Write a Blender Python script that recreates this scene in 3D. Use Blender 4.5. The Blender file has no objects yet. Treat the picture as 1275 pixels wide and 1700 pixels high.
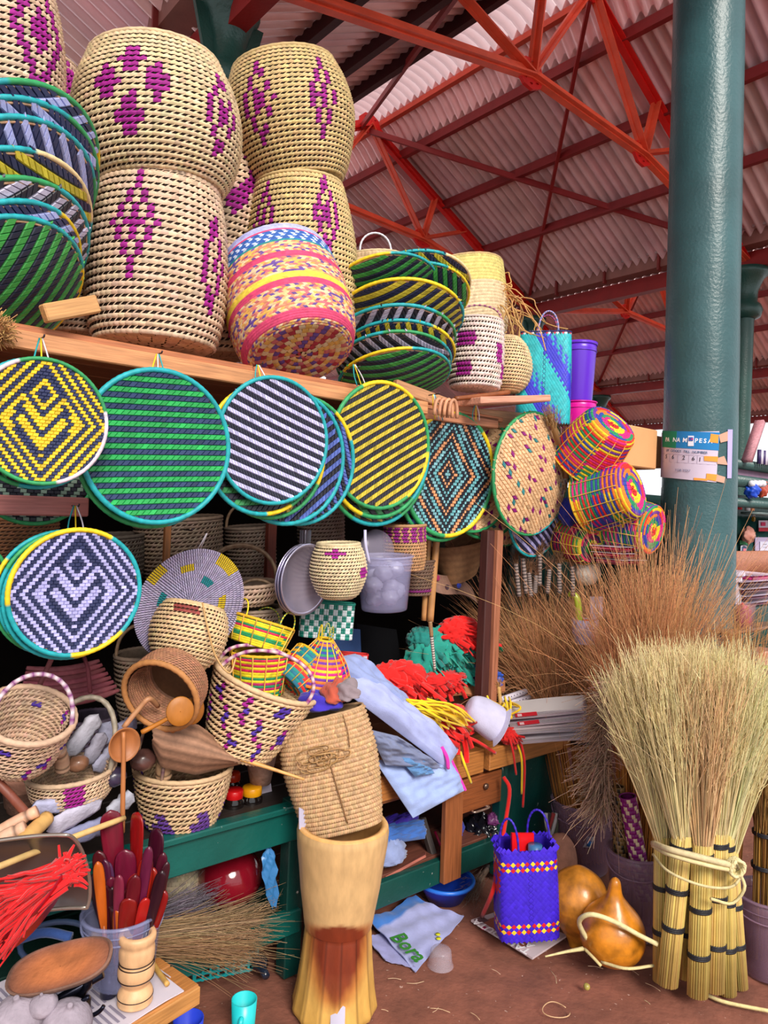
import bpy, math, random
import numpy as np
from mathutils import Matrix, Vector
rng = np.random.default_rng(7); random.seed(7)
scene = bpy.context.scene
col = scene.collection
# ------------------------------------------------------------ camera
CAM_H, FPX, ROLL = 1.7, 1200.0, math.radians(2.3)
cr, sr = math.cos(ROLL), math.sin(ROLL)
cd = bpy.data.cameras.new('camera'); cam = bpy.data.objects.new('camera', cd); col.objects.link(cam)
cd.sensor_fit = 'VERTICAL'; cd.sensor_height = 24; cd.lens = 24*FPX/1700
cam.matrix_world = Matrix(((cr, -sr, 0, 0), (0, 0, -1, 0), (sr, cr, 0, CAM_H), (0, 0, 0, 1)))
cd.clip_end = 200
scene.camera = cam
# ------------------------------------------------------------ light
w = bpy.data.worlds.new('sky'); scene.world = w; w.use_nodes = True
nt = w.node_tree; bg = nt.nodes['Background']
bg.inputs[0].default_value = (.93, .96, 1, 1); bg.inputs[1].default_value = 1.02
sd = bpy.data.lights.new('sun', 'SUN'); sd.energy = 3.3; sd.angle = math.radians(22); sd.color = (1, .93, .84)
so = bpy.data.objects.new('sun', sd); col.objects.link(so)
so.rotation_euler = Vector((-.30, .80, -.62)).to_track_quat('-Z', 'Y').to_euler()
vs = scene.view_settings
vs.view_transform = 'Standard'; vs.look = 'None'; vs.gamma = 1; vs.use_curve_mapping = False; vs.exposure = 0.22
# ------------------------------------------------------------ frame of the stall
A = np.array((math.sin(math.radians(50)), math.cos(math.radians(50)), 0.))      # along the stall, to the far right
N = np.array((A[1], -A[0], 0.))                                                  # out of the stall, to the viewer
Z = np.array((0, 0, 1.))
P0 = np.array((-.272, 2.632, 0.))                                                # foot of the stall's front
EYE = np.array((0, 0, CAM_H))
def ray(u, v):
    du, dv = u-637.5, v-850.
    return np.array(((cr*du+sr*dv)/FPX, 1., -(-sr*du+cr*dv)/FPX))
def at(u, v, Y): return EYE+ray(u, v)*Y
def onz(u, v, z=0.):
    d = ray(u, v); return EYE+d*((z-CAM_H)/d[2])
def ons(u, v, off=0.):
    d = ray(u, v); t = ((P0-EYE)@N+off)/(d@N); return EYE+d*t
def sz(px, p): return px*p[1]/FPX
def st(s, z, off=0.): return P0+A*s+Z*z+N*off
# ------------------------------------------------------------ colours
def C(h):
    h = h.lstrip('#'); r = [int(h[i:i+2], 16)/255 for i in (0, 2, 4)]
    return np.array([c/12.92 if c <= .04045 else ((c+.055)/1.055)**2.4 for c in r])
def vary(c, n, a=.12): return np.clip(np.asarray(c)[None]*(1+a*rng.standard_normal((n, 1)))*(1+a*.3*rng.standard_normal((n, 3))), 0, 1)
TEAL, GREEN, YEL, NAVY, LILAC = C('#1aa3ab'), C('#2f9a5c'), C('#f0cf1d'), C('#2b3358'), C('#b4b2e6')
STRAW, PURP, BLACK, WHITE, TAN = C('#e3cba0'), C('#9c1284'), C('#20202c'), C('#e6e2ee'), C('#d6a97c')
RED, WOOD, DGREEN, ORANGE, PINKW = C('#e8120f'), C('#c98a5e'), C('#0d4a44'), C('#e88a2a'), C('#e6cfd8')
# ------------------------------------------------------------ materials
MATS = {}
def amat(key, rough=.7, metal=0., nscale=30., namt=.25, bump=.1, bscale=120., coat=0., sheen=0., trans=0., stretch=None, alpha=1., spec=.5, wear=None):
    """procedural material: piece colour from the mesh's Col attribute, varied by noise, with fine relief"""
    if key in MATS: return MATS[key]
    m = bpy.data.materials.new(key); m.use_nodes = True; t = m.node_tree; L = t.links
    b = t.nodes['Principled BSDF']
    at_ = t.nodes.new('ShaderNodeAttribute'); at_.attribute_name = 'Col'
    tc = t.nodes.new('ShaderNodeTexCoord'); mp = t.nodes.new('ShaderNodeMapping')
    L.new(tc.outputs['Object'], mp.inputs[0])
    if stretch: mp.inputs['Scale'].default_value = stretch
    nz = t.nodes.new('ShaderNodeTexNoise'); nz.inputs['Scale'].default_value = nscale; nz.inputs['Detail'].default_value = 4
    L.new(mp.outputs[0], nz.inputs['Vector'])
    mr = t.nodes.new('ShaderNodeMapRange'); mr.inputs[1].default_value = .25; mr.inputs[2].default_value = .75
    mr.inputs[3].default_value = 1-namt; mr.inputs[4].default_value = 1+namt*.6
    L.new(nz.outputs[0], mr.inputs[0])
    mx = t.nodes.new('ShaderNodeVectorMath'); mx.operation = 'MULTIPLY'
    L.new(at_.outputs['Color'], mx.inputs[0]); L.new(mr.outputs[0], mx.inputs[1])
    out = mx.outputs[0]
    if wear:
        n2 = t.nodes.new('ShaderNodeTexNoise'); n2.inputs['Scale'].default_value = wear[1]; n2.inputs['Detail'].default_value = 6
        L.new(tc.outputs['Object'], n2.inputs['Vector'])
        r2 = t.nodes.new('ShaderNodeMapRange'); r2.inputs[1].default_value = wear[2]; r2.inputs[2].default_value = wear[2]+.04
        L.new(n2.outputs[0], r2.inputs[0])
        mm = t.nodes.new('ShaderNodeMix'); mm.data_type = 'RGBA'; mm.inputs[7].default_value = (*wear[0], 1)
        L.new(r2.outputs[0], mm.inputs[0]); L.new(out, mm.inputs[6]); out = mm.outputs[2]
    L.new(out, b.inputs['Base Color'])
    b.inputs['Roughness'].default_value = rough; b.inputs['Metallic'].default_value = metal
    b.inputs['Coat Weight'].default_value = coat; b.inputs['Sheen Weight'].default_value = sheen
    b.inputs['Transmission Weight'].default_value = trans; b.inputs['Alpha'].default_value = alpha
    b.inputs['Specular IOR Level'].default_value = spec
    if bump:
        n3 = t.nodes.new('ShaderNodeTexNoise'); n3.inputs['Scale'].default_value = bscale; n3.inputs['Detail'].default_value = 3
        L.new(mp.outputs[0], n3.inputs['Vector'])
        bp = t.nodes.new('ShaderNodeBump'); bp.inputs['Strength'].default_value = bump; bp.inputs['Distance'].default_value = .01
        L.new(n3.outputs[0], bp.inputs['Height']); L.new(bp.outputs[0], b.inputs['Normal'])
    MATS[key] = m
    return m
amat('straw', .72, nscale=60, namt=.22, bump=.15, bscale=300)
amat('grass', .65, nscale=12, namt=.2, bump=0)
amat('weave', .45, nscale=50, namt=.18, bump=.08, bscale=300)
amat('cord', .5, nscale=90, namt=.15, bump=.15, bscale=400)
amat('cloth', .9, nscale=20, namt=.15, bump=.2, bscale=250, sheen=.2)
amat('paper', .85, nscale=6, namt=.08, bump=.05, bscale=30)
amat('wood', .6, nscale=9, namt=.38, bump=.12, bscale=25, stretch=(1, 1, 14))
amat('wood_x', .6, nscale=9, namt=.38, bump=.12, bscale=25, stretch=(.8, 14, 14))
amat('turned', .5, nscale=14, namt=.2, bump=.05, bscale=60, stretch=(3, 3, 1))
amat('paint', .32, nscale=5, namt=.25, bump=.2, bscale=40, wear=((.55, .55, .5), 26, .71))
amat('iron', .36, nscale=4, namt=.3, bump=.25, bscale=70)
amat('redsteel', .5, nscale=6, namt=.25, bump=.1, bscale=60)
amat('sheet', .32, metal=.12, nscale=3, namt=.25, bump=.05, bscale=20)
amat('metal', .26, metal=.75, nscale=8, namt=.2, bump=.05, bscale=30)
amat('rust', .85, nscale=14, namt=.5, bump=.3, bscale=80)
amat('plastic', .3, nscale=5, namt=.08, bump=0)
amat('gloss', .12, nscale=10, namt=.25, bump=.03, coat=.5)
amat('clear', .18, nscale=5, namt=.1, bump=0, alpha=.30)
amat('frosted', .22, nscale=5, namt=.1, bump=0, alpha=.55)
amat('stone', .85, nscale=25, namt=.3, bump=.4, bscale=60)
amat('skin', .34, nscale=16, namt=.75, bump=.12, bscale=30, coat=.2)
amat('fluff', .85, nscale=20, namt=.2, bump=0)
amat('matte', .95, nscale=10, namt=.2, bump=.05, spec=.1)
# ------------------------------------------------------------ mesh collecting
def nrm(x): return x/np.maximum(np.linalg.norm(x, axis=-1, keepdims=True), 1e-12)
class MB:
    def __init__(s): s.v, s.c, s.f, s.n = [], [], [], 0
    def add(s, v, faces, c):
        v = np.asarray(v, float).reshape(-1, 3); c = np.asarray(c, float)
        if c.ndim == 1: c = np.repeat(c[None], len(v), 0)
        s.v.append(v); s.c.append(c)
        for f in (faces if isinstance(faces, list) else [faces]):
            f = np.asarray(f)
            if len(f): s.f.append(f+s.n)
        s.n += len(v); return s
    def grid(s, P, c, cu=False, cv=False):
        """P (m,n,3) surface; cu closes the first axis, cv the second; c (3,), (m,3), (m,n,3)"""
        P = np.asarray(P, float); m, n = P.shape[:2]; c = np.asarray(c, float)
        if c.ndim == 2: c = np.repeat(c[:, None], n, 1)
        i = np.arange(m if cu else m-1)[:, None]; j = np.arange(n if cv else n-1)[None]
        i2, j2 = (i+1) % m, (j+1) % n
        f = np.stack([i*n+j+0*i2, i*n+j2, i2*n+j2, i2*n+j+0*j2], -1).reshape(-1, 4)
        return s.add(P, f, c if c.ndim == 1 else c.reshape(-1, 3))
    def stamp(s, T, F, O, X, Y, Zv, c):
        """copies of template T (k,3), faces F (list of arrays), one for each origin with its own axes"""
        T = np.asarray(T, float); k = len(T); n = len(O)
        if n == 0: return s
        V = O[:, None]+T[None, :, 0, None]*X[:, None]+T[None, :, 1, None]*Y[:, None]+T[None, :, 2, None]*Zv[:, None]
        off = (np.arange(n)*k)[:, None, None]
        fs = [(np.asarray(f)[None]+off).reshape(-1, np.asarray(f).shape[1]) for f in F]
        c = np.asarray(c, float)
        if c.ndim == 1: c = np.repeat(c[None], n, 0)
        return s.add(V.reshape(-1, 3), fs, np.repeat(c, k, 0))
    def tubes(s, P, r, c, sides=5, closed=False, ref=None, cap=True, flat=1.):
        """P (N,m,3) paths, r scalar/(N,)/(m,)/(N,m); c (3,),(N,3),(N,m,3)"""
        P = np.asarray(P, float)
        if P.ndim == 2: P = P[None]
        n, m = P.shape[:2]
        t = nrm(np.roll(P, -1, 1)-np.roll(P, 1, 1)) if closed else nrm(np.gradient(P, axis=1))
        if ref is None:
            if n == 1:
                q = P[0]-P[0].mean(0); ref = np.linalg.svd(q, full_matrices=len(q) < 3)[2][2]
                if np.linalg.norm(ref) < .5: ref = np.array((.3, .2, .9))
            else: ref = np.array((.83, .55, .1))
        ref = np.asarray(ref, float); ref = ref.reshape(1, 1, 3) if ref.ndim == 1 else ref[:, None]
        x = ref-(ref*t).sum(-1, keepdims=True)*t
        bad = np.linalg.norm(x, axis=-1, keepdims=True) < 1e-3
        x = nrm(np.where(bad, np.cross(t, (0.3, 1, .2)), x)); y = np.cross(t, x)
        r = np.asarray(r, float)
        if r.ndim == 1: r = r[None] if len(r) == m else r[:, None]
        r = np.broadcast_to(r, (n, m))
        a = np.arange(sides)*2*math.pi/sides
        V = P[:, :, None]+r[:, :, None, None]*(np.cos(a)[None, None, :, None]*x[:, :, None]+flat*np.sin(a)[None, None, :, None]*y[:, :, None])
        i = np.arange(m if closed else m-1)[:, None]; j = np.arange(sides)[None]
        f = np.stack([i*sides+j, i*sides+(j+1) % sides, (i+1) % m*sides+(j+1) % sides, (i+1) % m*sides+j], -1).reshape(-1, 4)
        fs = [(f[None]+(np.arange(n)*m*sides)[:, None, None]).reshape(-1, 4)]
        if cap and not closed and sides > 3:
            e = np.stack([np.arange(sides)[::-1], (m-1)*sides+np.arange(sides)])
            fs.append((e[None]+(np.arange(n)*m*sides)[:, None, None]).reshape(-1, sides))
        c = np.asarray(c, float)
        if c.ndim == 1: cc = c
        elif c.ndim == 2: cc = np.repeat(c, m*sides, 0) if len(c) == n else np.repeat(c, sides, 0)
        else: cc = np.repeat(c.reshape(-1, 3), sides, 0)
        return s.add(V.reshape(-1, 3), fs, cc)
    def box(s, o, x, y, z, c, bev=.0):
        """box centred at o with full-size axis vectors x,y,z; bev = chamfer length"""
        o, x, y, z = (np.asarray(q, float) for q in (o, x, y, z))
        if bev <= 0:
            T = np.array([(i, j, k) for i in (-.5, .5) for j in (-.5, .5) for k in (-.5, .5)])
            F = [np.array([(0, 1, 3, 2), (4, 6, 7, 5), (0, 4, 5, 1), (2, 3, 7, 6), (0, 2, 6, 4), (1, 5, 7, 3)])]
            return s.stamp(T, F, o[None], x[None], y[None], z[None], c)
        lx, ly, lz = (np.linalg.norm(q) for q in (x, y, z)); b = [min(.49, bev/l) for l in (lx, ly, lz)]
        V = []; F4 = []; F3 = []; idx = {}
        for i in (0, 1):
            for j in (0, 1):
                for k in (0, 1):
                    sg = np.array((i, j, k))*2-1
                    for ax in range(3):
                        q = .5*sg.astype(float)
                        for o_ in range(3):
                            if o_ != ax: q[o_] -= sg[o_]*b[o_]
                        idx[(i, j, k, ax)] = len(V); V.append(q)
                    F3.append([idx[(i, j, k, 0)], idx[(i, j, k, 1)], idx[(i, j, k, 2)]])
        for ax in range(3):
            o1, o2 = (ax+1) % 3, (ax+2) % 3
            for s_ in (0, 1):
                q = []
                for (p1, p2) in ((0, 0), (1, 0), (1, 1), (0, 1)):
                    d = [0, 0, 0]; d[ax] = s_; d[o1] = p1; d[o2] = p2; q.append(idx[(*d, ax)])
                F4.append(q)
            for p1 in (0, 1):
                for p2 in (0, 1):
                    d0 = [0, 0, 0]; d1 = [0, 0, 0]; d1[ax] = 1
                    for d in (d0, d1): d[o1] = p1; d[o2] = p2
                    F4.append([idx[(*d0, o1)], idx[(*d0, o2)], idx[(*d1, o2)], idx[(*d1, o1)]])
        return s.stamp(np.array(V), [np.array(F4), np.array(F3)], o[None], x[None], y[None], z[None], c)
    def lathe(s, prof, c, seg=32, o=(0, 0, 0), sx=1, sy=1):
        """prof (m,2) of r,z; c (3,) or (m,3)"""
        p = np.asarray(prof, float); a = np.arange(seg)*2*math.pi/seg
        P = np.stack([p[:, 0, None]*np.cos(a)*sx+o[0], p[:, 0, None]*np.sin(a)*sy+o[1], np.repeat(p[:, 1, None], seg, 1)+o[2]], -1)
        return s.grid(P, c, cv=True)
    def shift(s, o): s.v = [q-np.asarray(o, float) for q in s.v]; return s
    def bounds(s): q = np.concatenate(s.v); return q.min(0), q.max(0)
    def foot(s): lo, hi = s.bounds(); return np.array(((lo[0]+hi[0])/2, (lo[1]+hi[1])/2, lo[2]))
    def mesh(s, name, smooth=True):
        me = bpy.data.meshes.new(name)
        V = np.concatenate(s.v); cc = np.concatenate(s.c)
        me.vertices.add(len(V)); me.vertices.foreach_set('co', V.astype(np.float32).ravel())
        li = np.concatenate([f.ravel() for f in s.f]).astype(np.int32)
        tot = np.concatenate([np.full(len(f), f.shape[1]) for f in s.f]); start = np.concatenate([[0], np.cumsum(tot)[:-1]]).astype(np.int32)
        me.loops.add(len(li)); me.loops.foreach_set('vertex_index', li)
        me.polygons.add(len(tot)); me.polygons.foreach_set('loop_start', start)
        me.polygons.foreach_set('use_smooth', np.full(len(tot), bool(smooth)))
        me.update(calc_edges=True); me.validate()
        ca = me.color_attributes.new('Col', 'FLOAT_COLOR', 'POINT')
        ca.data.foreach_set('color', np.concatenate([cc, np.ones((len(cc), 1))], 1).astype(np.float32).ravel())
        return me
def mat4(o, x, y, z):
    M = Matrix.Identity(4)
    for r in range(3): M[r][0], M[r][1], M[r][2], M[r][3] = float(x[r]), float(y[r]), float(z[r]), float(o[r])
    return M
def axes(z, x=None):
    z = nrm(np.asarray(z, float)); x = np.asarray(A if x is None else x, float)
    x = nrm(x-(x@z)*z); return x, np.cross(z, x), z
def tag(o, label=None, cat=None, group=None, kind=None):
    if label: o['label'] = label
    if cat: o['category'] = cat
    if group: o['group'] = group
    if kind: o['kind'] = kind
    return o
def thing(name, label, cat, o=(0, 0, 0), ax=None, group=None, kind=None):
    e = bpy.data.objects.new(name, None); col.objects.link(e); e.empty_display_size = .05
    x, y, z = ax if ax is not None else ((1, 0, 0), (0, 1, 0), (0, 0, 1))
    e.matrix_world = mat4(o, x, y, z)
    return tag(e, label, cat, group, kind)
def part(name, mb, m, parent, smooth=True, label=None, kind=None):
    me = mb.mesh(name, smooth) if isinstance(mb, MB) else mb
    if not me.materials: me.materials.append(MATS[m])
    o = bpy.data.objects.new(name, me); col.objects.link(o)
    if parent is not None: o.parent = parent
    return tag(o, label, None, None, kind)
def single(name, mb, m, label, cat, group=None, o=(0, 0, 0), ax=None, smooth=True, kind=None):
    ob = part(name, mb, m, None, smooth)
    x, y, z = ax if ax is not None else ((1, 0, 0), (0, 1, 0), (0, 0, 1))
    ob.matrix_world = mat4(o, x, y, z)
    return tag(ob, label, cat, group, kind)
def struct(name, mb, m, smooth=False):
    ob = part(name, mb, m, None, smooth); ob['kind'] = 'structure'; return ob
def crom(pts, n):
    """smooth curve through points (k,d) -> (n,d)"""
    p = np.asarray(pts, float); k = len(p)
    q = np.vstack([2*p[0]-p[1], p, 2*p[-1]-p[-2]])
    t = np.linspace(0, k-1-1e-9, n); i = t.astype(int); f = (t-i)[:, None]
    a, b, c_, d = q[i], q[i+1], q[i+2], q[i+3]
    return .5*(2*b+(c_-a)*f+(2*a-5*b+4*c_-d)*f**2+(3*b-a-3*c_+d)*f**3)
def arc(a, b, up, n=14):
    """a loop from a to b bulging along up"""
    a, b, up = map(np.asarray, (a, b, up)); t = np.linspace(0, math.pi, n)[:, None]
    return (a+b)/2-(b-a)/2*np.cos(t)+up*np.sin(t)**.8

def wsingle(name, mb, m, label, cat, group=None, smooth=True, kind=None):
    """a one-mesh thing whose mesh was collected in world coordinates"""
    o = mb.foot(); mb.shift(o); return single(name, mb, m, label, cat, group, o, None, smooth, kind)
def wpart(name, mb, m, parent, smooth=True, kind=None, label=None):
    """a part collected in world coordinates under an unrotated thing"""
    mb.shift(np.array(parent.matrix_world.translation)); return part(name, mb, m, parent, smooth, label, kind)
def slab(mb, P, th, c, nv=None):
    """sheet with thickness from a grid of points (m,n,3)"""
    P = np.asarray(P, float); d1 = np.gradient(P, axis=0); d2 = np.gradient(P, axis=1); nn_ = nrm(np.cross(d1, d2)) if nv is None else np.asarray(nv)
    Q_ = P-nn_*th; c = np.asarray(c, float); mb.grid(P, c); mb.grid(Q_[::-1], c if c.ndim == 1 else c[::-1])
    for a_, b_ in ((P[0], Q_[0]), (Q_[-1], P[-1])): mb.grid(np.stack([b_, a_]), c if c.ndim == 1 else c.reshape(-1, 3).mean(0))
    for a_, b_ in ((P[:, 0], Q_[:, 0]), (Q_[:, -1], P[:, -1])): mb.grid(np.stack([a_, b_]), c if c.ndim == 1 else c.reshape(-1, 3).mean(0))
    return mb
def blob(mb, o, rx, ry, rz, c, amp=.12, f=5., seed=0, ax=None, m=18, n=30, flat=True, ridge=False):
    """crumpled rounded heap"""
    x, y, z = ax if ax is not None else (A, -N, Z)
    r_ = np.random.default_rng(seed); ph = r_.uniform(0, 6.28, 12)
    th = np.linspace(0.02, math.pi-.02, m)[:, None]; fi = (np.arange(n)*2*math.pi/n)[None]
    sx, sy, sz_ = np.sin(th)*np.cos(fi), np.sin(th)*np.sin(fi), np.cos(th)+0*fi
    w_ = np.sin(f*sx+ph[0]+2*np.sin(f*.6*sy+ph[1]))+np.sin(f*1.3*sy+ph[2]+1.5*np.sin(f*sz_+ph[3]))+.6*np.sin(f*2.1*sz_+f*1.7*sx+ph[4])+.5*np.sin(f*3.1*sx-f*2.3*sy+ph[5])
    if ridge: w_ = 1.5-2*np.abs(w_)*.7
    k = 1+amp*w_/2
    if flat: sz_ = np.where(sz_ < 0, sz_*.4, sz_)
    P = np.asarray(o)+(sx*k*rx)[..., None]*x+(sy*k*ry)[..., None]*y+(sz_*k*rz)[..., None]*z
    return mb.grid(P, c, cv=True)
def strands(mb, p0, dirs, L, r, c, bend=.3, droop=0., m=8, sides=4, wob=.0, flat=1.):
    """N strands from p0 (N,3) along dirs (N,3) with length L (N,), sagging by droop"""
    n = len(p0); t = np.linspace(0, 1, m)[None, :, None]; L = np.broadcast_to(np.asarray(L, float), (n,))[:, None, None]
    side = rng.standard_normal((n, 1, 3))*bend
    P = p0[:, None]+dirs[:, None]*L*t+side*L*t**2*.5-np.array((0, 0, 1.))*L*droop*t**2
    if wob: P = P+np.cumsum(rng.standard_normal((n, m, 3))*wob, 1)*t
    rr = np.asarray(r)*(1-.6*t[..., 0])*np.ones((n, 1)) if np.ndim(r) == 0 else r
    return mb.tubes(P, rr, c, sides, ref=nrm(rng.standard_normal((n, 3))), cap=False, flat=flat)
def text_mesh(s, size, c, bold=False):
    cu = bpy.data.curves.new('lettering', 'FONT'); cu.body = s; cu.size = size; cu.extrude = .0004; cu.align_x = 'CENTER'; cu.align_y = 'CENTER'
    if bold: cu.offset = size*.02
    cu.resolution_u = 2
    ob = bpy.data.objects.new('lettering', cu); col.objects.link(ob); dg = bpy.context.evaluated_depsgraph_get()
    me = bpy.data.meshes.new_from_object(ob.evaluated_get(dg)); bpy.data.objects.remove(ob); bpy.data.curves.remove(cu)
    ca = me.color_attributes.new('Col', 'FLOAT_COLOR', 'POINT'); n = len(me.vertices)
    ca.data.foreach_set('color', np.repeat(np.array([[*c, 1.]], np.float32), n, 0).ravel()); return me
def text(parent, s, size, c, o, x, y, bold=False, m='paper'):
    me = text_mesh(s, size, c, bold); ob = part('lettering', me, m, parent, False)
    z = np.cross(x, y); ob.matrix_local = parent.matrix_world.inverted() @ mat4(o, nrm(np.asarray(x)), nrm(np.asarray(y)), nrm(z)); return ob
# ============================================================ setting: hall roof, columns, floor
def W(s, n, z): return A*s+N*n+Z*z
def bar(mb, p, q, w, h, c, ref=Z, bev=0.):
    p, q = np.asarray(p, float), np.asarray(q, float); d = q-p
    t = nrm(d); y = np.cross(ref, t)
    y = nrm(y) if np.linalg.norm(y) > 1e-6 else np.array(A); z = np.cross(t, y)
    return mb.box((p+q)/2, d, y*w, z*h, c, bev)
# floor of red earth
mb = MB(); g = np.linspace(-1, 1, 60)
X, Yg = np.meshgrid(np.linspace(-7, 16, 120), np.linspace(-4, 26, 140), indexing='ij')
Zg = .012*np.sin(X*5.1+np.sin(Yg*3))*np.cos(Yg*4.3)+.006*np.sin(X*17+Yg*11); Zg -= .014
mb.grid(np.stack([X, Yg, Zg], -1), C('#85503f'))
m = amat('earth', .92, nscale=7, namt=.4, bump=.5, bscale=35, wear=((.50, .32, .26), 60, .69))
floor = struct('floor', mb, 'earth', True)
ROOFC = C('#ecc4c4'); SKY_A, SKY_B = 3.55, 4.46
SPAN, GZ, RZ = 5.2, 4.2, 5.5
n0, n1 = -1.0, -15.0
wave_n = np.arange(n1, n0, 0.094/6)
def corr(sa, z, n, amp=.034):      # corrugated strip through the profile points sa,z
    ph = np.cos(n/0.094*2*math.pi)*amp
    sa, z = np.asarray(sa), np.asarray(z)
    return sa[:, None, None]*A+n[None, :, None]*N+(z[:, None, None]+ph[None, :, None])*Z
m = bpy.data.materials.new('skylight'); m.use_nodes = True; t = m.node_tree; b = t.nodes['Principled BSDF']
tr = t.nodes.new('ShaderNodeBsdfTranslucent'); tr.inputs[0].default_value = (.85, .62, .62, 1)
b.inputs['Base Color'].default_value = (.95, .78, .75, 1); b.inputs['Roughness'].default_value = .4
mxs = t.nodes.new('ShaderNodeMixShader'); mxs.inputs[0].default_value = .75
t.links.new(b.outputs[0], mxs.inputs[1]); t.links.new(tr.outputs[0], mxs.inputs[2]); t.links.new(mxs.outputs[0], t.nodes['Material Output'].inputs[0])
MATS['skylight'] = m
for bay in (-1, 0, 1, 2):
    b0 = 1.7+SPAN*bay; rd = b0+2.6
    nn = wave_n if bay < 1 else wave_n[::2]
    z = lambda s: RZ-.5*np.abs(s-rd)
    near = np.linspace(b0, rd-.75, 4); far = np.linspace(rd+.38, b0+SPAN, 4)
    vc = np.repeat(vary(ROOFC, len(nn)//12+1, .10), 12, 0)[:len(nn)]
    for s_ in (near, far):
        mb = MB(); P = corr(s_, z(s_)+.06, nn); mb.grid(P, np.repeat(vc[None], len(s_), 0))
        struct('ceiling', mb, 'sheet', True)
    # rounded ridge: clear sheets on the near side, painted sheets on the far side
    th = np.linspace(0, 1, 10); arc_s = rd-.75+1.13*th
    arc_z = z(rd-.75)+.06+(z(rd+.38)-z(rd-.75))*th+.36*np.sin(math.pi*th)**.8
    k = 8
    for w_ in range(14):
        sel = nn[(nn <= n0-w_*1.0) & (nn > n0-(w_+1)*1.0-.02)]
        if len(sel) < 3: continue
        mb = MB(); mb.grid(corr(arc_s[:k], arc_z[:k], sel), C('#f2dede'))
        o = struct('window_%d' % (w_+1+20*(bay+1)), mb, 'skylight', True)
    mb = MB(); mb.grid(corr(arc_s[k-1:], arc_z[k-1:], nn), ROOFC*1.25); struct('ceiling', mb, 'sheet', True)
    mb = MB()
    for ds, cc, hh in ((-.80, '#3c1018', .10), (-1.30, '#3c1018', .09), (-1.95, '#3c1018', .09), (.16, '#c8482e', .05), (.40, '#842022', .08), (1.02, '#842022', .08), (1.65, '#842022', .08)):
        s = rd+ds; zz = RZ-.5*abs(ds)-.01
        if ds == .16: zz += .12
        pb = MB(); bar(pb, W(s, n0, zz), W(s, n1, zz), .05, hh, C(cc))
        o = part('purlin', pb, 'redsteel', None, False); o['kind'] = 'structure'; o.name = 'trim_%d' % (int(ds*10)+40+80*(bay+1))
    # valley beam and gutter
    pb = MB(); bar(pb, W(b0+SPAN, n0, GZ-.02), W(b0+SPAN, n1, GZ-.02), .10, .15, C('#8c1512'))
    o = struct('trim_%d' % (bay+501), pb, 'redsteel')
    pb = MB(); bar(pb, W(b0+SPAN-.13, n0, GZ+.13), W(b0+SPAN-.13, n1, GZ+.13), .16, .13, C('#8a5a50'))
    for q in np.arange(n1, n0, .62): bar(pb, W(b0+SPAN-.215, q, GZ+.03), W(b0+SPAN-.215, q, GZ+.24), .05, .02, C('#7a2420'))
    struct('trim_%d' % (bay+601), pb, 'redsteel')
    pb = MB(); pb.tubes(np.array([W(b0+SPAN-.24, q, GZ+.21) for q in (n0, n1)]), .016, C('#b9a0a0'), 8); struct('trim_%d' % (bay+701), pb, 'redsteel')
RS, RO = C('#d81812'), C('#f05a38')
def truss(bay, n, label):
    b0 = 1.7+SPAN*bay; rd = b0+2.6
    e = thing('roof_truss', label, 'truss', W(b0, n, GZ), group='painted steel roof trusses')
    o = W(b0, n, GZ)
    def mem(nm, p, q, w, h, c):
        mb = MB(); bar(mb, W(*p)-o, W(*q)-o, w, h, c); bar(mb, W(*p)-o+N*.03-Z*h*.3, W(*q)-o+N*.03-Z*h*.3, .06, .012, c); part(nm, mb, 'redsteel', e, False)
    def pl(p, r):
        mb = MB(); P = W(*p)-o; k = 9; a = np.arange(k)*2*math.pi/k
        ring = lambda d: P+N*d+r*np.cos(a)[:, None]*A*1.3+r*np.sin(a)[:, None]*Z
        V = np.concatenate([ring(-.012), ring(.012)]); j = np.arange(k)
        mb.add(V, [np.stack([j, (j+1) % k, (j+1) % k+k, j+k], 1), np.stack([j[::-1], j+k])], RS)
        for q in range(8):
            c0 = P+N*.012+.7*r*(math.cos(q*.785)*A*1.2+math.sin(q*.785)*Z); mb.lathe([(.012, 0), (.010, .006), (.001, .008)], RS*.6, 6, c0)
        part('gusset_plate', mb, 'redsteel', e, False)
    ap = (rd, n, RZ-.03); L = (b0, n, GZ); R = (b0+SPAN, n, GZ)
    c1, c2 = (rd-.62, n, GZ+.40), (rd+.75, n, GZ+.36)
    mem('rafter', L, ap, .05, .085, RS); mem('rafter', ap, R, .05, .085, RS)
    mem('tie_bar', L, c1, .05, .068, RO); mem('tie_bar', c1, c2, .05, .068, RO); mem('tie_bar', c2, R, .05, .068, RO)
    rl, rr = (b0+1.25, n, GZ+.6), (rd+1.35, n, GZ+.6)
    rm = (rd-.55, n, RZ-.3)
    for a_, b_ in ((c1, rl), (c1, rm), (c1, ap), (c2, ap), (c2, rr), (c2, (rd+.9, n, RZ-.47))): mem('web_bar', a_, b_, .028, .042, RO*.9)
    for p in (c1, c2, ap): pl(p, .10)
    return e
TN = [-3.08-2.5*k for k in range(0, 4)]
names = {(0, 0): 'nearest red roof truss over the stall with bolted gusset plates', (0, 1): 'second red truss behind the stacked baskets, under the skylight',
         (0, 2): 'third red truss of the near bay, mostly behind baskets', (-1, 0): 'red truss above the top-left baskets beyond the green column'}
for bay in (-1, 0, 1, 2):
    for k in range(4):
        if bay == -1 and k != 0: continue
        if bay == 0 and k == 3: continue
        lb = names.get((bay, k))
        truss(bay, TN[k], lb or 'red truss of the %s roof bay past the gutter, %s from the front' % (('middle', 'farthest')[bay-1], ('first', 'second', 'third', 'fourth')[k]))
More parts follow.
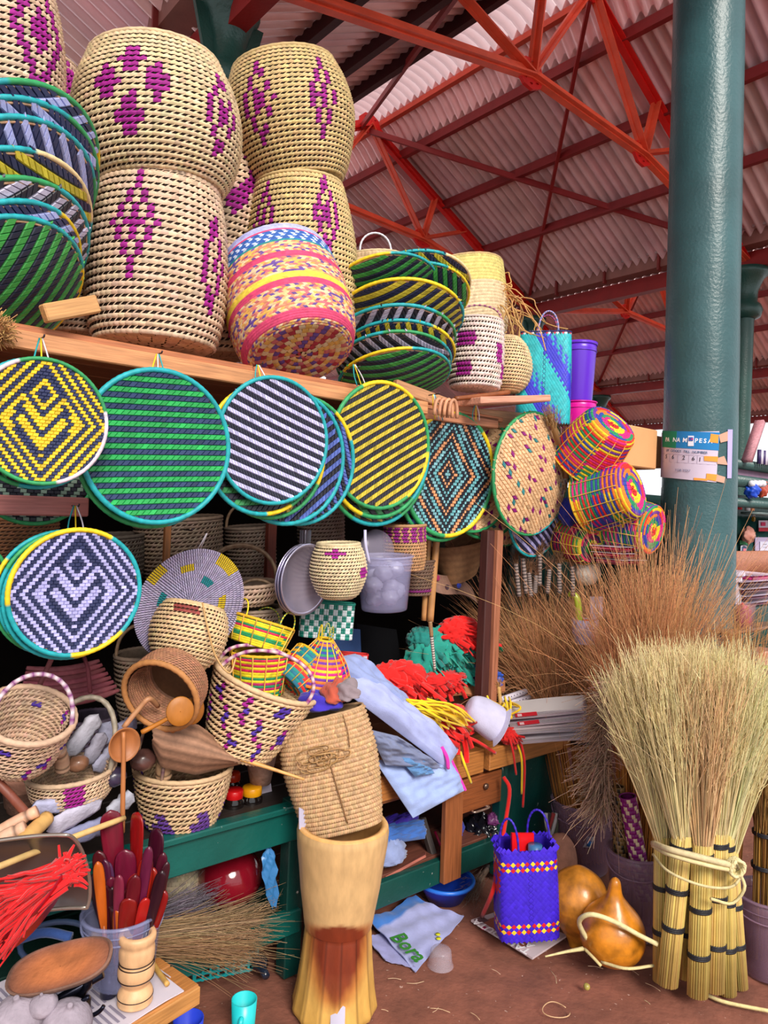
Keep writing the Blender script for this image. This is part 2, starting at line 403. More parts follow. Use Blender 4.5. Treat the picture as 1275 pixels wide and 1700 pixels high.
# crossed bracing rods in the roof plane between the trusses
def rod(p, q, label):
    mb = MB(); o = W(*p); bar(mb, W(*p)-o, W(*q)-o, .028, .05, C('#8c1a1c')); single('bracing_rod', mb, 'redsteel', label, 'rod', 'roof bracing rods', o, smooth=False)
rod((4.3, TN[0], RZ-.1), (6.8, TN[1], GZ+.08), 'dark red bracing rod from nearest truss apex down to the gutter')
rod((4.3, TN[1], RZ-.1), (6.8, TN[0], GZ+.08), 'dark red bracing rod from second truss apex towards the thick column')
rod((4.3+5.2, TN[1], RZ-.1), (6.8+5.2, TN[2], GZ+.08), 'dark red bracing rod crossing the roof bay beyond the gutter')
rod((3.0, TN[0], GZ+.6), (4.2, TN[1], RZ-.1), 'thin dark red rod under the skylight above the baskets')
# cast iron columns
def column(s, n, label, r=.085, zt=GZ-.1, name='iron_column'):
    o = W(s, n, 0); e = thing(name, label, 'column', o, (A, -N, Z) if False else None, 'green cast iron columns')
    g_ = C('#234a42')
    mb = MB(); mb.lathe([(r*1.5, 0), (r*1.5, .12), (r*1.15, .2), (r, .3), (r*.95, zt-.42)], g_, 24); part('shaft', mb, 'iron', e)
    mb = MB(); mb.lathe([(r*1.0, zt-.46), (r*1.5, zt-.44), (r*1.7, zt-.38), (r*1.5, zt-.33), (r*1.15, zt-.30), (r*1.2, zt-.2), (r*1.7, zt-.08), (r*2.1, zt-.05), (r*2.1, zt), (0, zt)], g_, 24); part('capital', mb, 'iron', e)
    for sg in (-1, 1):
        mb = MB(); P = np.array([(r*.9, zt-.55), (r*1.0, zt-.05), (r*2.6, zt-.05)]); k = 3
        V = np.concatenate([P[:, 0, None]*A*sg+P[:, 1, None]*Z+N*d for d in (-.012, .012)]); j = np.arange(3)
        mb.add(V, [np.stack([j, (j+1) % 3, (j+1) % 3+3, j+3], 1), np.stack([j[::-1], j+3])], g_)
        part('bracket', mb, 'iron', e, False)
    return e
column(1.7, -3.42, 'dark green cast iron column rising behind the tall stacked baskets', .075, GZ+.06)
column(6.9, TN[0], 'slim green cast iron column just right of the thick column', .095)
column(6.9, TN[1], 'small green column capital above the blue woven bag', .075)
column(12.1, TN[2], 'far slim column behind the colourful round baskets', .10)
column(12.1, TN[1]-.2, 'far slim column hidden partly behind the thick column', .10)
# thick leaning column on the right
cb = at(1157, 1200, 3.55); cb[2] = 0; ct = at(1178, -60, 3.62)
ax = axes(ct-cb, (1, 0, 0)); H = np.linalg.norm(ct-cb)+1.2; rb = sz(59, cb)
bigcol = thing('iron_column', 'thick dark green cast iron column with a payment poster taped on', 'column', cb, ax, 'green cast iron columns')
mb = MB(); zz = np.linspace(0, H, 60); rr = rb*(1.02-.09*zz/H); a = np.arange(40)*2*math.pi/40
for zr in (.5, 2.45, 3.55): rr = rr+.004*np.exp(-((zz-zr)/.03)**2)
lump = 1+.004*np.sin(a[None]*5+zz[:, None]*9)+.003*np.sin(a[None]*11-zz[:, None]*17)
mb.grid(np.stack([rr[:, None]*lump*np.cos(a), rr[:, None]*lump*np.sin(a), np.repeat(zz[:, None], 40, 1)], -1), C('#33585c'), cv=True)
part('shaft', mb, 'iron', bigcol)
mb = MB(); mb.lathe([(rb*1.25, 0), (rb*1.25, .1), (rb*1.05, .16)], C('#1e4a45'), 40); part('base_ring', mb, 'iron', bigcol)
COLF = (cb, ax, rb)
# back and left stall walls, unlit interior's darkness put into their colour; shelf decks
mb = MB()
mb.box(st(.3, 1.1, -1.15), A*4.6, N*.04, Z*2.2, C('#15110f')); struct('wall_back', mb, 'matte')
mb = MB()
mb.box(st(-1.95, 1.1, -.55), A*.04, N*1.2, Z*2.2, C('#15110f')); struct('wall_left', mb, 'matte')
SHZ = 2.155
def plank(parent, p, q, wdir, w, th, c, name='board', m='wood_x'):
    """board from p to q (world), wide along wdir; local frame has x along it"""
    d = np.asarray(q)-np.asarray(p); L = np.linalg.norm(d); x = d/L; wv = np.asarray(wdir); wv = nrm(wv-(wv@x)*x); zv = np.cross(x, wv)
    mb = MB(); mb.box((0, 0, 0), (L, 0, 0), (0, w, 0), (0, 0, th), c, min(.004, th*.15))
    o = part(name, mb, m, None, False)
    M = mat4((np.asarray(p)+np.asarray(q))/2, x, wv, zv)
    if parent is not None: o.parent = parent; o.matrix_local = parent.matrix_world.inverted() @ M
    else: o.matrix_world = M
    return o
sh = thing('upper_shelf', 'long upper plank shelf carrying the big baskets, with nails for hanging trays', 'shelf', st(-1.3, SHZ, -.5))
for i in range(5):
    plank(sh, st(-1.8, SHZ-.012, -.10-.2*i), st(1.05, SHZ-.012, -.10-.2*i), N, .19, .022, vary(C('#b9774f'), 1, .1)[0])
plank(sh, st(-1.8, SHZ-.022, .012), st(.55, SHZ-.022, .012), Z, .052, .026, C('#d09060'), 'front_batten')
plank(sh, st(-1.8, SHZ+.014, -.02), st(.40, SHZ+.016, -.02), Z, .024, .03, C('#b56f47'), 'front_batten')
plank(sh, st(.40, SHZ-.04, -.02), st(1.02, SHZ-.03, -.02), Z, .05, .03, C('#b87a58'), 'front_batten')
plank(sh, ons(770, 668, .03), ons(886, 664, .03), Z, .03, .20, C('#d99a80'), 'board')
plank(sh, ons(655, 640, -.03), ons(792, 690, -.03), Z, .05, .03, C('#c08a62'), 'board')
plank(sh, ons(760, 690, -.05), ons(870, 700, -.05), Z, .08, .02, C('#c99a72'), 'board')
plank(sh, st(-1.8, ons(0, 842)[2], -.02), ons(145, 842, -.02), Z, sz(33, ons(60, 842)), .03, C('#b5706a'), 'front_batten')
for i in (0, 1, 2): plank(sh, st(-1.8, 1.48, -.15-.22*i), st(-.75, 1.48, -.15-.22*i), N, .20, .02, C('#7a4a35'))
for u, v0, v1, off, px, cc in ((822, 880, 1170, -.02, 14, '#a5674a'), (276, 850, 1010, -.25, 11, '#a86a3a'), (448, 860, 1010, -.45, 16, '#6a2a1a'), (806, 880, 1160, -.05, 22, '#4a2420')):
    p = ons(u, (v0+v1)/2, off); w_ = sz(px, p); z0, z1 = ons(u, v1, off)[2], ons(u, v0, off)[2]
    plank(sh, (p[0], p[1], z0), (p[0], p[1], z1), A, w_, w_*.8, C(cc), 'upright_post', 'wood_x')
def nail(u, v, off=.03):
    p = ons(u, v, off); mb = MB(); o = np.array(sh.matrix_world.translation)
    mb.tubes(np.array([p-o-N*.03, p-o+N*.03, p-o+N*.034+Z*.006]), .0025, C('#4a4048'), 6); part('nail', mb, 'metal', sh)
for u, v in ((68, 562), (262, 588), (428, 606), (588, 612), (125, 840), (720, 655), (800, 655), (790, 672), (312, 880)): nail(u, v)
plank(None, ons(72, 521, .05), ons(160, 505, .03), Z, .05, .035, C('#d09a62')).name = 'wood_offcut'
tag(bpy.data.objects['wood_offcut'], 'short pale wooden offcut lying at the shelf edge under the left tray pile', 'wood block')
# lower counter
CZ = .64
ct_ = thing('sales_counter', 'dark green painted counter frame with rails, legs and plank decks', 'counter', st(-.5, 0, 0))
ds = MB()
for i in range(5): plank(ct_, st(-1.9, CZ-.03, -.1-.2*i), st(.12, CZ-.03, -.1-.2*i), N, .195, .024, C('#2a211d'), 'deck_board')
for i in range(4): plank(ct_, st(-1.7, .20, -.12-.24*i), st(.02, .20, -.12-.24*i), N, .23, .022, C('#1c3a34'), 'deck_board', 'paint')
def rail(s0, s1, z, off, h, t=.035, c='#0e5750', nm='rail'): plank(ct_, st(s0, z, off), st(s1, z, off), Z, h, t, C(c), nm, 'paint')
rail(-1.6, .03, CZ-.07, .0, .135); rail(-1.6, .03, CZ-.012, .022, .022)
rail(-1.25, .02, .205, .005, .085)
for s, off in ((.0, -.02), (-1.25, -.02), (.0, -.9)): plank(ct_, st(s, 0, off), st(s, CZ, off), A, .07, .06, C('#0b3f3a'), 'leg', 'paint')
# ============================================================ woven things
q4 = lambda *a: np.array(a)
# coil stitch: fat lobe on the cord and a slanted leaf above it, leaving a dark triangular gap
ST_T = np.array([(-.56, -.5, .02), (0, -.52, .2), (.5, -.5, .02), (-.60, -.18, .24), (0, -.2, .46), (.54, -.18, .24), (-.5, .06, .08), (.05, .08, .28), (.55, .06, .08),
                 (-.36, .06, .12), (-.06, .08, .24), (.16, .54, .10), (.44, .5, .16)])
ST_F = [q4((0, 1, 4, 3), (1, 2, 5, 4), (3, 4, 7, 6), (4, 5, 8, 7), (9, 10, 12, 11))]
# tight wrapped stitch (no gaps)
TI_T = np.array([(-.5, -.5, 0), (.42, -.5, 0), (-.5, 0, .22), (-.05, 0, .38), (.46, 0, .22), (-.42, .5, 0), (.5, .5, 0)])
TI_F = [q4((0, 1, 4, 3), (3, 4, 6, 5)), q4((0, 3, 2), (2, 3, 5))]
# flat strand float (bevelled tile)
FL_T = np.array([(-.5, -.5, 0), (.5, -.5, 0), (.5, .5, 0), (-.5, .5, 0), (-.40, -.36, 1), (.40, -.36, 1), (.40, .36, 1), (-.40, .36, 1)])
FL_F = [q4((4, 5, 6, 7), (0, 1, 5, 4), (1, 2, 6, 5), (2, 3, 7, 6), (3, 0, 4, 7))]
# diamond tile for plaited plastic
DI_T = np.array([(0, -.98, 0), (.5, 0, 0), (0, .98, 0), (-.5, 0, 0), (0, 0, .22)])
DI_F = [q4((0, 1, 4), (1, 2, 4), (2, 3, 4), (3, 0, 4))]
def surf_of_profile(prof, n):
    p = crom(prof, 400); d = np.concatenate([[0], np.cumsum(np.linalg.norm(np.diff(p, axis=0), axis=1))])
    s = np.linspace(0, d[-1], n); return np.stack([np.interp(s, d, p[:, 0]), np.interp(s, d, p[:, 1])], 1), d[-1]
def ring_xy(t, e, ex):
    c_, s_ = np.cos(t), np.sin(t)
    return np.sign(c_)*np.abs(c_)**(2/e), ex*np.sign(s_)*np.abs(s_)**(2/e)
def arc_table(e, ex, n=2000):
    t = np.linspace(0, 2*math.pi, n+1); x, y = ring_xy(t, e, ex); d = np.concatenate([[0], np.cumsum(np.hypot(np.diff(x), np.diff(y)))]); return t, d
def arc_len(e, ex): return arc_table(e, ex)[1][-1]
def arc_even(q, e, ex):
    t, d = arc_table(e, ex); return np.interp((q % (2*math.pi))/(2*math.pi)*d[-1], d, t)
def woven(prof, rows, ns, pat, style='coil', c0=STRAW, e=2., ex=1., back='#4a3020', slant=0., var=.10, inside=True, half=True, zig=False, hgt=None, fill=1.06, inw=False):
    """stitched wall over a turned profile (r,z bottom to top); pat(row, stitch) -> colour or None"""
    mb = MB(); P, L = surf_of_profile(prof, rows+1); pitch = L/rows
    mid = (P[1:]+P[:-1])/2; tg = nrm(P[1:]-P[:-1])
    th = np.arange(ns)*2*math.pi/ns
    i, j = np.meshgrid(np.arange(rows), np.arange(ns), indexing='ij'); i, j = i.ravel(), j.ravel()
    t = th[j]+(i % 2)*(math.pi/ns if half else 0)+i*slant
    if e != 2.: t = arc_even(t, e, ex)
    x, y = ring_xy(t, e, ex); x2, y2 = ring_xy(t+.01, e, ex); tx = np.stack([x2-x, y2-y, 0*x], -1)
    if e != 2.: T_ = nrm(tx); wid = np.full(len(t), arc_len(e, ex)/(2*math.pi))
    else: tl = np.linalg.norm(tx, axis=1)/.01; T_ = nrm(tx); wid = tl
    out = np.stack([T_[:, 1], -T_[:, 0], 0*x], -1)
    r = mid[i, 0]; O = np.stack([r*x, r*y, mid[i, 1]], -1)
    up = tg[i, 0, None]*out+np.stack([0*x, 0*x, tg[i, 1]], -1)
    nv = np.cross(T_, up)
    cc = vary(c0, len(i), var)
    for k in range(len(i)):
        q = pat(int(i[k]), int(j[k])) if pat else None
        if q is not None: cc[k] = np.clip(np.asarray(q)*(1+var*.8*rng.standard_normal()), 0, 1)
    wv = (r*wid*2*math.pi/ns*fill)[:, None]*T_
    T, F = {'coil': (ST_T, ST_F), 'tight': (TI_T, TI_F), 'flat': (FL_T, FL_F), 'dia': (DI_T, DI_F)}[style]
    hz = pitch*(hgt if hgt else {'coil': 1., 'tight': 1., 'flat': .16, 'dia': .8}[style])
    if zig: up = up+T_*np.where(i % 2 == 0, .9, -.9)[:, None]*(np.linalg.norm(wv, axis=1)/pitch)[:, None]*.6
    mb.stamp(T, F, O, wv, up*pitch*1.04, nv*hz, cc)
    if inw: mb.stamp(T, F, O-nv*.012, -wv, up*pitch*1.04, -nv*hz, cc*.9)
    # wall behind the stitches
    S, _ = surf_of_profile(prof, max(8, rows//2)); aa = np.arange(40)*2*math.pi/40; gx, gy = ring_xy(aa, e, ex)
    rin = np.maximum(S[:, 0]-.002, 0)
    G = np.stack([rin[:, None]*gx, rin[:, None]*gy, np.repeat(S[:, 1, None], 40, 1)], -1)
    mb.grid(G, C(back), cv=True)
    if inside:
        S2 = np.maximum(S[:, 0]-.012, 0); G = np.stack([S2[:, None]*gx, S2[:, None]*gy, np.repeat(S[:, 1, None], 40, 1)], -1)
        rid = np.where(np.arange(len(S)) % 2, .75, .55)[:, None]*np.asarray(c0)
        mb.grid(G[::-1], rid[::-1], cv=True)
    return mb
def bottom_disc(r, z, c0=STRAW, rings=6, ns=26, zdir=-1, pat=None):
    mb = MB(); 
    for k in range(rings):
        rr = r*(k+.5)/rings; n_ = max(6, int(ns*(k+1)/rings)); t = np.arange(n_)*2*math.pi/n_
        X_ = np.stack([-np.sin(t), np.cos(t), 0*t], -1); R_ = np.stack([np.cos(t), np.sin(t), 0*t], -1)
        c_ = vary(c0, n_, .1) if pat is None else np.array([pat(k, q) for q in range(n_)])
        mb.stamp(TI_T, TI_F, rr*R_+np.array((0, 0, z)), X_*2*math.pi*rr/n_*1.05, R_*r/rings*(1 if zdir > 0 else -1), np.repeat([[0, 0, zdir*r/rings*.6]], n_, 0), c_)
    a = np.arange(30)*2*math.pi/30
    mb.add(np.stack([r*np.cos(a), r*np.sin(a), 0*a+z-zdir*.002], -1), [np.arange(30)[None]], C('#5a3c22'))
    return mb
def ring_tube(r, z, rt, c, seg=72, sides=8, e=2., ex=1., ridges=0., cols=None, n_ridge=None):
    t = np.arange(seg)*2*math.pi/seg; x, y = ring_xy(t, e, ex); P = np.stack([r*x, r*y, 0*x+z], -1)
    rad = rt*(1-ridges*(np.arange(seg) % 2)); mb = MB()
    mb.tubes(P, rad, c if cols is None else cols, sides, closed=True, ref=(0, 0, 1)); return mb
def diam(row, colm, hr, hc, ring=.72, core=.42):
    """diamond motif centred at (row, col)"""
    def f(i, j, ns):
        dj = (j-colm+ns/2) % ns-ns/2; d = abs(i-row)/hr+abs(dj)/hc
        return d <= 1 and (d > ring or d < core)
    return f
def frame_px(ub, vb, ut, vt, off, dn=0., Y=None):
    if Y is None: B, T = ons(ub, vb, off), ons(ut, vt, off+dn)
    else: B, T = at(ub, vb, Y), at(ut, vt, Y-dn)
    return B, T, np.linalg.norm(T-B)
def view_x(B):          # horizontal axis across the view at B, so that stitch 3/4 turn faces the camera
    d = B-EYE; d[2] = 0; d = nrm(d); return np.array((d[1], -d[0], 0))
def basket(name, label, ub, vb, ut, vt, off, rad, rows, ns, pat=None, style='coil', c0=STRAW, dn=0., Y=None, rim=.008, group=None, cat='basket', handles=None, rimc=None, bottom=True, yaw=0., **kw):
    """basket standing on base pixel (ub,vb) with top centre (ut,vt); rad = [(t, radius px)]"""
    B, T, H = frame_px(ub, vb, ut, vt, off, dn, Y)
    vx = view_x(B); vx = vx*math.cos(yaw)+np.array((-vx[1], vx[0], 0))*math.sin(yaw)
    ax = axes(T-B, vx); e = thing(name, label, cat, B, ax, group)
    k = B[1]/FPX
    prof = [(r*k, t*H) for t, r in rad]
    P = None
    if pat is not None: P = lambda i, j: pat(i, j, rows, ns)
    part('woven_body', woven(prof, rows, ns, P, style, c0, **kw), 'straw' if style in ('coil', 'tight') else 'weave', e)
    ee, exx = kw.get('e', 2.), kw.get('ex', 1.)
    if rim: part('rim', ring_tube(prof[-1][0], H, rim, rimc if rimc is not None else np.asarray(c0)*.92, 64, 7, ee, exx, .15), 'straw', e)
    if bottom: 
        if ee == 2.: part('base', bottom_disc(prof[0][0], 0, c0), 'straw', e)
        else:
            a = np.arange(40)*2*math.pi/40; x, y = ring_xy(a, ee, exx); mb = MB(); mb.add(np.stack([prof[0][0]*x, prof[0][0]*y, 0*x], -1), [np.arange(40)[::-1][None]], np.asarray(c0)*.6); part('base', mb, 'weave', e)
    for h in handles or []:
        # h: (angle0, angle1, rise, radius, colour, colour2, lean)
        r = prof[-1][0]; p0, p1 = (np.array((r*math.cos(q), exx*r*math.sin(q), H*.97)) for q in (h[0], h[1]))
        lean = np.array(h[6] if len(h) > 6 else (0, 0, 0)); path = arc(p0, p1, np.array((0, 0, h[2]))+lean, 28)
        mb = MB(); cc = np.array([h[4] if (q % 2 == 0) else h[5] for q in range(28)]); mb.tubes(path, h[3]*(1-.18*(np.arange(28) % 2)), cc, 7)
        part('handle', mb, 'cord', e)
    return e, B, ax, H, k
# ------------------------------------------------------------ flat woven trays
def pat_stripes(ang, period, ca, cb, duty=.5, ph=0.):
    ca_, sa_ = math.cos(math.radians(ang)), math.sin(math.radians(ang))
    f = lambda x, y: ca
    f.rows = (ca, cb)
    return f
def pat_maze(ca, cb, bw, D0=.62, ky=.78):
    """nested diamonds; inside, a small diamond over an M"""
    def f(x, y):
        d = abs(x)+abs(y)*ky
        if d > D0: return ca if int((d-D0)/bw) % 2 == 1 else cb
        e_ = abs(x)+abs(y-.40)*ky; E0 = .31
        if e_ < E0: return (ca if int((E0-e_)/bw) % 2 == 1 else cb) if e_ > .04 else cb
        p = min(D0-d, e_-E0)
        return ca if int(p/bw) % 2 == 0 else cb
    return f
def pat_diamond(cols, bw, ky=.9, cx=0., cy=0.):
    def f(x, y): return cols[int((abs(x-cx)+abs(y-cy)*ky)/bw) % len(cols)]
    return f
TRAYCACHE = {}
def tray_meshes(key, pat, cw, ch, shear, rot, depth, back, segs, rt, stag=.5, dome=1., alt=False):
    """unit-radius tray in x,y, opening to +z: weave, rim and inner binding"""
    if key in TRAYCACHE: return TRAYCACHE[key]
    w_, h_ = cw, ch; ii = np.arange(-int(1/h_)-2, int(1/h_)+3); jj = np.arange(-int(1/w_)-2, int(1/w_)+3)
    I, J = np.meshgrid(ii, jj, indexing='ij'); x = (J+(I % 2)*stag).ravel()*w_; y = I.ravel()*h_; I = I.ravel(); J = J.ravel()
    c_, s_ = math.cos(math.radians(rot)), math.sin(math.radians(rot))
    gx, gy = c_*x-s_*y, s_*x+c_*y
    ok = gx**2+gy**2 < .965; gx, gy, I, J = gx[ok], gy[ok], I[ok], J[ok]
    n = len(gx); cc = np.array([pat.rows[i_ % 2] for i_ in I]) if hasattr(pat, 'rows') else np.array([pat(a_, b_) for a_, b_ in zip(gx, gy)])
    cc = np.clip(cc*(1+.13*rng.standard_normal((n, 1))), 0, 1)
    zf = lambda a_, b_: -depth*np.maximum(0, 1-(a_**2+b_**2))
    O = np.stack([gx, gy, zf(gx, gy)], -1); d_ = .01
    X_ = np.stack([np.full(n, c_), np.full(n, s_), (zf(gx+c_*d_, gy+s_*d_)-zf(gx, gy))/d_], -1)
    Y_ = np.stack([np.full(n, -s_), np.full(n, c_), (zf(gx-s_*d_, gy+c_*d_)-zf(gx, gy))/d_], -1)
    X_, Y_ = np.clip(X_, -2, 2), np.clip(Y_, -2, 2)
    sh_ = np.full(n, shear)
    if alt: sh_ = np.where(I % 2 == 0, shear, -shear)
    Yv = Y_*h_*.98+X_*(sh_*h_)[:, None]
    mb = MB()
    for sg in (1, -1):       # strands stand proud on both faces
        Zn = nrm(np.cross(X_, Y_))*sg
        mb.stamp(FL_T, FL_F, O+Zn*.004, X_*w_*.97, Yv, Zn*.016, cc)
    rr = np.linspace(.02, 1, 9); a = np.arange(48)*2*math.pi/48
    G = np.stack([rr[:, None]*np.cos(a), rr[:, None]*np.sin(a), np.repeat(-depth*np.maximum(0, 1-rr**2)[:, None], 48, 1)], -1); mb.grid(G, C(back), cv=True)
    wm = mb.mesh('weave', False); wm.materials.append(MATS['weave'])
    seg = 150; t = np.arange(seg)*2*math.pi/seg; cols = np.zeros((seg, 3)); q = 0.
    tot = sum(f for f, _ in segs)
    for f, c in segs:
        cols[(t/(2*math.pi) >= q/tot-1e-6)] = c; q += f
    cols = np.clip(cols*(1+.10*rng.standard_normal((seg, 1))), 0, 1)
    rm = MB(); rm.tubes(np.stack([np.cos(t), np.sin(t), 0*t+.004], -1), rt*(1-.09*(np.arange(seg) % 2)), cols, 8, closed=True, ref=(0, 0, 1)); rm = rm.mesh('rim'); rm.materials.append(MATS['cord'])
    bm = MB(); bm.tubes(np.stack([np.cos(t)*(1-rt*1.1), np.sin(t)*(1-rt*1.1), 0*t-.02], -1), rt*.42, vary(C('#c9a07c'), seg, .15)[None], 5, closed=True, ref=(0, 0, 1)); bm = bm.mesh('inner_binding'); bm.materials.append(MATS['straw'])
    TRAYCACHE[key] = (wm, rm, bm); return TRAYCACHE[key]
def tray(label, O, axis, R, meshes, spin=0., loop=None, group='flat woven trays', xref=None, cat='tray', name='woven_tray', ex=1.):
    x, y, z = axes(axis, A if xref is None else xref)
    c_, s_ = math.cos(math.radians(spin)), math.sin(math.radians(spin))
    e = thing(name, label, cat, O, ((x*c_+y*s_)*R*ex, (-x*s_+y*c_)*R, z*R), group)
    part('weave', meshes[0], None, e); rm_ = part('rim', meshes[1], None, e); part('inner_binding', meshes[2], None, rm_)
    if loop is not None:
        inv = np.array(e.matrix_world.inverted()); mb = MB()
        for k in range(3):
            top = loop+A*(.004*(k-1)); p = [O+nrm(loop-O)*R*.99+A*(.022*(k-1)), None, top]; p[1] = (p[0]+p[2])/2+A*.006*(k-1)
            pts = crom(np.array(p), 8); pts = (inv[:3, :3] @ pts.T).T+inv[:3, 3]
            mb.tubes(pts, .0022/R, (TEAL, YEL, WHITE)[(k+int(R*997)) % 3], 5)
        part('hanging_loop', mb, 'cord', e)
    return e
def wtray(label, u, v, ry, off, key, spec, tilt=(0, .06), spin=0., loop=None, **kw):
    """tray hanging on the stall front; ry = vertical radius in pixels"""
    O = ons(u, v, off); R = sz(ry, O); axis = N+A*tilt[0]-Z*tilt[1]
    ms = tray_meshes(key, *spec[0], **spec[1])
    lp = None if loop is None else ons(loop[0], loop[1], .05)
    return tray(label, O, axis, R, ms, spin, lp, **kw)
S_ = lambda *a, **k: (a, k)
SPEC = {
 'maze_yellow': S_(pat_maze(C('#ecc92c'), NAVY, .095), .088, .055, .25, 0, .06, '#1c2040', [(.2, C('#e8dcea')), (1.3, GREEN*.9), (.9, C('#e6d3dc')), (1.3, GREEN), (1.0, C('#e3d0dd'))], .036),
 'maze_lilac': S_(pat_maze(LILAC, NAVY, .095), .088, .055, 0., 0, .06, '#1c2040', [(1.7, TEAL), (2.0, YEL), (1.6, YEL*.95), (2.2, TEAL), (1.4, YEL), (1.2, TEAL)], .042),
 'stripe_green': S_(pat_stripes(4, .145, C('#28a552'), C('#2a3c62'), .52), .085, .072, .9, 4, .06, '#1c2444', [(1, TEAL)], .038, stag=0., alt=False),
 'stripe_white': S_(pat_stripes(-17, .145, C('#c9c7ec'), C('#26283a'), .58), .055, .0725, -.9, -17, .06, '#1c1e2c', [(1, TEAL)], .036, stag=0.),
 'stripe_yellow': S_(pat_stripes(30, .135, C('#cdb83a'), C('#2b2a34'), .52), .062, .0675, .9, 30, .06, '#22222c', [(1.1, GREEN), (1.2, YEL), (1.6, GREEN), (.2, GREEN), (1.8, GREEN*.9), (1.0, YEL)], .036, stag=0.),
 'diamond_orange': S_(pat_diamond([C('#7fb6bf'), BLACK, C('#d9986a'), BLACK, C('#6db0b8'), BLACK], .068), .040, .05, .1, 0, .08, '#20222c', [(1.2, YEL), (1.0, GREEN), (1.6, YEL), (1.2, GREEN), (1.4, GREEN), (1.4, YEL), (.8, GREEN)], .040, stag=0.),
 'stripe_blue': S_(pat_stripes(-25, .15, C('#6f7cc8'), BLACK, .5), .07, .075, .8, -25, .09, '#181a28', [(2.2, GREEN), (1, YEL), (2.3, GREEN*.9), (1, YEL)], .040, stag=0.),
 'stripe_navy': S_(pat_stripes(60, .15, C('#5468b4'), BLACK, .5), .075, .075, .8, 60, .06, '#14182a', [(3, TEAL), (.6, YEL), (1.4, GREEN), (2, TEAL)], .038, stag=0.),
 'rim_teal': S_(pat_stripes(35, .15, C('#3a8a50'), BLACK, .5), .1, .1, .8, 35, .06, '#16202a', [(2.4, TEAL), (.5, YEL), (1.2, GREEN), (2., TEAL), (.7, YEL)], .038, stag=0.),
 'rim_green': S_(pat_stripes(-40, .15, C('#b8a240'), BLACK, .5), .1, .1, .8, -40, .06, '#16202a', [(1.6, GREEN), (1.0, TEAL), (1.5, GREEN), (.5, YEL), (1.5, GREEN)], .038, stag=0.),
 'tan_dash': S_(lambda x, y: (PURP*.7 if (math.sin(x*37.7+y*3)+math.sin(y*31.1+x*5)) > 1.55 else (C('#2a7a80') if math.sin(x*29+y*7)+math.sin(y*23-x*4) > 1.72 else C('#dcb489'))), .085, .060, .8, 12, .16, '#8a5f3a', [(3, GREEN), (.6, TEAL), (2, GREEN*.9)], .030, alt=True, stag=.5),
 'stripe_lilac': S_(pat_stripes(30, .14, C('#aaa6d8'), C('#262640'), .5), .06, .07, .8, 30, .14, '#1c1c30', [(3, TEAL), (1, GREEN), (2, TEAL)], .034, stag=0.),
 'grey_green': S_(pat_maze(C('#7a9082'), BLACK, .12), .105, .066, 0., 0, .06, '#14161c', [(1, GREEN)], .036),
 'bowl_blue': S_(pat_stripes(-25, .17, C('#a9b1e4'), C('#272f55'), .5), .075, .085, .9, -25, .26, '#1c2444', [(2.0, TEAL), (.9, YEL), (2.0, TEAL), (1.6, GREEN), (.9, YEL)], .030, stag=0.),
 'bowl_yellow': S_(pat_stripes(75, .17, C('#c8b836'), C('#262c4a'), .5), .075, .085, .9, 75, .26, '#1c2444', [(1.6, YEL), (1.5, TEAL), (1.4, C('#e8d09a')), (1.8, TEAL), (1.2, YEL)], .030, stag=0.),
 'bowl_green': S_(pat_stripes(60, .18, C('#3f9e48'), C('#20283c'), .5), .08, .09, .9, 60, .26, '#16202e', [(1.6, TEAL), (1.3, YEL), (1.6, TEAL), (1.4, GREEN)], .030, stag=0.),
 'bowl_black': S_(pat_stripes(-15, .17, C('#b9b4cc'), C('#22222e'), .5), .07, .085, .9, -15, .26, '#1a1a24', [(2.0, GREEN), (1.2, TEAL), (1.0, GREEN), (1.5, TEAL)], .030, stag=0., alt=True),
}
# ============================================================ trays hanging on the front of the stall
W_ = lambda key, label, u, v, ry, off, **k: wtray(label, u, v, ry, off, key, SPEC[key], **k)
W_('maze_yellow', 'round tray with yellow and navy maze diamond, white and green rim, far left', 72, 700, 103, .30, loop=(68, 562))
W_('rim_teal', 'teal and yellow rimmed tray hidden behind the yellow maze tray', 62, 704, 105, .265, spin=40)
W_('stripe_green', 'large round tray with green and navy stripes and a plain teal rim', 264, 742, 126, .235, loop=(262, 588))
W_('rim_green', 'green rimmed tray peeking out below the green striped tray', 255, 752, 122, .20, spin=190)
W_('stripe_white', 'round tray with white and black slanted stripes and teal rim', 456, 732, 104, .17, loop=(428, 606))
W_('rim_teal', 'teal rimmed tray just behind the white striped tray, lowest on its left', 440, 748, 106, .145, spin=150)
W_('rim_green', 'second tray behind the white striped tray with yellow patch at its foot', 452, 757, 103, .12, spin=95)
W_('stripe_navy', 'blue and black striped tray edge showing right of the white striped tray', 480, 760, 110, .095, spin=-20)
W_('stripe_navy', 'rearmost blue and black tray beside the yellow striped tray with yellow lower rim', 502, 765, 105, .07, spin=230)
W_('stripe_yellow', 'round tray with yellow and black slanted stripes, yellow and green rim', 634, 740, 104, .045, loop=(588, 605))
W_('rim_teal', 'teal rimmed tray right behind the yellow striped tray', 632, 752, 107, .022, spin=100)
W_('rim_green', 'lowest green and yellow rimmed tray behind the yellow striped tray', 628, 763, 108, .0, spin=150)
W_('diamond_orange', 'round tray with black, teal and orange nested diamonds and yellow green rim', 748, 788, 102, -.03, loop=(720, 655))
W_('stripe_blue', 'blue and black striped tray hanging below the orange diamond tray', 737, 800, 97, -.05, spin=20)
W_('tan_dash', 'pale straw tray with a green rim right behind the orange diamond tray', 790, 786, 97, -.06, spin=20, tilt=(0, .05), loop=(790, 672))
W_('tan_dash', 'pale straw tray with purple dashes, second of the three straw trays', 812, 790, 104, -.09, spin=140, tilt=(0, .05))
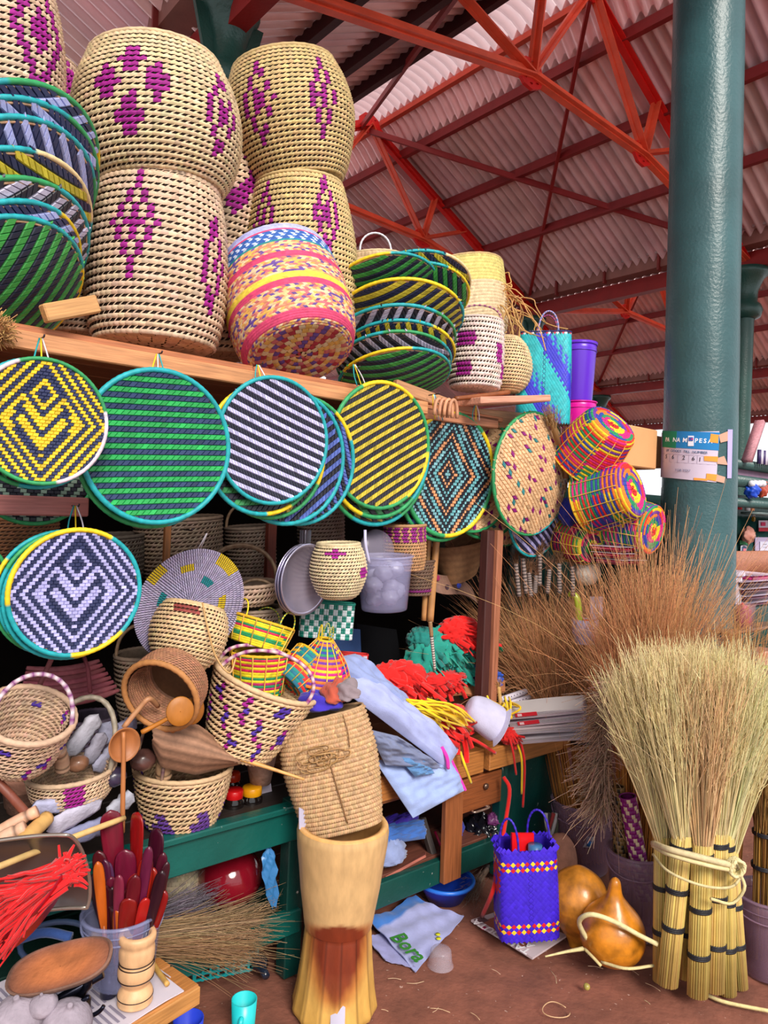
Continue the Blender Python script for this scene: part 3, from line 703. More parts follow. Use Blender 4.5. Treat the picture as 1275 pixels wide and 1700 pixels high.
O_ = ons(884, 787, .04); tray('domed straw tray with blue and purple dashes seen from its back', O_, -N-A*.04+Z*.05, sz(101, O_), tray_meshes('tan_dash', *SPEC['tan_dash'][0], **SPEC['tan_dash'][1]), 30, xref=-A)
O_ = ons(845, 838, -.12); tray('dull straw tray with green rim hanging lowest under the straw trays', O_, -N+Z*.1, sz(68, O_), tray_meshes('tan_dash', *SPEC['tan_dash'][0], **SPEC['tan_dash'][1]), 80, xref=-A)
O_ = ons(893, 848, -.03); tray('black and lilac striped tray with teal rim under the domed straw tray', O_, -N-A*.05+Z*.1, sz(76, O_), tray_meshes('stripe_lilac', *SPEC['stripe_lilac'][0], **SPEC['stripe_lilac'][1]), 0, xref=-A)
W_('maze_lilac', 'round tray with lilac and navy maze diamond, yellow and teal rim', 128, 984, 105, .22, loop=(125, 840))
W_('rim_green', 'green rimmed tray behind the lilac maze tray', 112, 986, 103, .17, spin=60)
W_('rim_teal', 'blue and yellow rimmed tray behind the lilac maze tray, furthest left of its cluster', 102, 984, 102, .145, spin=20)
W_('stripe_navy', 'navy striped tray tucked directly behind the lilac maze tray', 119, 990, 103, .195, spin=120)
W_('rim_teal', 'teal rimmed tray cut off by the left picture edge beside the lilac maze tray', -92, 985, 100, .10, spin=200)
W_('grey_green', 'grey green maze tray half hidden behind the plank on the far left', 60, 770, 100, -.06)
# pile of bowls on the shelf, far left (rims up, undersides to the viewer)
def bowl(label, key, u, v, rpx, off, axis, spin, grp):
    O = ons(u, v, off); tray(label, O, axis, sz(rpx, O), tray_meshes(key, *SPEC[key][0], **SPEC[key][1]), spin, None, grp, cat='tray', name='tray_bowl')
ax_l = -.42*A+.72*Z-.55*N
GL = 'bowl trays piled on the shelf, far left'; GC = 'bowl trays piled at the middle of the shelf'
for k, (key, u, v, r, lab) in enumerate((
    ('bowl_blue', 8, 300, 172, 'topmost bowl tray of the left pile, blue and navy with yellow patched teal rim'),
    ('bowl_blue', 4, 322, 168, 'second bowl tray of the left pile with a green rim line'),
    ('bowl_blue', 2, 350, 168, 'third bowl tray from the top of the left pile, blue weave'),
    ('bowl_yellow', -4, 396, 166, 'yellow and navy bowl tray in the middle of the left pile'),
    ('bowl_black', -6, 440, 166, 'black and grey bowl tray below the yellow one, left pile'),
    ('bowl_blue', -10, 470, 160, 'blue bowl tray second from the bottom of the left pile'),
    ('bowl_green', -12, 492, 158, 'green and navy bowl tray at the bottom of the left pile'))):
    bowl(lab, key, u, v, r, -.14, ax_l+.05*A*rng.standard_normal(), 20+k*37, GL)
for k, (key, u, v, r, dx, lab) in enumerate((
    ('bowl_green', 640, 474, 84, .05, 'small green bowl tray at the top left of the middle pile'),
    ('bowl_yellow', 690, 478, 90, .14, 'tipped yellow bowl tray topping the right of the middle pile'),
    ('bowl_green', 694, 494, 84, .18, 'green bowl tray with yellow and white rim below the tipped one'),
    ('bowl_yellow', 664, 532, 104, .16, 'yellow and navy bowl tray in the upper half of the middle pile'),
    ('bowl_black', 655, 568, 100, .14, 'black and lilac bowl tray with green rim, middle pile'),
    ('bowl_yellow', 660, 590, 94, .18, 'yellow bowl tray under the black one in the middle pile'),
    ('bowl_black', 654, 605, 94, .14, 'grey zigzag bowl tray second from the bottom, middle pile'),
    ('bowl_green', 655, 626, 92, .05, 'green and black bowl tray at the bottom of the middle pile'))):
    bowl(lab, key, u, v, r, -.12, dx*A+.86*Z-.30*N, 60+k*53, GC)
# lilac coiled plate with yellow and teal patches
O = ons(314, 1003, -.10); R = sz(97, O); x, y, z = axes(N-.22*Z+.05*A)
e = thing('coiled_plate', 'large round lilac coiled plate with yellow and teal patches', 'plate', O, (x, y, z))
mb = MB(); rings = 15
for k in range(rings):
    rr = R*(k+.7)/rings; n_ = max(10, int(150*(k+1)/rings)); t = np.arange(n_)*2*math.pi/n_
    cc = vary(C('#b9aed0'), n_, .08)
    for (k0, k1, a0, a1, c_) in ((12, 15, 38, 66, YEL*.9), (9, 11, 92, 112, YEL*.8), (8, 10, -12, 12, YEL*.85), (6, 8, 45, 68, TEAL*.7), (7, 9, 155, 180, TEAL*.7), (8, 10, 192, 212, YEL*.85), (12, 15, 130, 150, YEL*.8), (5, 7, 278, 300, TEAL*.8)):
        if k0 <= k < k1:
            dg = np.degrees(t); m_ = ((dg-a0) % 360) < (a1-a0); cc[m_] = c_
    X_ = np.stack([-np.sin(t), np.cos(t), 0*t], -1); R_ = np.stack([np.cos(t), np.sin(t), 0*t], -1)
    mb.stamp(TI_T, TI_F, rr*R_+np.array((0, 0, .02*(rr/R)**2)), X_*2*math.pi*rr/n_*.72, R_*R/rings*1.02, np.repeat([[0, 0, R/rings*.55]], n_, 0), cc)
a = np.arange(48)*2*math.pi/48; rr = np.linspace(.01, R, 6)
mb.grid(np.stack([rr[:, None]*np.cos(a), rr[:, None]*np.sin(a), np.repeat(.02*(rr[:, None]/R)**2-.004, 48, 1)], -1), C('#3c3458'), cv=True)
part('coil', mb, 'straw', e)
mb = MB(); tp = np.array([(-.006, R*.97, .01), (-.004, R*1.12, .03), (-.001, R*1.32, .05), (.001, R*1.32, .05), (.006, R*.97, .01)]); mb.tubes(tp, .0018, WHITE, 5); part('hanging_loop', mb, 'cord', e)
# ============================================================ baskets on the upper shelf
def dpat(*motifs, c=PURP):
    def f(i, j, rows, ns):
        for m_ in motifs:
            if m_(i, j, ns): return c
        return None
    return f
Q = lambda ns, ang: ns*(270+ang)/360.       # stitch index facing the viewer, turned by ang degrees to the right
def four(row, colm):                         # cross of four small solid diamonds
    fs = [diam(row+4.6, colm, 3.4, 1.9, 2, 2), diam(row-4.8, colm, 4.6, 1.9, 2, 2), diam(row+.8, colm-3.2, 4, 1.8, 2, 2), diam(row+.8, colm+3.2, 4, 1.8, 2, 2)]
    return lambda i, j, ns: any(g_(i, j, ns) for g_ in fs)
GB = 'tall barrel baskets on the upper shelf'
BAR = [(0, .74), (.10, .86), (.3, .97), (.52, 1.0), (.75, .94), (.92, .83), (1, .78)]
def barrel(label, ub, vb, ut, vt, off, r, rows, ns, motifs, dn=0., prof=BAR, c0=STRAW, **k):
    e, B, ax, H, kk = basket('barrel_basket', label, ub, vb, ut, vt, off, [(t, q*r) for t, q in prof], rows, ns, dpat(*motifs), dn=dn, group=GB, c0=c0, half=False, slant=.006, back='#38241a', **k)
    pr = prof[-1][1]*r*kk
    rm_ = [o for o in e.children if o.name.startswith('rim')][0]
    part('rim_band', ring_tube(pr+.003, H-.03, .007, np.asarray(c0)*.85, 60, 6, ridges=.2), 'straw', rm_)
    return e
y1, y2, p1 = C('#dcc39a'), C('#d6b981'), C('#d8b99c')
barrel('upper barrel basket with a purple cross of small diamonds beside the left tray pile', 268, 318, 258, 112, -.27, 133, 24, 72, [four(12.5, Q(72, -22)), diam(11, Q(72, 42), 8, 3.2), four(12, Q(72, 150))], c0=y1)
barrel('lower barrel basket under the cross-patterned one, with hollow purple diamond', 258, 575, 266, 312, -.27, 108, 23, 60, [diam(14, Q(60, -24), 7, 3.2, .66, .40), diam(10.5, Q(60, 46), 7.5, 2.8, .65, .3)], prof=[(0, .86), (.15, .97), (.45, 1.02), (.75, .98), (.93, .90), (1, .86)], c0=p1)
barrel('barrel basket topping the right stack in front of the roof truss, two hollow diamonds', 498, 305, 471, 116, -.30, 103, 26, 66, [diam(14, Q(66, -34), 9, 3.0, .70, .36), diam(14, Q(66, 24), 9, 2.6, .66, .36), diam(13, Q(66, 140), 9, 3.)], prof=[(0, .68), (.12, .80), (.4, .96), (.6, 1.0), (.82, .93), (1, .80)], c0=y2)
barrel('lower barrel basket of the right stack, behind the pink striped basket', 507, 585, 496, 312, -.30, 88, 30, 70, [diam(22, Q(70, 22), 8, 3.2, .68, .38), diam(21, Q(70, -50), 8, 3, .66, .38)], prof=[(0, .85), (.3, .97), (.6, 1.0), (.85, .90), (1, .80)], c0=y2)
barrel('barrel basket deep between the two stacks with solid purple diamond', 345, 428, 338, 205, -.55, 92, 22, 56, [diam(12, Q(56, 26), 8, 5.5, .5, .0)], c0=p1)
barrel('barrel basket at shelf level between the two stacks, mostly hidden', 358, 592, 352, 420, -.50, 84, 16, 50, [diam(8, Q(50, 20), 7, 3, 2, 2)], c0=p1*.9)
barrel('barrel basket cut off by the top left picture corner, purple double diamond', 8, 225, -8, -60, -.24, 96, 26, 60, [diam(13, Q(60, 32), 10, 5, .7, .4)], c0=p1)
barrel('lower barrel basket hidden behind the left tray pile', 6, 520, 8, 240, -.42, 92, 20, 50, [diam(10, Q(50, 20), 7, 4)], c0=p1)
barrel('added dim barrel basket filling the bright gap behind the foot of the left tray pile', 118, 556, 112, 420, -.50, 62, 14, 46, [], c0=p1*.8)  # added to cover bright sky showing through, its straw colour darkened like shade
barrel('barrel basket far back behind the top left one, only its edge showing', 88, 330, 82, 110, -.60, 52, 18, 44, [diam(15, Q(44, 30), 3, 3, 2, 2)], c0=p1)
# pink striped basket lying back, base towards the viewer
bands = [(0, .06, None), (.06, .13, C('#d2436e')), (.13, .34, None), (.34, .40, C('#d2436e')), (.40, .46, C('#ecd24a')), (.46, .62, None), (.62, .68, C('#d2436e')), (.68, .78, None), (.78, .81, C('#1d8a8c')), (.81, .93, C('#2f5fae')), (.93, .95, C('#e04a78')), (.95, 1.01, C('#b3b6ea'))]
mix = [C('#e8c48a'), C('#d88a6a'), C('#e6b25a'), C('#6a4a9a'), C('#e0c8a0'), C('#c86a70')]
def band(i, j, rows, ns):
    t = (i+.5)/rows
    for a_, b_, c_ in bands:
        if a_ <= t < b_:
            if c_ is None: return mix[int((j*7+i*13+(j*i) % 5) % 6)]
            if b_ == .93 and (i+j) % 3 == 0: return C('#c8d4f0')
            return c_
e, B, ax, H, k = basket('striped_basket', 'pink, yellow and blue striped basket tipped back so its coiled base shows', 500, 590, 458, 442, -.02, [(0, 78), (.05, 92), (.25, 104), (.6, 106), (.9, 100), (1, 94)], 52, 96, band, 'tight', dn=-.20, rim=.007, rimc=C('#b3b6ea'), zig=True,
   handles=[(math.radians(150), math.radians(205), .07, .0045, C('#dcd6f0'), C('#4a76b8')), (math.radians(100), math.radians(140), .09, .0045, C('#dcd6f0'), C('#c86a70')), (math.radians(330), math.radians(372), -.07, .004, C('#e0a08a'), C('#d8c8e0'), (0, -.02, 0))])
for o in e.children:
    if o.name.startswith('base'): bpy.data.objects.remove(o)
part('base', bottom_disc(78*k, 0, C('#c89058'), 8, 44, -1, lambda r_, q_: (mix+[C('#b03040')])[(q_*5+r_*3) % 7]*.9), 'straw', e)
# things at the middle of the shelf
basket('grey_basket', 'small tan basket with dark band and white handles behind the middle tray pile', 625, 560, 617, 430, -.35, [(0, 55), (.6, 58), (1, 54)], 14, 60, lambda i, j, r_, n_: (C('#5a3a44') if i in (11,) else (C('#c9b0c0') if i < 9 else C('#d8b890'))), 'tight', rim=.006,
   handles=[(math.radians(250), math.radians(305), .085, .005, WHITE, WHITE*.9), (math.radians(60), math.radians(110), .085, .005, WHITE, WHITE*.9)])
basket('wide_basket', 'wide yellow straw basket standing open behind the middle tray pile', 772, 585, 744, 462, -.32, [(0, 64), (.3, 80), (.7, 88), (1, 92)], 26, 110, lambda i, j, r_, n_: (C('#d9c878') if i > 17 else C('#dcc29a')), 'tight', rim=.006, zig=True, c0=C('#d2b27c'), dn=-.08)
def squares(i, j, rows, ns):
    jj = (j-Q(ns, 0)+ns/2) % ns-ns/2
    for (r0, r1, a, b) in ((8, 10, -6, -1), (2, 4, -6, -2), (5, 8, 7, 9), (2, 4, 10, 12)):
        if r0 <= i <= r1 and a <= jj <= b: return PURP
    return None
basket('purple_check_basket', 'small white basket with purple squares on the shelf beside the tray pile', 788, 645, 793, 535, -.06, [(0, 38), (.1, 42), (.5, 44), (1, 41)], 14, 52, squares, c0=C('#e2cdc4'), rim=.006,
   handles=[(math.radians(200), math.radians(340), .09, .005, PURP*.8, C('#d8b89a'), (0, .05, 0))])
basket('round_bag_basket', 'round straw bag basket with long handles and a purple motif', 838, 650, 842, 562, -.10, [(0, 22), (.15, 36), (.45, 42), (.8, 34), (1, 20)], 18, 52, dpat(diam(10, Q(52, -35), 5, 4, .5, .3)), c0=C('#d8bd90'), rim=.006,
   handles=[(math.radians(180), math.radians(300), .16, .005, C('#c8a060'), C('#b88a50'), (-.03, 0, 0)), (math.radians(240), math.radians(360), .15, .004, C('#c8a060'), C('#b88a50'))])
# raffia frizz hanging on the wide basket
O = ons(835, 500, -.16); mb = MB(); paths = []
for k in range(42):
    p = np.array([rng.normal(0, .02), rng.normal(0, .02), rng.normal(.02, .03)]); d = rng.normal(0, .03, 3)+np.array((.01, 0, -.01)); pts = [p]
    for q in range(5): d = d*.6+rng.normal(0, .026, 3)+np.array((.004, 0, -.014)); pts.append(pts[-1]+d)
    paths.append(crom(np.array(pts), 14))
mb.tubes(np.array(paths), .0028, vary(C('#c99a5c'), 42, .15), 5); single('raffia_tangle', mb, 'straw', 'tangle of loose raffia cords over the round bag basket', 'raffia', None, O, (A, -N, Z), kind='stuff')
# blue and turquoise plaited bag
def bluebag(i, j, rows, ns):
    q = (j/ns*4) % 4; x_ = (j-ns*.75)/ns*4; t = i/rows
    if t > .95: return [C('#c02848'), C('#e6d8e0'), C('#1c2030')][(i+j) % 3]
    a_ = (x_*1.1+t*1.6) % 1.2
    if a_ < .38: return C('#2f2ec4')
    if a_ < .72: return C('#1fa6b4') if (i+j) % 2 == 0 or a_ > .60 else C('#2f49c8')
    return C('#22b3bb')
basket('plaited_bag', 'tall blue and turquoise plaited plastic bag with twisted handles', 900, 705, 905, 555, -.02, [(0, 44), (.5, 44), (1, 42)], 40, 52, bluebag, 'dia', e=5., ex=.5, rim=.004, rimc=C('#1c2a6a'), back='#1c2a7a', cat='bag', half=True,
   handles=[(math.radians(255), math.radians(300), .11, .005, C('#2a6fb4'), C('#c8a0c0')), (math.radians(60), math.radians(110), .12, .005, C('#b03068'), C('#2a3060'))])
# two stacked buckets
def bucket(label, ub, vb, ut, vt, off, r0, r1, c, group=None, m='plastic', Y=None, lid=False, name='plastic_bucket', handle=True):
    B, T, H = frame_px(ub, vb, ut, vt, off, 0, Y); k = B[1]/FPX; a_, b_ = r0*k, r1*k
    e = thing(name, label, 'bucket', B, axes(T-B, view_x(B)), group)
    mb = MB(); mb.lathe([(0, 0), (a_*.96, 0), (a_, .006), (b_*.985, H*.86), (b_, H*.9), (b_*.99, H), (b_*.955, H), (b_*.94, H*.88), (a_*.95, .012), (0, .012)], c, 40); body_ = part('body', mb, m, e)
    mb = MB(); mb.tubes(ring_pts(b_*1.02, H*.985), b_*.045, c, 8, closed=True, ref=(0, 0, 1)); part('rim', mb, m, e)
    mb = MB(); mb.tubes(ring_pts(b_*1.01, H*.86), b_*.02, c, 6, closed=True, ref=(0, 0, 1)); part('rim_band', mb, m, body_)
    if lid: mb = MB(); mb.lathe([(b_*1.05, H*.97), (b_*1.06, H*1.015), (b_*.9, H*1.02), (b_*.85, H*1.0), (0, H*1.0)], c, 40); part('lid', mb, m, e)
    if handle:
        mb = MB(); p = arc((b_*1.02, 0, H*.9), (-b_*1.02, 0, H*.9), (0, -b_*1.02, -H*.14), 24); mb.tubes(p, b_*.03, c*1.05, 6); part('handle', mb, m, e)
    return e, H, k
def ring_pts(r, z, n=48, ex=1.): a = np.arange(n)*2*math.pi/n; return np.stack([r*np.cos(a), ex*r*np.sin(a), 0*a+z], -1)
bucket('tall purple lidded plastic bucket behind the blue plaited bag', 958, 668, 962, 572, -.22, 24, 28, C('#6a35d8'), lid=True, handle=False)
bucket('magenta plastic bucket below the purple one', 958, 745, 960, 668, -.22, 25, 29, C('#f01aa8'), handle=False)
# curved wooden belts
O = ons(732, 672, .06)
for k in range(4):
    mb = MB(); p = arc((-.035+.014*k, 0, -.045), (.012+.014*k, 0, -.05), (0, 0, .07), 16); p[:, 1] -= .01*k
    a = p; V = np.stack([a+np.array((0, s_*.012, 0))*1.0+np.array((0, 0, 0)) for s_ in (-1, 1)], 1)
    mb.tubes(a, .008, vary(C('#c58a68'), 1, .08)[0], 6); single('rolled_strap', mb, 'cord', 'tan rolled strap hanging over the shelf edge, %s from the left' % ('first', 'second', 'third', 'fourth')[k], 'strap', 'tan straps at the shelf edge', O+A*.004*k, (A, -N, Z))
# coarse brown fibre thing at the far left edge of the shelf
O = ons(-6, 548, .06); mb = MB(); n_ = 260; d = nrm(rng.standard_normal((n_, 3))); p0 = d*.02; P = np.stack([p0, d*.035+rng.normal(0, .004, (n_, 3)), d*.05+rng.normal(0, .008, (n_, 3))], 1)
mb.tubes(P, .0012, vary(C('#b98a52'), n_, .2), 4); mb.lathe([(.001, -.03), (.02, -.02), (.03, 0), (.02, .02), (.001, .03)], C('#8a5a30'), 12); single('fibre_tuft', mb, 'straw', 'brown coconut fibre tuft at the far left end of the shelf', 'tuft', None, O, kind='stuff')
# ============================================================ goods on the counter, left half
def bk(name, label, ub, vb, ut, vt, off, rad, rows, ns, **k): return basket(name, label, ub, vb, ut, vt, off, rad, rows, ns, **k)
def spots(lst, ca=PURP, cb=C('#4a2a9a')):
    """small purple and violet diamonds: (row, angle, half rows)"""
    def f(i, j, rows, ns):
        for r_, a_, h_ in lst:
            dj = (j-Q(ns, a_)+ns/2) % ns-ns/2
            if abs(i-r_)/(h_*.85)+abs(dj)/.95 <= 1.: return cb if abs(i-r_) < .8 else ca
        return None
    return f
pk = C('#d9b994')
# handled basket leaning at the middle of the counter
bk('handled_basket', 'tan basket with purple diamonds and two pink-wrapped handles, tipped on the heap', 394, 1246, 442, 1130, .0, [(0, 48), (.12, 58), (.5, 73), (1, 88)], 13, 50,
   pat=spots([(10, -55, 2.5), (9, -18, 2.5), (10.3, 22, 2), (6.5, -38, 3), (6.5, 2, 3), (5.5, 42, 3), (3, -24, 2.6), (2.6, 18, 2.6), (6, -75, 3), (6, 120, 3), (9, 170, 3)]), c0=C('#e0bd92'), dn=.05, rim=.010, inw=True,
   handles=[(math.radians(200), math.radians(318), .13, .007, PURP*.8, C('#e6cbc4'), (.04, 0, 0)), (math.radians(160), math.radians(30), .10, .007, PURP*.8, C('#e6cbc4'), (.0, .0, 0))])
# upturned straw basket with a cord
e, B, ax, H, k = bk('straw_bowl', 'pale straw bowl basket with cord and red motif in front of the lilac plate', 300, 1106, 324, 1008, .0, [(0, 30), (.06, 42), (.3, 58), (.6, 63), (.9, 56), (1, 48)], 16, 50,
   pat=dpat(diam(13.5, Q(50, -14), 1.6, 4.5, 2, 2), c=C('#8c3a34')), c0=C('#d8b88c'), dn=-.03, style='coil')
mb = MB(); mb.tubes(crom([(.02, -.135, H), (.06, -.14, H*.55), (.10, -.12, H*.2), (.15, -.12, .0), (.16, -.10, .05)], 24), .003, C('#c49a62'), 6); part('cord', mb, 'cord', e)
# shallow wicker basket on its side
bk('wicker_basket', 'shallow brown wicker basket lying on its side above the wooden ladles', 294, 1122, 266, 1156, .05, [(0, 50), (.15, 57), (.6, 61), (1, 62)], 12, 66, style='coil', c0=C('#a87456'), dn=.065, inw=True, back='#3a2016', rim=.010, rimc=C('#b57a45'))
# big violet-flower basket at the front edge
def zigz(i, j, rows, ns):
    jj = (j-Q(ns, 0)+ns/2) % ns-ns/2
    for c_, top in ((-9, 4), (-3.5, 5), (3.5, 5.4), (10, 4.5)):
        if i < top and abs(jj-c_) <= (top-i)*.55: return C('#5c3488')
    if 7 <= i <= 9 and -13 <= jj <= -11: return C('#4a2a80')
    return None
bk('counter_basket', 'straw basket with violet triangles at the front of the counter above the rail', 300, 1366, 305, 1272, -.09, [(0, 50), (.15, 60), (.6, 72), (1, 78)], 11, 44, pat=zigz, c0=C('#d2b088'), rim=.009, inw=True,
   handles=[(math.radians(195), math.radians(245), .22, .006, C('#5a3a44'), C('#b99a80'), (.02, 0, 0))])
# wide low basket full of stones
bk('stone_basket', 'low straw basket with a purple stripe, holding grey whetstones', 120, 1325, 118, 1278, -.02, [(0, 52), (.3, 62), (1, 68)], 8, 56, pat=lambda i, j, r_, n_: (PURP if abs((j-Q(n_, 4)+n_/2) % n_-n_/2) < 2 else None), c0=C('#d0b090'), rim=.008, inw=True,
   handles=[(math.radians(200), math.radians(330), .21, .009, C('#8a8070'), C('#a89a88'), (.06, .06, 0))])
# open basket at the far left
bk('open_basket', 'open tan basket with purple spots and a pink-wrapped handle at the far left', 28, 1262, 48, 1186, .05, [(0, 44), (.2, 56), (.6, 64), (1, 70)], 10, 44, pat=spots([(4, 32, 1.5), (7, -30, 1.6), (2, 8, 1.4), (6, 60, 1.5), (8, 100, 2), (7, 160, 2)]), c0=C('#d2ae92'), dn=.07, rim=.010, inw=True,
   handles=[(math.radians(215), math.radians(335), .12, .007, C('#7a2a70'), C('#e2cfd4'), (.0, .08, 0))])
# dark baskets in the shade
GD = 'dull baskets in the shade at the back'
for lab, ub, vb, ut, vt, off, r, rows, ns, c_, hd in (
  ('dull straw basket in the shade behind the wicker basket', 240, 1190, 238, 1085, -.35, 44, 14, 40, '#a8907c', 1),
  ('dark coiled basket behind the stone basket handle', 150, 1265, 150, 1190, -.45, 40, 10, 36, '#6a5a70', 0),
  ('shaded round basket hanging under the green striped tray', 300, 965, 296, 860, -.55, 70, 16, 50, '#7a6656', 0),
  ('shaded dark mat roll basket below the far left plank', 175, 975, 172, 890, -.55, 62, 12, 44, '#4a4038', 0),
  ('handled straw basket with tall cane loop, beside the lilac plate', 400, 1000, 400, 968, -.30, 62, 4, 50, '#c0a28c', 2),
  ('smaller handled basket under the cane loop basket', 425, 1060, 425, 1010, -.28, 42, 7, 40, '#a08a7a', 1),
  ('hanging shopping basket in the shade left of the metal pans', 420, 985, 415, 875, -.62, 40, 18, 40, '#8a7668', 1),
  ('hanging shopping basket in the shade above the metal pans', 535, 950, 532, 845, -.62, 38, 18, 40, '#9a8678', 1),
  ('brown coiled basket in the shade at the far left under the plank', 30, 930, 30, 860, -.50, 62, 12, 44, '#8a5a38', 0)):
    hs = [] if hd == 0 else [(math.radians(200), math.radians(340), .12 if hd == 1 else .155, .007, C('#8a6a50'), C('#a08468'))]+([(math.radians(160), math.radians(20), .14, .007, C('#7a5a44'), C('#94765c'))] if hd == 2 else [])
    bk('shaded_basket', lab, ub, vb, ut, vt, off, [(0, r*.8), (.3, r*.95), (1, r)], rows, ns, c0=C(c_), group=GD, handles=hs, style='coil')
# rainbow baskets on the heap
RB = [C('#e02420'), C('#e8c81e'), C('#d41e78'), C('#1e8a58'), C('#2a3f9c'), C('#e8781e'), C('#6a2a94')]
def rainbow(seed, bi=4, bj=6, pal=None):
    r_ = np.random.default_rng(seed); tab = r_.integers(0, 7, (20, 40)); pal = pal or RB
    def f(i, j, rows, ns): 
        q = tab[i//bi, j//bj]; 
        return pal[(q+(i % 2)*(1+(j//bj) % 3)) % len(pal)]
    return f
RGR = 'rainbow wicker baskets'
yg = [C('#e6d21e'), C('#1e8a58'), C('#e6d21e'), C('#2a9a5c'), C('#d41e50')]
def colourful(label, ub, vb, ut, vt, off, rad, rows, ns, seed, dn=0., pal=None, bi=4, bj=6, hc=(YEL, C('#1e8a58')), hd=True, Y=None, base=True):
    e, B, ax, H, k = basket('rainbow_basket', label, ub, vb, ut, vt, off, rad, rows, ns, rainbow(seed, bi, bj, pal), 'tight', dn=dn, c0=C('#e8c81e'), group=RGR, Y=Y, rim=.006, rimc=C('#e6b41e'), bottom=False, back='#241420', fill=1.35,
        handles=[(math.radians(190), math.radians(235), .06, .003, hc[0], hc[0]), (math.radians(300), math.radians(345), .06, .003, hc[0], hc[1]), (math.radians(60), math.radians(110), .06, .003, hc[1], hc[0])] if hd else None)
    r_ = np.random.default_rng(seed+5)
    part('base', bottom_disc(rad[0][1]*k, 0, C('#e0304a'), 7, 34, -1, lambda a_, b_: (pal or RB)[int((a_//2+b_//5) % len(pal or RB))]), 'straw', e)
    n_ = 14; t = np.arange(n_)*2*math.pi/n_; mb = MB(); P, _ = surf_of_profile([(r*k, q*H) for q, r in rad], 8); P[:, 0] += .004
    mb.tubes(np.stack([P[None, :, 0]*np.cos(t)[:, None], P[None, :, 0]*np.sin(t)[:, None], np.repeat(P[None, :, 1], n_, 0)], -1), .0025, vary(C('#e2b04a'), n_, .2), 5); part('stakes', mb, 'straw', e)
    return e
colourful('small yellow and green wicker basket with yellow handles on the heap', 425, 1072, 438, 1032, -.10, [(0, 44), (1, 52)], 12, 44, 3, pal=yg, bj=40, bi=1)
colourful('red and green striped wicker basket standing inside the tipped tan basket', 428, 1150, 432, 1082, -.06, [(0, 40), (1, 48)], 16, 44, 4, pal=[C('#d41e50'), C('#e6d21e'), C('#1e8a58'), C('#b01e60')], bj=40, bi=3, hd=False)
colourful('rainbow cone basket tipped right beside the blue bags', 530, 1128, 540, 1062, .02, [(0, 52), (.5, 38), (1, 12)], 18, 40, 5, dn=.02, bi=4, bj=9, hc=(YEL*.8, C('#2a8a7a')))
colourful('teal and orange wicker basket in the mouth of the sisal bag', 478, 1140, 520, 1100, .0, [(0, 34), (1, 40)], 12, 36, 6, pal=[C('#1a8a80'), C('#e0302a'), C('#1f6f8a'), C('#e8a81e')], hd=False)
# pink fan of dried fronds
mb = MB(); o = ons(118, 1142, -.25); k = o[1]/FPX
for q in range(8):
    t = np.linspace(-1, 1, 16); y_ = -q*.004; w_ = (80-q*3)*k
    P = o+(t*w_)[:, None]*A+Z*((q*5.5-26*(t**2)+6)*k*1.0-.03)[:, None]*-1*-1 if False else o+(t*w_)[:, None]*A+((q*6.5-24+10*t**2)*k)[:, None]*Z-N*(q*.012)
    mb.tubes(P, 6.8*k*(1-.55*np.abs(t)**3), vary(C('#b5606c'), 1, .14)[0], 8)
e = thing('pink_fan', 'pink dyed fan of curved fronds in the shade under the lilac maze tray', 'fan', o); wpart('fronds', mb, 'straw', e)
mb = MB(); mb.tubes(np.array([ons(60, 1150, -.2), ons(85, 1095, -.24), ons(78, 1080, -.3)]), .009, C('#8a4a4c'), 6); mb.tubes(np.array([ons(150, 1150, -.2), ons(146, 1110, -.24), ons(140, 1092, -.3)]), .007, C('#9a4a54'), 6); wpart('binding', mb, 'straw', e)
# whetstones
GSn = 'grey whetstones'
def stone(label, u, v, off, L, w_, ang, th=14, c='#b9b6c6'):
    o = ons(u, v, off); k = o[1]/FPX; a = math.radians(ang); x = A*math.cos(a)+Z*math.sin(a); y = -A*math.sin(a)+Z*math.cos(a); y = nrm(y+N*.35)
    m, n = 9, 7; P = []
    r_ = np.random.default_rng(int(u*31+v)); mb = MB()
    tt = np.linspace(-1, 1, 11); prof = (1-np.abs(tt)**6)**.4*(1+.06*r_.standard_normal(11)); a_ = np.arange(10)*2*math.pi/10; gx, gy = ring_xy(a_, 4., 1.)
    G = (tt*L*k/2)[:, None, None]*x+(prof[:, None]*gx*w_*k/2)[..., None]*y+(prof[:, None]*gy*th*k/2)[..., None]*np.cross(x, y)
    mb.grid(G+r_.normal(0, .0012, G.shape), vary(C(c), 1, .06)[0], cv=True)
    single('whetstone', mb, 'stone', label, 'stone', GSn, o, smooth=True)
stone('long pale whetstone leaning in the stone basket', 138, 1220, -.05, 78, 30, 52); stone('short dark whetstone beside the long leaning one', 158, 1243, -.03, 56, 26, 60, c='#8f8c9c')
stone('pale whetstone standing at the back of the stone basket', 178, 1218, -.12, 40, 34, 75, c='#aeb0cc'); stone('bluish whetstone behind the ladle bowl', 205, 1208, -.14, 46, 26, 20, c='#a8aac8')
stone('grey whetstone under the ladle bowl', 178, 1258, -.04, 56, 30, 40, c='#9a98ac'); stone('flat whetstone below the stone basket', 85, 1338, .06, 64, 26, -8, c='#aeaecb')
stone('marbled whetstone beside the dark red paddles', 125, 1352, .07, 92, 36, 22, c='#bcb8cc'); stone('low bluish whetstone above the metal scoop', 140, 1382, .06, 84, 34, 8, c='#8a8cae'); stone('pale whetstone behind the dark red paddles', 200, 1335, .03, 50, 30, 30, c='#b4b4c6')
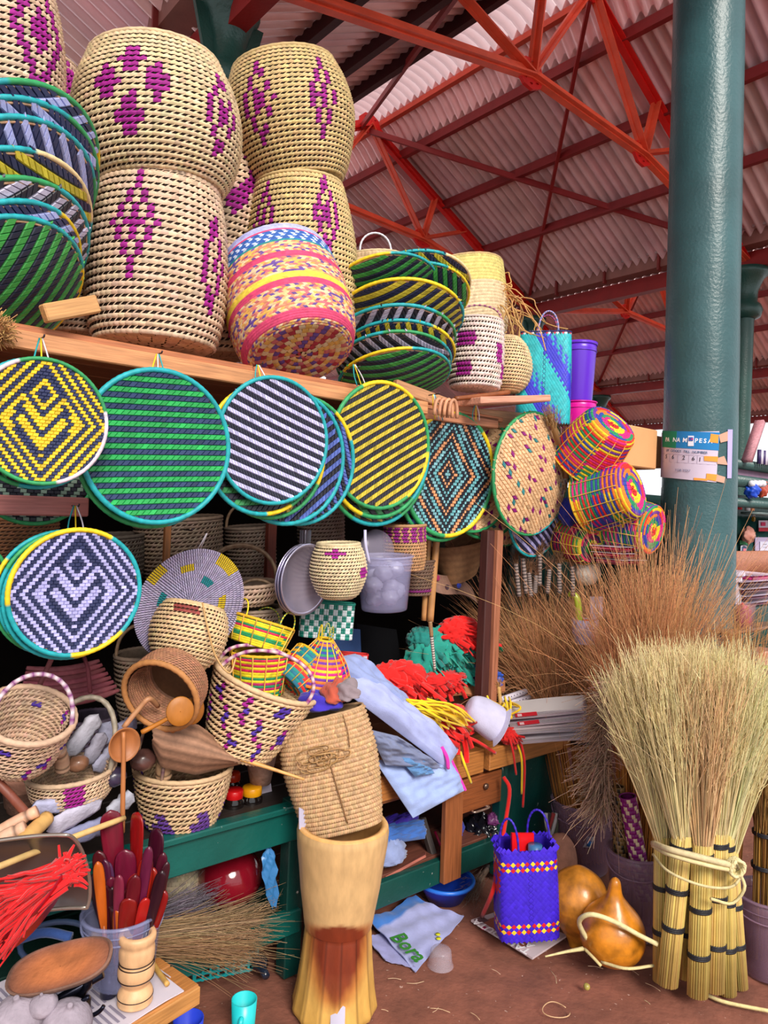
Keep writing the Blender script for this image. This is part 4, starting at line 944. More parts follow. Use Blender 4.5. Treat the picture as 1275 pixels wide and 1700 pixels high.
# round brown stones and coconut pieces in the basket
for lab, u, v, off, r, c_ in (('brown wooden knob in the stone basket', 130, 1268, .02, 17, '#8a6048'), ('dark brown coconut shell beside the ladle', 238, 1262, .0, 22, '#5a3a34'), ('black and blue bottle gourd beside the stone basket', 190, 1290, .05, 20, '#3a3048')):
    mb = MB(); o = ons(u, v, off); blob(mb, o, sz(r, o), sz(r*.8, o), sz(r*.8, o), C(c_), .05, 4, u, flat=False); wsingle('round_shell', mb, 'skin', lab, 'shell')
# wooden things
def rod_(label, pts, r, c='#d4a878', name='wooden_pestle', ring=True, cat='pestle', group='wooden pestles and pins', m='turned', taper=1., n=16, cap=True):
    p = crom(np.array(pts), n); mb = MB(); rr = np.full(n, r)*np.linspace(1, taper, n); cc = vary(C(c), n, .05)[None]
    if ring:
        for q in (3, n-4): rr[q] *= .86; cc[0, q] = C(c)*.35
    mb.tubes(p, rr[None], cc, 12); return wsingle(name, mb, m, label, cat, group)
rod_('short pale pestle standing in the stone basket', [ons(104, 1278, .02), ons(102, 1262, .03), ons(97, 1244, .05)], .021, '#b08a70'); rod_('short pestle end poking from the violet triangle basket', [ons(272, 1290, -.03), ons(272, 1272, -.02), ons(276, 1255, .0)], .026, '#b8926f')
rod_('upper rolling pin with dark rings at the left edge', [ons(-30, 1398, .10), ons(20, 1368, .12), ons(62, 1346, .14)], .016, '#dba98c'); rod_('middle rolling pin with dark rings at the left edge', [ons(-40, 1425, .14), ons(5, 1392, .16), ons(42, 1374, .18)], .019, '#e0b296')
rod_('lower rolling pin with blunt cut end above the scoop', [ons(78, 1358, .12), ons(55, 1380, .17), ons(32, 1402, .22)], .020, '#d9aa66', ring=False)
rod_('brown stick slanting down at the left edge under the open basket', [ons(-20, 1282, .06), ons(15, 1318, .10), ons(45, 1352, .12)], .012, '#7a4030', ring=False)
rod_('long pale stick crossing in front of the metal scoop', [ons(-25, 1448, .33), ons(90, 1402, .26), ons(206, 1358, .15)], .008, '#dcb878', ring=False, name='wooden_stick', cat='stick')
rod_('pale stick poking out under the tipped tan basket', [ons(400, 1260, .10), ons(450, 1276, .15), ons(505, 1294, .22)], .008, '#d8a05c', ring=False, name='wooden_stick', cat='stick', taper=.5)
def ladle(label, u, v, off, r, pts, c='#b5763c', tilt=(0, 0), flat=False):
    o = ons(u, v, off); R = sz(r, o); z = nrm(N+tilt[0]*A+tilt[1]*Z); ax = axes(z)
    e = thing('wooden_ladle', label, 'ladle', o, None, 'wooden ladles')
    mb = MB(); d = .15 if flat else .55
    pr = [(.001, -d*R), (.5*R, -d*R*.85), (.85*R, -d*R*.45), (R, 0), (.95*R, .03*R), (.82*R, -d*R*.3), (.45*R, -d*R*.65), (.001, -d*R*.75)]
    if flat: pr = [(.001, -.12*R), (.8*R, -.10*R), (R, 0), (.95*R, .06*R), (.5*R, .12*R), (.001, .13*R)]
    M = MB(); M.lathe(pr, C(c), 28, sx=1., sy=1.08); v_ = M.v[0]; M.v[0] = v_[:, :1]*ax[0]+v_[:, 1:2]*ax[1]+v_[:, 2:]*ax[2]; part('bowl', M, 'turned', e)
    mb = MB(); p = crom(np.array(pts), 12)-o; mb.tubes(p, np.linspace(.006, .0075, 12), C(c)*1.15, 8); part('handle', mb, 'turned', e)
ladle('round wooden ladle bowl facing out with its handle hanging straight down', 207, 1237, .10, 27, [ons(205, 1215, .115), ons(205, 1262, .115), ons(204, 1320, .12), ons(203, 1382, .12)], '#a8683a')
ladle('front one of two flat wooden paddle ladles before the wicker basket', 299, 1181, .20, 23, [ons(280, 1192, .19), ons(262, 1202, .17), ons(235, 1216, .15)], '#a9671f', (-.25, .1), True)
ladle('rear one of two flat wooden paddle ladles before the wicker basket', 322, 1180, .16, 21, [ons(318, 1190, .15), ons(300, 1205, .1), ons(262, 1228, .06)], '#9a5c1c', (.2, .05), True)
rod_('forked wooden ladle handle leaning on the wicker basket', [ons(205, 1208, .08), ons(232, 1175, .09), ons(248, 1160, .10), ons(262, 1172, .07)], .008, '#b8835c', ring=False, name='wooden_stick', cat='stick')
# folded sisal hat
o = ons(320, 1236, .02); k = o[1]/FPX; mb = MB(); nu, nv_ = 26, 12
t = np.linspace(0, 1, nu); s_ = np.linspace(0, 1, nv_)
up_ = np.stack([np.interp(t, [0, .3, .65, 1], [252, 270, 330, 402]), np.interp(t, [0, .3, .65, 1], [1205, 1190, 1205, 1262])], 1)
dn_ = np.stack([np.interp(t, [0, .3, .65, 1], [255, 268, 325, 402]), np.interp(t, [0, .3, .65, 1], [1240, 1272, 1285, 1266])], 1)
P = np.array([[ons(*(up_[i]*(1-q)+dn_[i]*q), .03+.07*math.sin(math.pi*q)) for q in s_] for i in range(nu)])
P += N[None, None]*.004*np.sin(s_*38)[None, :, None]
cc = np.repeat(np.where(np.arange(nv_) % 2, .62, 1.1)[None, :, None]*C('#a67c62'), nu, 0); slab(mb, P, .004, cc); e = thing('sisal_hat', 'folded brown sisal hat lying on the violet triangle basket', 'hat', o); wpart('crown', mb, 'straw', e)
# clay pot, box and jars
mb = MB(); o = onz(40, 1345, .62); k = sz(1, o); mb.lathe([(0, 0), (26*k, 0), (38*k, 55*k), (42*k, 62*k), (38*k, 62*k), (30*k, 10*k), (0, 8*k)], C('#b07a64'), 28); single('clay_pot', mb, 'stone', 'small terracotta pot under the open tan basket at the far left', 'pot', None, o)
def jar(label, u, v, lidc, r=20, h=44, z=.63, off=-.12):
    o = ons(u, v, off); k = sz(1, o); e = thing('glass_jar', label, 'jar', o, None, 'dark jars behind the rail')
    mb = MB(); mb.lathe([(0, 0), (r*k, 0), (r*k, h*.7*k), (r*.8*k, h*.8*k), (r*.8*k, h*.84*k), (0, h*.84*k)], C('#16100f'), 24); part('glass', mb, 'gloss', e)
    mb = MB(); pr = [(r*.86*k, h*.78*k), (r*.9*k, h*.8*k), (r*.9*k, h*1.08*k), (r*.8*k, h*1.13*k), (0, h*1.13*k)]; mb.lathe(pr, lidc, 36); part('lid', mb, 'plastic', e)
jar('dark jar with a red lid behind the green rail', 387, 1355, C('#d01418'), 17, 40); jar('dark jar with a yellow lid behind the green rail', 417, 1350, C('#f0a410'), 18, 40); jar('dark jar with red and yellow cap further back, behind the red lidded jar', 384, 1325, C('#e83a1a'), 15, 38, off=-.25)
mb = MB(); o = ons(432, 1300, -.14); k = sz(1, o); mb.lathe([(0, 0), (17*k, 0), (27*k, 56*k), (28*k, 60*k), (24*k, 60*k), (14*k, 6*k), (0, 6*k)], C('#a88474'), 24); single('clay_cup', mb, 'stone', 'tan clay cup under the tipped tan basket', 'cup', None, o)
mb = MB(); p = [ons(*q, -.16) for q in ((432, 1352), (456, 1348), (448, 1288), (436, 1300))]; P = np.array([[p[0], p[3]], [p[1], p[2]]]); slab(mb, P, .01, C('#c8bccc')); wsingle('white_card', mb, 'paper', 'pale folded card standing behind the jars', 'card', None, False)
rod_('reddish brown stick tucked under the shelf above the white striped tray', [ons(345, 622, -.04), ons(430, 628, -.03), ons(528, 632, -.02)], .011, '#a0583a', ring=False, name='wooden_stick', cat='stick')
rod_('brown stick lying on the right end of the upper shelf', [ons(756, 662, .06), ons(800, 657, .07), ons(845, 651, .08)], .010, '#8a4a22', ring=False, name='wooden_stick', cat='stick')
# ============================================================ mortar, goods under and in front of the counter
o = onz(555, 1668, 0); k = o[1]/FPX
mo = thing('wooden_mortar', 'tall pale wooden mortar with fluted foot and a dark red stain', 'mortar', o, ((1, 0, 0), (0, 1, 0), (0, 0, 1)))
seg = 112; a = np.arange(seg)*2*math.pi/seg; Hm = 300*k
zz = np.array([0, .02, .12, .28, .42, .445, .47, .56, .66, .78, .89, .97, 1.0])*Hm
rr = np.array([70, 72, 66, 60, 56.5, 55.5, 57, 61, 66, 70, 74.5, 76.5, 75])*k
def mort(z0, z1, fac):
    zs = np.linspace(z0, z1, 40); rs = np.interp(zs, zz, rr)
    P = np.zeros((40, seg, 3)); cc = np.zeros((40, seg, 3))
    for i, (z_, r_) in enumerate(zip(zs, rs)):
        kf = 1/np.cos(((a+.1) % (2*math.pi/14))-math.pi/14)*math.cos(math.pi/14) if fac else 1+0*a
        kf = 1+(kf-1)*(1.6 if fac else 0); sk = (z_/Hm)*3*k
        P[i] = np.stack([r_*kf*np.cos(a)+sk, r_*kf*np.sin(a), 0*a+z_], -1)
        ang = (np.degrees(a)-270+180) % 360-180; h = z_/Hm
        base = C('#cf9f4e')*(1-h)**.5+C('#cda672')*(1-(1-h)**.5) if fac else C('#cfa874')
        wd = np.interp(h, [.10, .16, .24, .36, .46, .50, .53, .56], [0, 16, 34, 50, 58, 52, 36, 0])
        s_ = np.clip((wd-np.abs(ang-4))/16+.12*np.sin(a*23+h*40)*(wd > 0), 0, 1)[:, None]*np.interp(h, [.10, .2, .3], [.5, .85, .97])
        fl = np.where(((a+.1) % (2*math.pi/14)) < .05, .55, 1.)[:, None] if fac else 1.
        s2 = np.clip((wd+24-np.abs(ang-4))/26, 0, 1)[:, None]*(.75 if wd > 0 else 0)*np.interp(h, [.08, .16, .5, .56], [0, 1, 1, 0]); base = base*(1-s2)+C('#a5561e')*s2
        cc[i] = (base*(1-s_)+C('#742810')*s_)*fl
    return MB().grid(P, cc, cv=True)
part('foot', mort(0, .455*Hm, True), 'turned', mo); part('bowl', mort(.455*Hm, Hm, False), 'turned', mo)
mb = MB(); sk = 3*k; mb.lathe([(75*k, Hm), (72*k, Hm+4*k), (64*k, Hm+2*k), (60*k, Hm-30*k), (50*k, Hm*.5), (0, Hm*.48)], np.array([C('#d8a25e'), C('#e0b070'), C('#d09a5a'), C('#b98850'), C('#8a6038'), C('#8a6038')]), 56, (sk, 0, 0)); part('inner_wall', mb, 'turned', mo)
# sisal bag standing in the mortar
Y_ = o[1]
e, B, ax, H, kk = basket('sisal_bag', 'brown sisal bag tied with cord, standing in the wooden mortar', 572, 1376, 532, 1186, 0, [(0, 60), (.2, 68), (.6, 77), (1, 72)], 26, 84, None, 'tight', c0=C('#bd9870'), zig=True, hgt=1.7, Y=Y_, rim=.006, e=2.6, ex=.42, back='#4a3220', cat='bag', dn=-.02)
mb = MB(); f_ = -.42*75*kk-.010
for q in range(16):
    c_ = np.array((rng.normal(-.02, .03), f_-.004, H*.68+rng.normal(0, .015))); r_ = rng.uniform(.015, .04); t = np.linspace(0, rng.uniform(3, 6), 16)+rng.uniform(0, 6); mb.tubes(np.stack([c_[0]+1.4*r_*np.cos(t), c_[1]+.006*np.sin(3*t), c_[2]+.6*r_*np.sin(t)], -1), .0022, vary(C('#a07a4c'), 1, .1)[0], 5)
mb.tubes(crom([(.005, f_, H*.62), (.012, f_-.003, H*.4), (.02, f_+.008, H*.1)], 14), .0025, C('#8a6440'), 5); mb.tubes(crom([(.08, f_+.012, H*.99), (.085, f_, H*.85), (.08, f_, H*.72)], 12), .002, C('#8a6440'), 5); part('cord', mb, 'cord', e)
for lab, u, v, w_, h_, c_ in (('purple and blue folded cloth stuffed in the mouth of the sisal bag', 530, 1170, 36, 24, '#3a2ab0'), ('striped orange cloth tucked in the sisal bag', 556, 1156, 20, 26, '#b8503a'), ('grey cloth edge poking from the sisal bag mouth', 575, 1152, 22, 22, '#8a7a80')):
    mb = MB(); q = at(u, v, Y_+.01); blob(mb, q, sz(w_, q), .05, sz(h_, q), C(c_), .25, 4, u, ax=((1, 0, 0), (0, 1, 0), (0, 0, 1))); wsingle('stuffed_cloth', mb, 'cloth', lab, 'cloth')
mb = MB(); P = np.array([[at(496+i*6, 1340+j*9+i*3, Y_-.06+.01*i) for j in range(5)] for i in range(5)]); slab(mb, P, .002, C('#b4b0c8')); wsingle('paper_scrap', mb, 'paper', 'grey paper scrap stuck in the mortar beside the sisal bag', 'paper')
# under the counter
def under(u, v, z=.22): return onz(u, v, z)
mb = MB(); p = under(380, 1505, .215); r = 52*p[1]/FPX; mb.lathe([(r*math.sin(t)*1.0, r*.96*(1-math.cos(t))) for t in np.linspace(.001, math.pi-.001, 24)], C('#7e1020'), 40); single('red_gourd', mb, 'gloss', 'glossy dark red gourd ball on the lower deck', 'gourd', None, p)
basket('coil_ball', 'cream coiled ball basket beside the glossy red gourd', 305, 1500, 296, 1428, 0, [(0, 8), (.12, 20), (.5, 32), (.88, 20), (1, 6)], 14, 30, None, 'tight', c0=C('#cbb89a'), Y=under(305, 1500)[1]-.02, rim=0)
def whisk(label, root, tip, n, spread, c, name='grass_whisk', L=None, droop=.05, rad=.0013, cat='whisk', group='dry grass whisks', hand=True):
    root, tip = np.asarray(root), np.asarray(tip); d = tip-root; L = np.linalg.norm(d); d = d/L
    mb = MB(); dirs = nrm(d+rng.standard_normal((n, 3))*spread); p0 = root+rng.standard_normal((n, 3))*.012
    strands(mb, p0, dirs, L*rng.uniform(.75, 1.08, n), rad, vary(C(c), n, .18), .16, droop, 7, 3)
    n2 = n*2; b = rng.integers(0, n, n2); t = rng.uniform(.45, .95, n2)[:, None]; strands(mb, p0[b]+dirs[b]*L*t, nrm(dirs[b]+rng.standard_normal((n2, 3))*.16), L*rng.uniform(.08, .16, n2), rad*.8, vary(C(c)*1.1, n2, .15), .3, droop, 4, 3)
    e = thing(name, label, cat, root, None, group); wpart('bristles', mb, 'grass', e, kind='stuff')
    if hand: mb = MB(); mb.tubes(np.array([root-d*.10, root, root+d*.05]), .014, C(c)*.8, 8); wpart('handle', mb, 'grass', e)
    return e
zt = .235
whisk('pale grass whisk spread over the lower deck below the red gourd', ons(200, 1552, .14), ons(440, 1532, -.02), 260, .040, '#a98a68', droop=0); whisk('second pale grass whisk lying lowest on the lower deck', ons(215, 1575, .16), ons(425, 1570, .02), 240, .045, '#a07c58', droop=0); whisk('greyish grass whisk behind the pale ones', ons(225, 1530, .02), ons(345, 1490, -.12), 160, .07, '#7f7480', droop=0)
mb = MB(); pts = [ons(445, 1408, .0), ons(448, 1450, .01), ons(455, 1505, .0)]; p = crom(np.array(pts), 12); 
G = np.stack([p+A*w_[:, None]+N*(.012*np.cos(np.arange(12)*1.7+j*2))[:, None] for j, w_ in enumerate(np.linspace(-1, 1, 6)[:, None]*np.interp(np.linspace(0, 1, 12), [0, .3, .7, 1], [.012, .03, .026, .012])[None])], 1)
slab(mb, G, .003, C('#3a7ab4')); wsingle('plastic_wrapper', mb, 'plastic', 'crumpled blue plastic wrapper hanging beside the red gourd', 'wrapper')
# turquoise plastic crate below the lower deck
p0, p1 = onz(330, 1630, .0), onz(418, 1612, .0); e = thing('plastic_crate', 'turquoise perforated plastic crate on the floor under the lower deck', 'crate', (p0+p1)/2); x = p1-p0; Lx = np.linalg.norm(x)*1.15; x = nrm(x); yv = np.array((-x[1], x[0], 0)); h_ = .11; tq = C('#12a0a4')
for nm, cc_, ux, LL in (('front_wall', (p0+p1)/2, x, Lx), ('side_wall', p1+x*.02+yv*.14, yv, .28), ('side_wall', p0-x*.02+yv*.14, yv, .28), ('back_wall', (p0+p1)/2+yv*.28, x, Lx)):
    mb = MB(); q = int(LL/.022)
    for j in np.linspace(-.5, .5, q): mb.box(cc_+ux*LL*j+Z*h_*.5, ux*.008, np.cross(ux, Z)*.005, Z*h_, tq)
    for zq in np.linspace(.06, 1, 6): mb.box(cc_+Z*h_*zq, ux*LL, np.cross(ux, Z)*.006, Z*(.008 if zq < 1 else .016), tq)
    wpart(nm, mb, 'plastic', e, False)
mb = MB(); p = onz(434, 1622, 0.); d = np.array((.3, -.6, 0)); pp = np.array([p+Z*.035-d*.12, p+Z*.035-d*.02, p+Z*.035+d*.02, p+Z*.035+d*.08]); mb.tubes(pp, np.array((.03, .03, .014, .013)), C('#1c2434'), 14); wsingle('dark_bottle', mb, 'gloss', 'dark bottle lying on the floor under the counter', 'bottle')
# metal scoop with red dyed fibre
o = ons(14, 1470, .30); k = o[1]/FPX
x, y = nrm(A*.75+N*.5+Z*.12), nrm(Z*.9+N*.35-A*.1); y = nrm(y-(y@x)*x); z = np.cross(x, y)
e = thing('scale_scoop', 'big grey metal scale scoop lined red, at the left edge', 'scoop', o); mb = MB()
t = np.linspace(-1.25, 1.25, 22); s_ = np.linspace(-1, 1, 16); Rw = 80*k
P = np.array([[o+x*(s*120*k*(1-.10*(q/1.25)**2))+y*(Rw*1.1*math.sin(q))+z*(-Rw*.6*math.cos(q)*(1-.55*abs(s)**3)) for q in t] for s in s_]); slab(mb, P, .004, C('#7a706e')); wpart('pan', mb, 'metal', e)
mb = MB(); ed = np.concatenate([P[:, 0], P[-1, :], P[::-1, -1], P[0, ::-1]]); mb.tubes(ed, .005, C('#b0a49a'), 6, closed=True); wpart('rolled_edge', mb, 'metal', e)
mb = MB(); n = 340; root = ons(112, 1446, .40); fan = [ons(-25, 1500+8*q, .42) for q in range(11)]
p0 = root+rng.standard_normal((n, 3))*.012; tgt = np.array([fan[i % 11] for i in range(n)])+rng.standard_normal((n, 3))*.015; d = tgt-p0; L = np.linalg.norm(d, axis=1); strands(mb, p0, d/L[:, None], L*rng.uniform(.8, 1.02, n), .0060, vary(C('#d80d14'), n, .15), .12, .02, 8, 4, .004)
e = thing('red_fibre_bunch', 'bright red dyed fibre bunch lying in the metal scoop', 'fibre', root); wpart('strands', mb, 'cloth', e, kind='stuff')
mb = MB(); n = 150; d = nrm(rng.standard_normal((n, 3))+np.array(A)*.7+Z*.4); strands(mb, root+rng.standard_normal((n, 3))*.012, d, rng.uniform(.012, .034, n), .0075, vary(C('#e01016'), n, .15), .8, .1, 6, 4); wpart('tied_head', mb, 'cloth', e, kind='stuff')
mb = MB(); P = np.array([[ons(i*12-30, 1560+j*6-i*i*.9, .44-.01*j) for j in range(6)] for i in range(12)]); slab(mb, P, .003, C('#a0102a')); wsingle('red_pan', mb, 'metal', 'red painted dish under the red fibre bunch', 'dish')
# bench with newspaper
BZ = .36
b0, b1 = onz(150, 1740, BZ), onz(330, 1632, BZ); bx = nrm(b1-b0); by = np.array((-bx[1], bx[0], 0)); bl = np.linalg.norm(b1-b0)+.25
bn = thing('low_bench', 'low wooden bench in the front left corner, covered with newspaper', 'bench', np.array((*((b0+b1)/2)[:2], 0)))
bo = np.array(bn.matrix_world.translation)
for j in range(3): plank(bn, b1-bx*bl+by*(.06+.13*j)-Z*.012, b1+by*(.06+.13*j)-Z*.012, by, .125, .022, C('#b8783c'), 'seat_board')
plank(bn, b1-bx*bl+by*.0-Z*.03, b1+by*.0-Z*.03, Z, .05, .02, C('#c08648'), 'apron')
for q, yy in ((.12, .04), (.12, .34), (bl-.15, .04), (bl-.15, .34)):
    pp = b1-bx*q+by*yy; plank(bn, (*pp[:2], 0), (*pp[:2], BZ-.02), bx, .05, .04, C('#6a2c18'), 'leg')
def newspaper(label, G, lines=True, title=None, c='#cfc6d2', name='newspaper', cat='newspaper', th=.003):
    """sheet over grid G (m,n,3): m along the text columns"""
    G = np.asarray(G); mb = MB(); slab(mb, G, th, C(c)); o = mb.foot(); e = thing(name, label, cat, o); wpart('sheet', mb, 'paper', e)
    if lines:
        mb = MB(); m_, n_ = G.shape[:2]
        nn_ = nrm(np.cross(np.gradient(G, axis=0), np.gradient(G, axis=1)))
        def pt(a_, b_):
            i, j = min(int(a_*(m_-1)), m_-2), min(int(b_*(n_-1)), n_-2); fa, fb = a_*(m_-1)-i, b_*(n_-1)-j
            return G[i, j]*(1-fa)*(1-fb)+G[i+1, j]*fa*(1-fb)+G[i, j+1]*(1-fa)*fb+G[i+1, j+1]*fa*fb+nn_[i, j]*.0012
        for cl in range(4):
            for ln in range(16):
                if rng.random() < .12: continue
                a0, a1 = .06+cl*.23, .06+cl*.23+.20*rng.uniform(.8, 1); b_ = .30+ln*.042
                if b_ > .96: continue
                q = np.array([[pt(a0, b_), pt(a1, b_)], [pt(a0, b_+.018), pt(a1, b_+.018)]]); mb.grid(q, C('#8a8296'))
        wpart('print', mb, 'paper', e, False)
    return e
G = np.array([[b1-bx*(.05+.42*i/7)+by*(-.0+.40*j/7)+Z*(.004+.003*math.sin(i*1.3+j)) for i in range(8)] for j in range(8)]); e = newspaper('printed newspaper spread over the low bench', G)
G = np.array([[b1+bx*(-.04+.05*j/4.)+by*(.08+.24*i/4)-Z*(.0+.13*(j/4.)**1.6)+Z*.006 for i in range(5)] for j in range(5)]); newspaper('corner of newspaper hanging over the end of the low bench', G, False, c='#b6acb4')
# small turned mortar
o = onz(224, 1662, BZ+.01); k = sz(1, o)
e = thing('small_mortar', 'small pale turned wooden mortar with dark rings, on the newspaper', 'mortar', o)
pr = crom(np.array([(0, 0), (26, 0), (28, 5), (28, 16), (23, 24), (21, 28), (26, 36), (29.5, 46), (29, 56), (27, 63), (28.5, 70), (29, 82), (27.5, 90), (30, 97), (30, 104), (26, 107), (21, 105), (17, 88), (0, 82)])*k*np.array((1, 1.08)), 60)
mb = MB(); mb.lathe(np.maximum(pr, 0), C('#dcae80'), 40); part('body', mb, 'turned', e)
for zq, rq in ((12, 28.2), (60, 28.2), (65, 27.8), (40, 28.2)): mb = MB(); mb.tubes(ring_pts(rq*k*1.0, zq*k*1.08), .0016, C('#2a1812'), 6, closed=True, ref=(0, 0, 1)); part('dark_ring', mb, 'turned', e)
mb = MB(); o = onz(180, 1652, BZ+.01); k = sz(1, o); mb.lathe([(0, 0), (13*k, 0), (13*k, 26*k), (11*k, 30*k), (6*k, 32*k), (6*k, 38*k), (9*k, 42*k), (8*k, 48*k), (0, 49*k)], C('#2a2c48'), 20); single('scale_weight', mb, 'metal', 'small dark iron scale weight beside the turned mortar', 'weight', None, o)
rod_('short bamboo stick lying on the newspaper', [onz(252, 1596, BZ+.02), onz(262, 1612, BZ+.015), onz(278, 1634, BZ+.015)], .007, '#c89a50', ring=False, name='wooden_stick', cat='stick')
# bucket of dark red paddles
e, Hb, kb = bucket('clear bucket on the bench holding dark red wooden paddles', 204, 1620, 204, 1508, 0, 50, 63, C('#9aa0cc'), m='clear', Y=2.0, name='clear_bucket', group='clear plastic buckets')
bo_ = np.array(e.matrix_world.translation); reds = ['#6a0c1c', '#8c1410', '#4a0a1e', '#a81e10', '#5a1030', '#b03a10', '#3a0c18']
big = [(183, 1345, 18, 1.0, '#6a0e24'), (228, 1348, 19, .9, '#8c0f10'), (262, 1375, 18, 1.2, '#3c0c20'), (163, 1412, 13, .6, '#4a0814'), (208, 1410, 18, .5, '#64102c')]
r9 = np.random.default_rng(99)
small = [(int(r9.uniform(150, 278)), int(r9.uniform(1420, 1515)), int(r9.uniform(7, 11)), ('#5a0c18', '#7c1010', '#2c0a14', '#a42410', '#48102c', '#c05a18')[q % 6]) for q in range(14)]+[(170, 1470, 12, '#3a0814'), (184, 1455, 9, '#5a1028'), (198, 1452, 8, '#742038'), (225, 1450, 12, '#a02010'), (243, 1425, 12, '#9a1a10'), (255, 1440, 10, '#8c1c10'), (270, 1445, 9, '#2a0c18'), (215, 1490, 13, '#7a1410'), (192, 1480, 13, '#b04a14'), (232, 1480, 11, '#8e1612'), (243, 1490, 9, '#a01814'), (155, 1450, 9, '#2a1020'), (178, 1430, 8, '#4a2848'), (248, 1405, 8, '#5a1434'), (272, 1415, 8, '#4a1024'), (160, 1480, 10, '#240a14'), (205, 1505, 11, '#3c0c10'), (222, 1510, 10, '#6a0c14'), (184, 1505, 11, '#2c0a12'), (278, 1430, 7, '#3a1420')]
def paddle(label, u, v, w_, c_, dy, h=1.0):
    tip = at(u, v, 2.0+dy); base = bo_+np.array(((u-204)*.0007, dy*.7, .02)); d = tip-base; L = np.linalg.norm(d); d = d/L
    ax = axes(d, (1, rng.uniform(-.8, .8), 0)); w2 = sz(w_, tip); bl_ = min(.20, L*.62)
    e = thing('wooden_paddle', label, 'paddle', base, (ax[0], ax[1], ax[2]), 'dark red wooden paddles in the bucket')
    zs = np.array([L-bl_, L-bl_*.8, L-bl_*.5, L-bl_*.2, L-bl_*.06, L]); ws = np.array([.007, w2*.75, w2*.95, w2, w2*.75, w2*.1]); p = crom(np.stack([ws, zs], 1), 14); p[:, 0] = np.maximum(p[:, 0], .001); a = np.arange(12)*2*math.pi/12
    G = np.stack([p[:, 0, None]*np.cos(a), np.minimum(p[:, 0, None], .006)*np.sin(a), np.repeat(p[:, 1, None], 12, 1)], -1)
    mb = MB(); mb.grid(G, C(c_), cv=True); part('blade', mb, 'polished', e)
    mb = MB(); mb.tubes(np.array([(0, 0, 0), (0, 0, L-bl_*.9)]), .0065, C(c_)*.9, 8); part('handle', mb, 'polished', e)
amat('polished', .28, nscale=10, namt=.35, bump=.05, bscale=30, stretch=(6, 6, 1))
ordn = ['tallest dark red paddle at the left of the bucket', 'tall bright red paddle at the middle of the bucket', 'tall purple brown paddle at the right of the bucket', 'dark paddle at the left below the tallest one', 'broad plum paddle in the centre of the bucket']
for q, (u, v, w_, dy, c_) in enumerate(big): paddle(ordn[q], u, v, w_, c_, .05*dy)
NTH = ['first', 'second', 'third', 'fourth', 'fifth', 'sixth', 'seventh', 'eighth', 'ninth', 'tenth', 'eleventh', 'twelfth', 'thirteenth', 'fourteenth', 'fifteenth', 'sixteenth', 'seventeenth', 'eighteenth', 'nineteenth', 'twentieth']; NTH += ['twenty-'+q for q in NTH[:9]]+['thirtieth']+['thirty-'+q for q in NTH[:9]]
for q, (u, v, w_, c_) in enumerate(sorted(small)): paddle('short dark red wooden paddle in the bucket, %s of the short ones from the left' % NTH[q], u, v, w_*1.15, c_, rng.uniform(-.06, .04))
# rusty scale plate on its stand
o = at(100, 1604, 1.72); e = thing('weighing_scale', 'old weighing scale with an oval rusty plate on a black iron stand', 'scale', o); k = sz(1, o); x = nrm(np.array((.95, .1, .22))); y = nrm(np.array((-.1, .8, .30))); y = nrm(y-(y@x)*x); z = np.cross(x, y)
a = np.arange(48)*2*math.pi/48; gx, gy = ring_xy(a, 2.6, 1.); mb = MB()
rg = [(1., -.006), (1.02, .004), (.97, .006), (.93, .001), (.5, 0), (.01, 0)]
P = np.array([[o+x*(q*84*k*gx[i])+y*(q*44*k*gy[i])+z*h_ for i in range(48)] for q, h_ in rg]); rs = np.array([C('#4a3430'), C('#7a5848'), C('#6a4a3e'), C('#84503a'), C('#b0663a'), C('#b86c3c')]); mb.grid(P, rs, cv=True); mb.add(P[0], [np.arange(48)[::-1][None]], C('#2a2024')); wpart('plate', mb, 'rust', e, False)
mb = MB(); bk_ = C('#1a1c2a')
for p_ in ([(-50, -20, -8), (-52, -10, -42), (-30, 0, -62)], [(50, -20, -8), (48, -8, -36), (30, 0, -60)], [(-60, 0, -36), (0, -6, -50), (70, 0, -30)]): mb.tubes(np.array([o+x*q[0]*k+y*q[1]*k+Z*q[2]*k for q in p_]), .011, bk_, 8)
wpart('stand', mb, 'metal', e)
mb = MB(); mb.box(o-Z*95*k+x*(-5)*k, x*110*k, y*50*k, Z*40*k, bk_, .01); wpart('base', mb, 'metal', e)
mb = MB(); t = np.linspace(.3, 4.6, 20); mb.tubes(np.array([o+x*(58+22*math.cos(q))*k-Z*(52+16*math.sin(q))*k-y*30*k for q in t]), .005, bk_, 6); wpart('hook', mb, 'metal', e)
mb = MB(); mb.tubes(crom([at(30, 1560, 1.98), at(75, 1548, 1.97), at(118, 1556, 1.96)], 10), .013, C('#2a4a8a'), 8); wsingle('blue_rag', mb, 'cloth', 'twisted blue rag behind the rusty scale plate', 'rag')
mb = MB(); o = at(95, 1565, 2.0); mb.tubes(np.array([o+np.array((.10*math.cos(q), .05*math.sin(q), .03*math.sin(q))) for q in np.linspace(0, 6.0, 24)]), .008, C('#3a4a6a'), 7); wsingle('blue_hose', mb, 'plastic', 'dark blue plastic hoop behind the rusty scale plate', 'hoop')
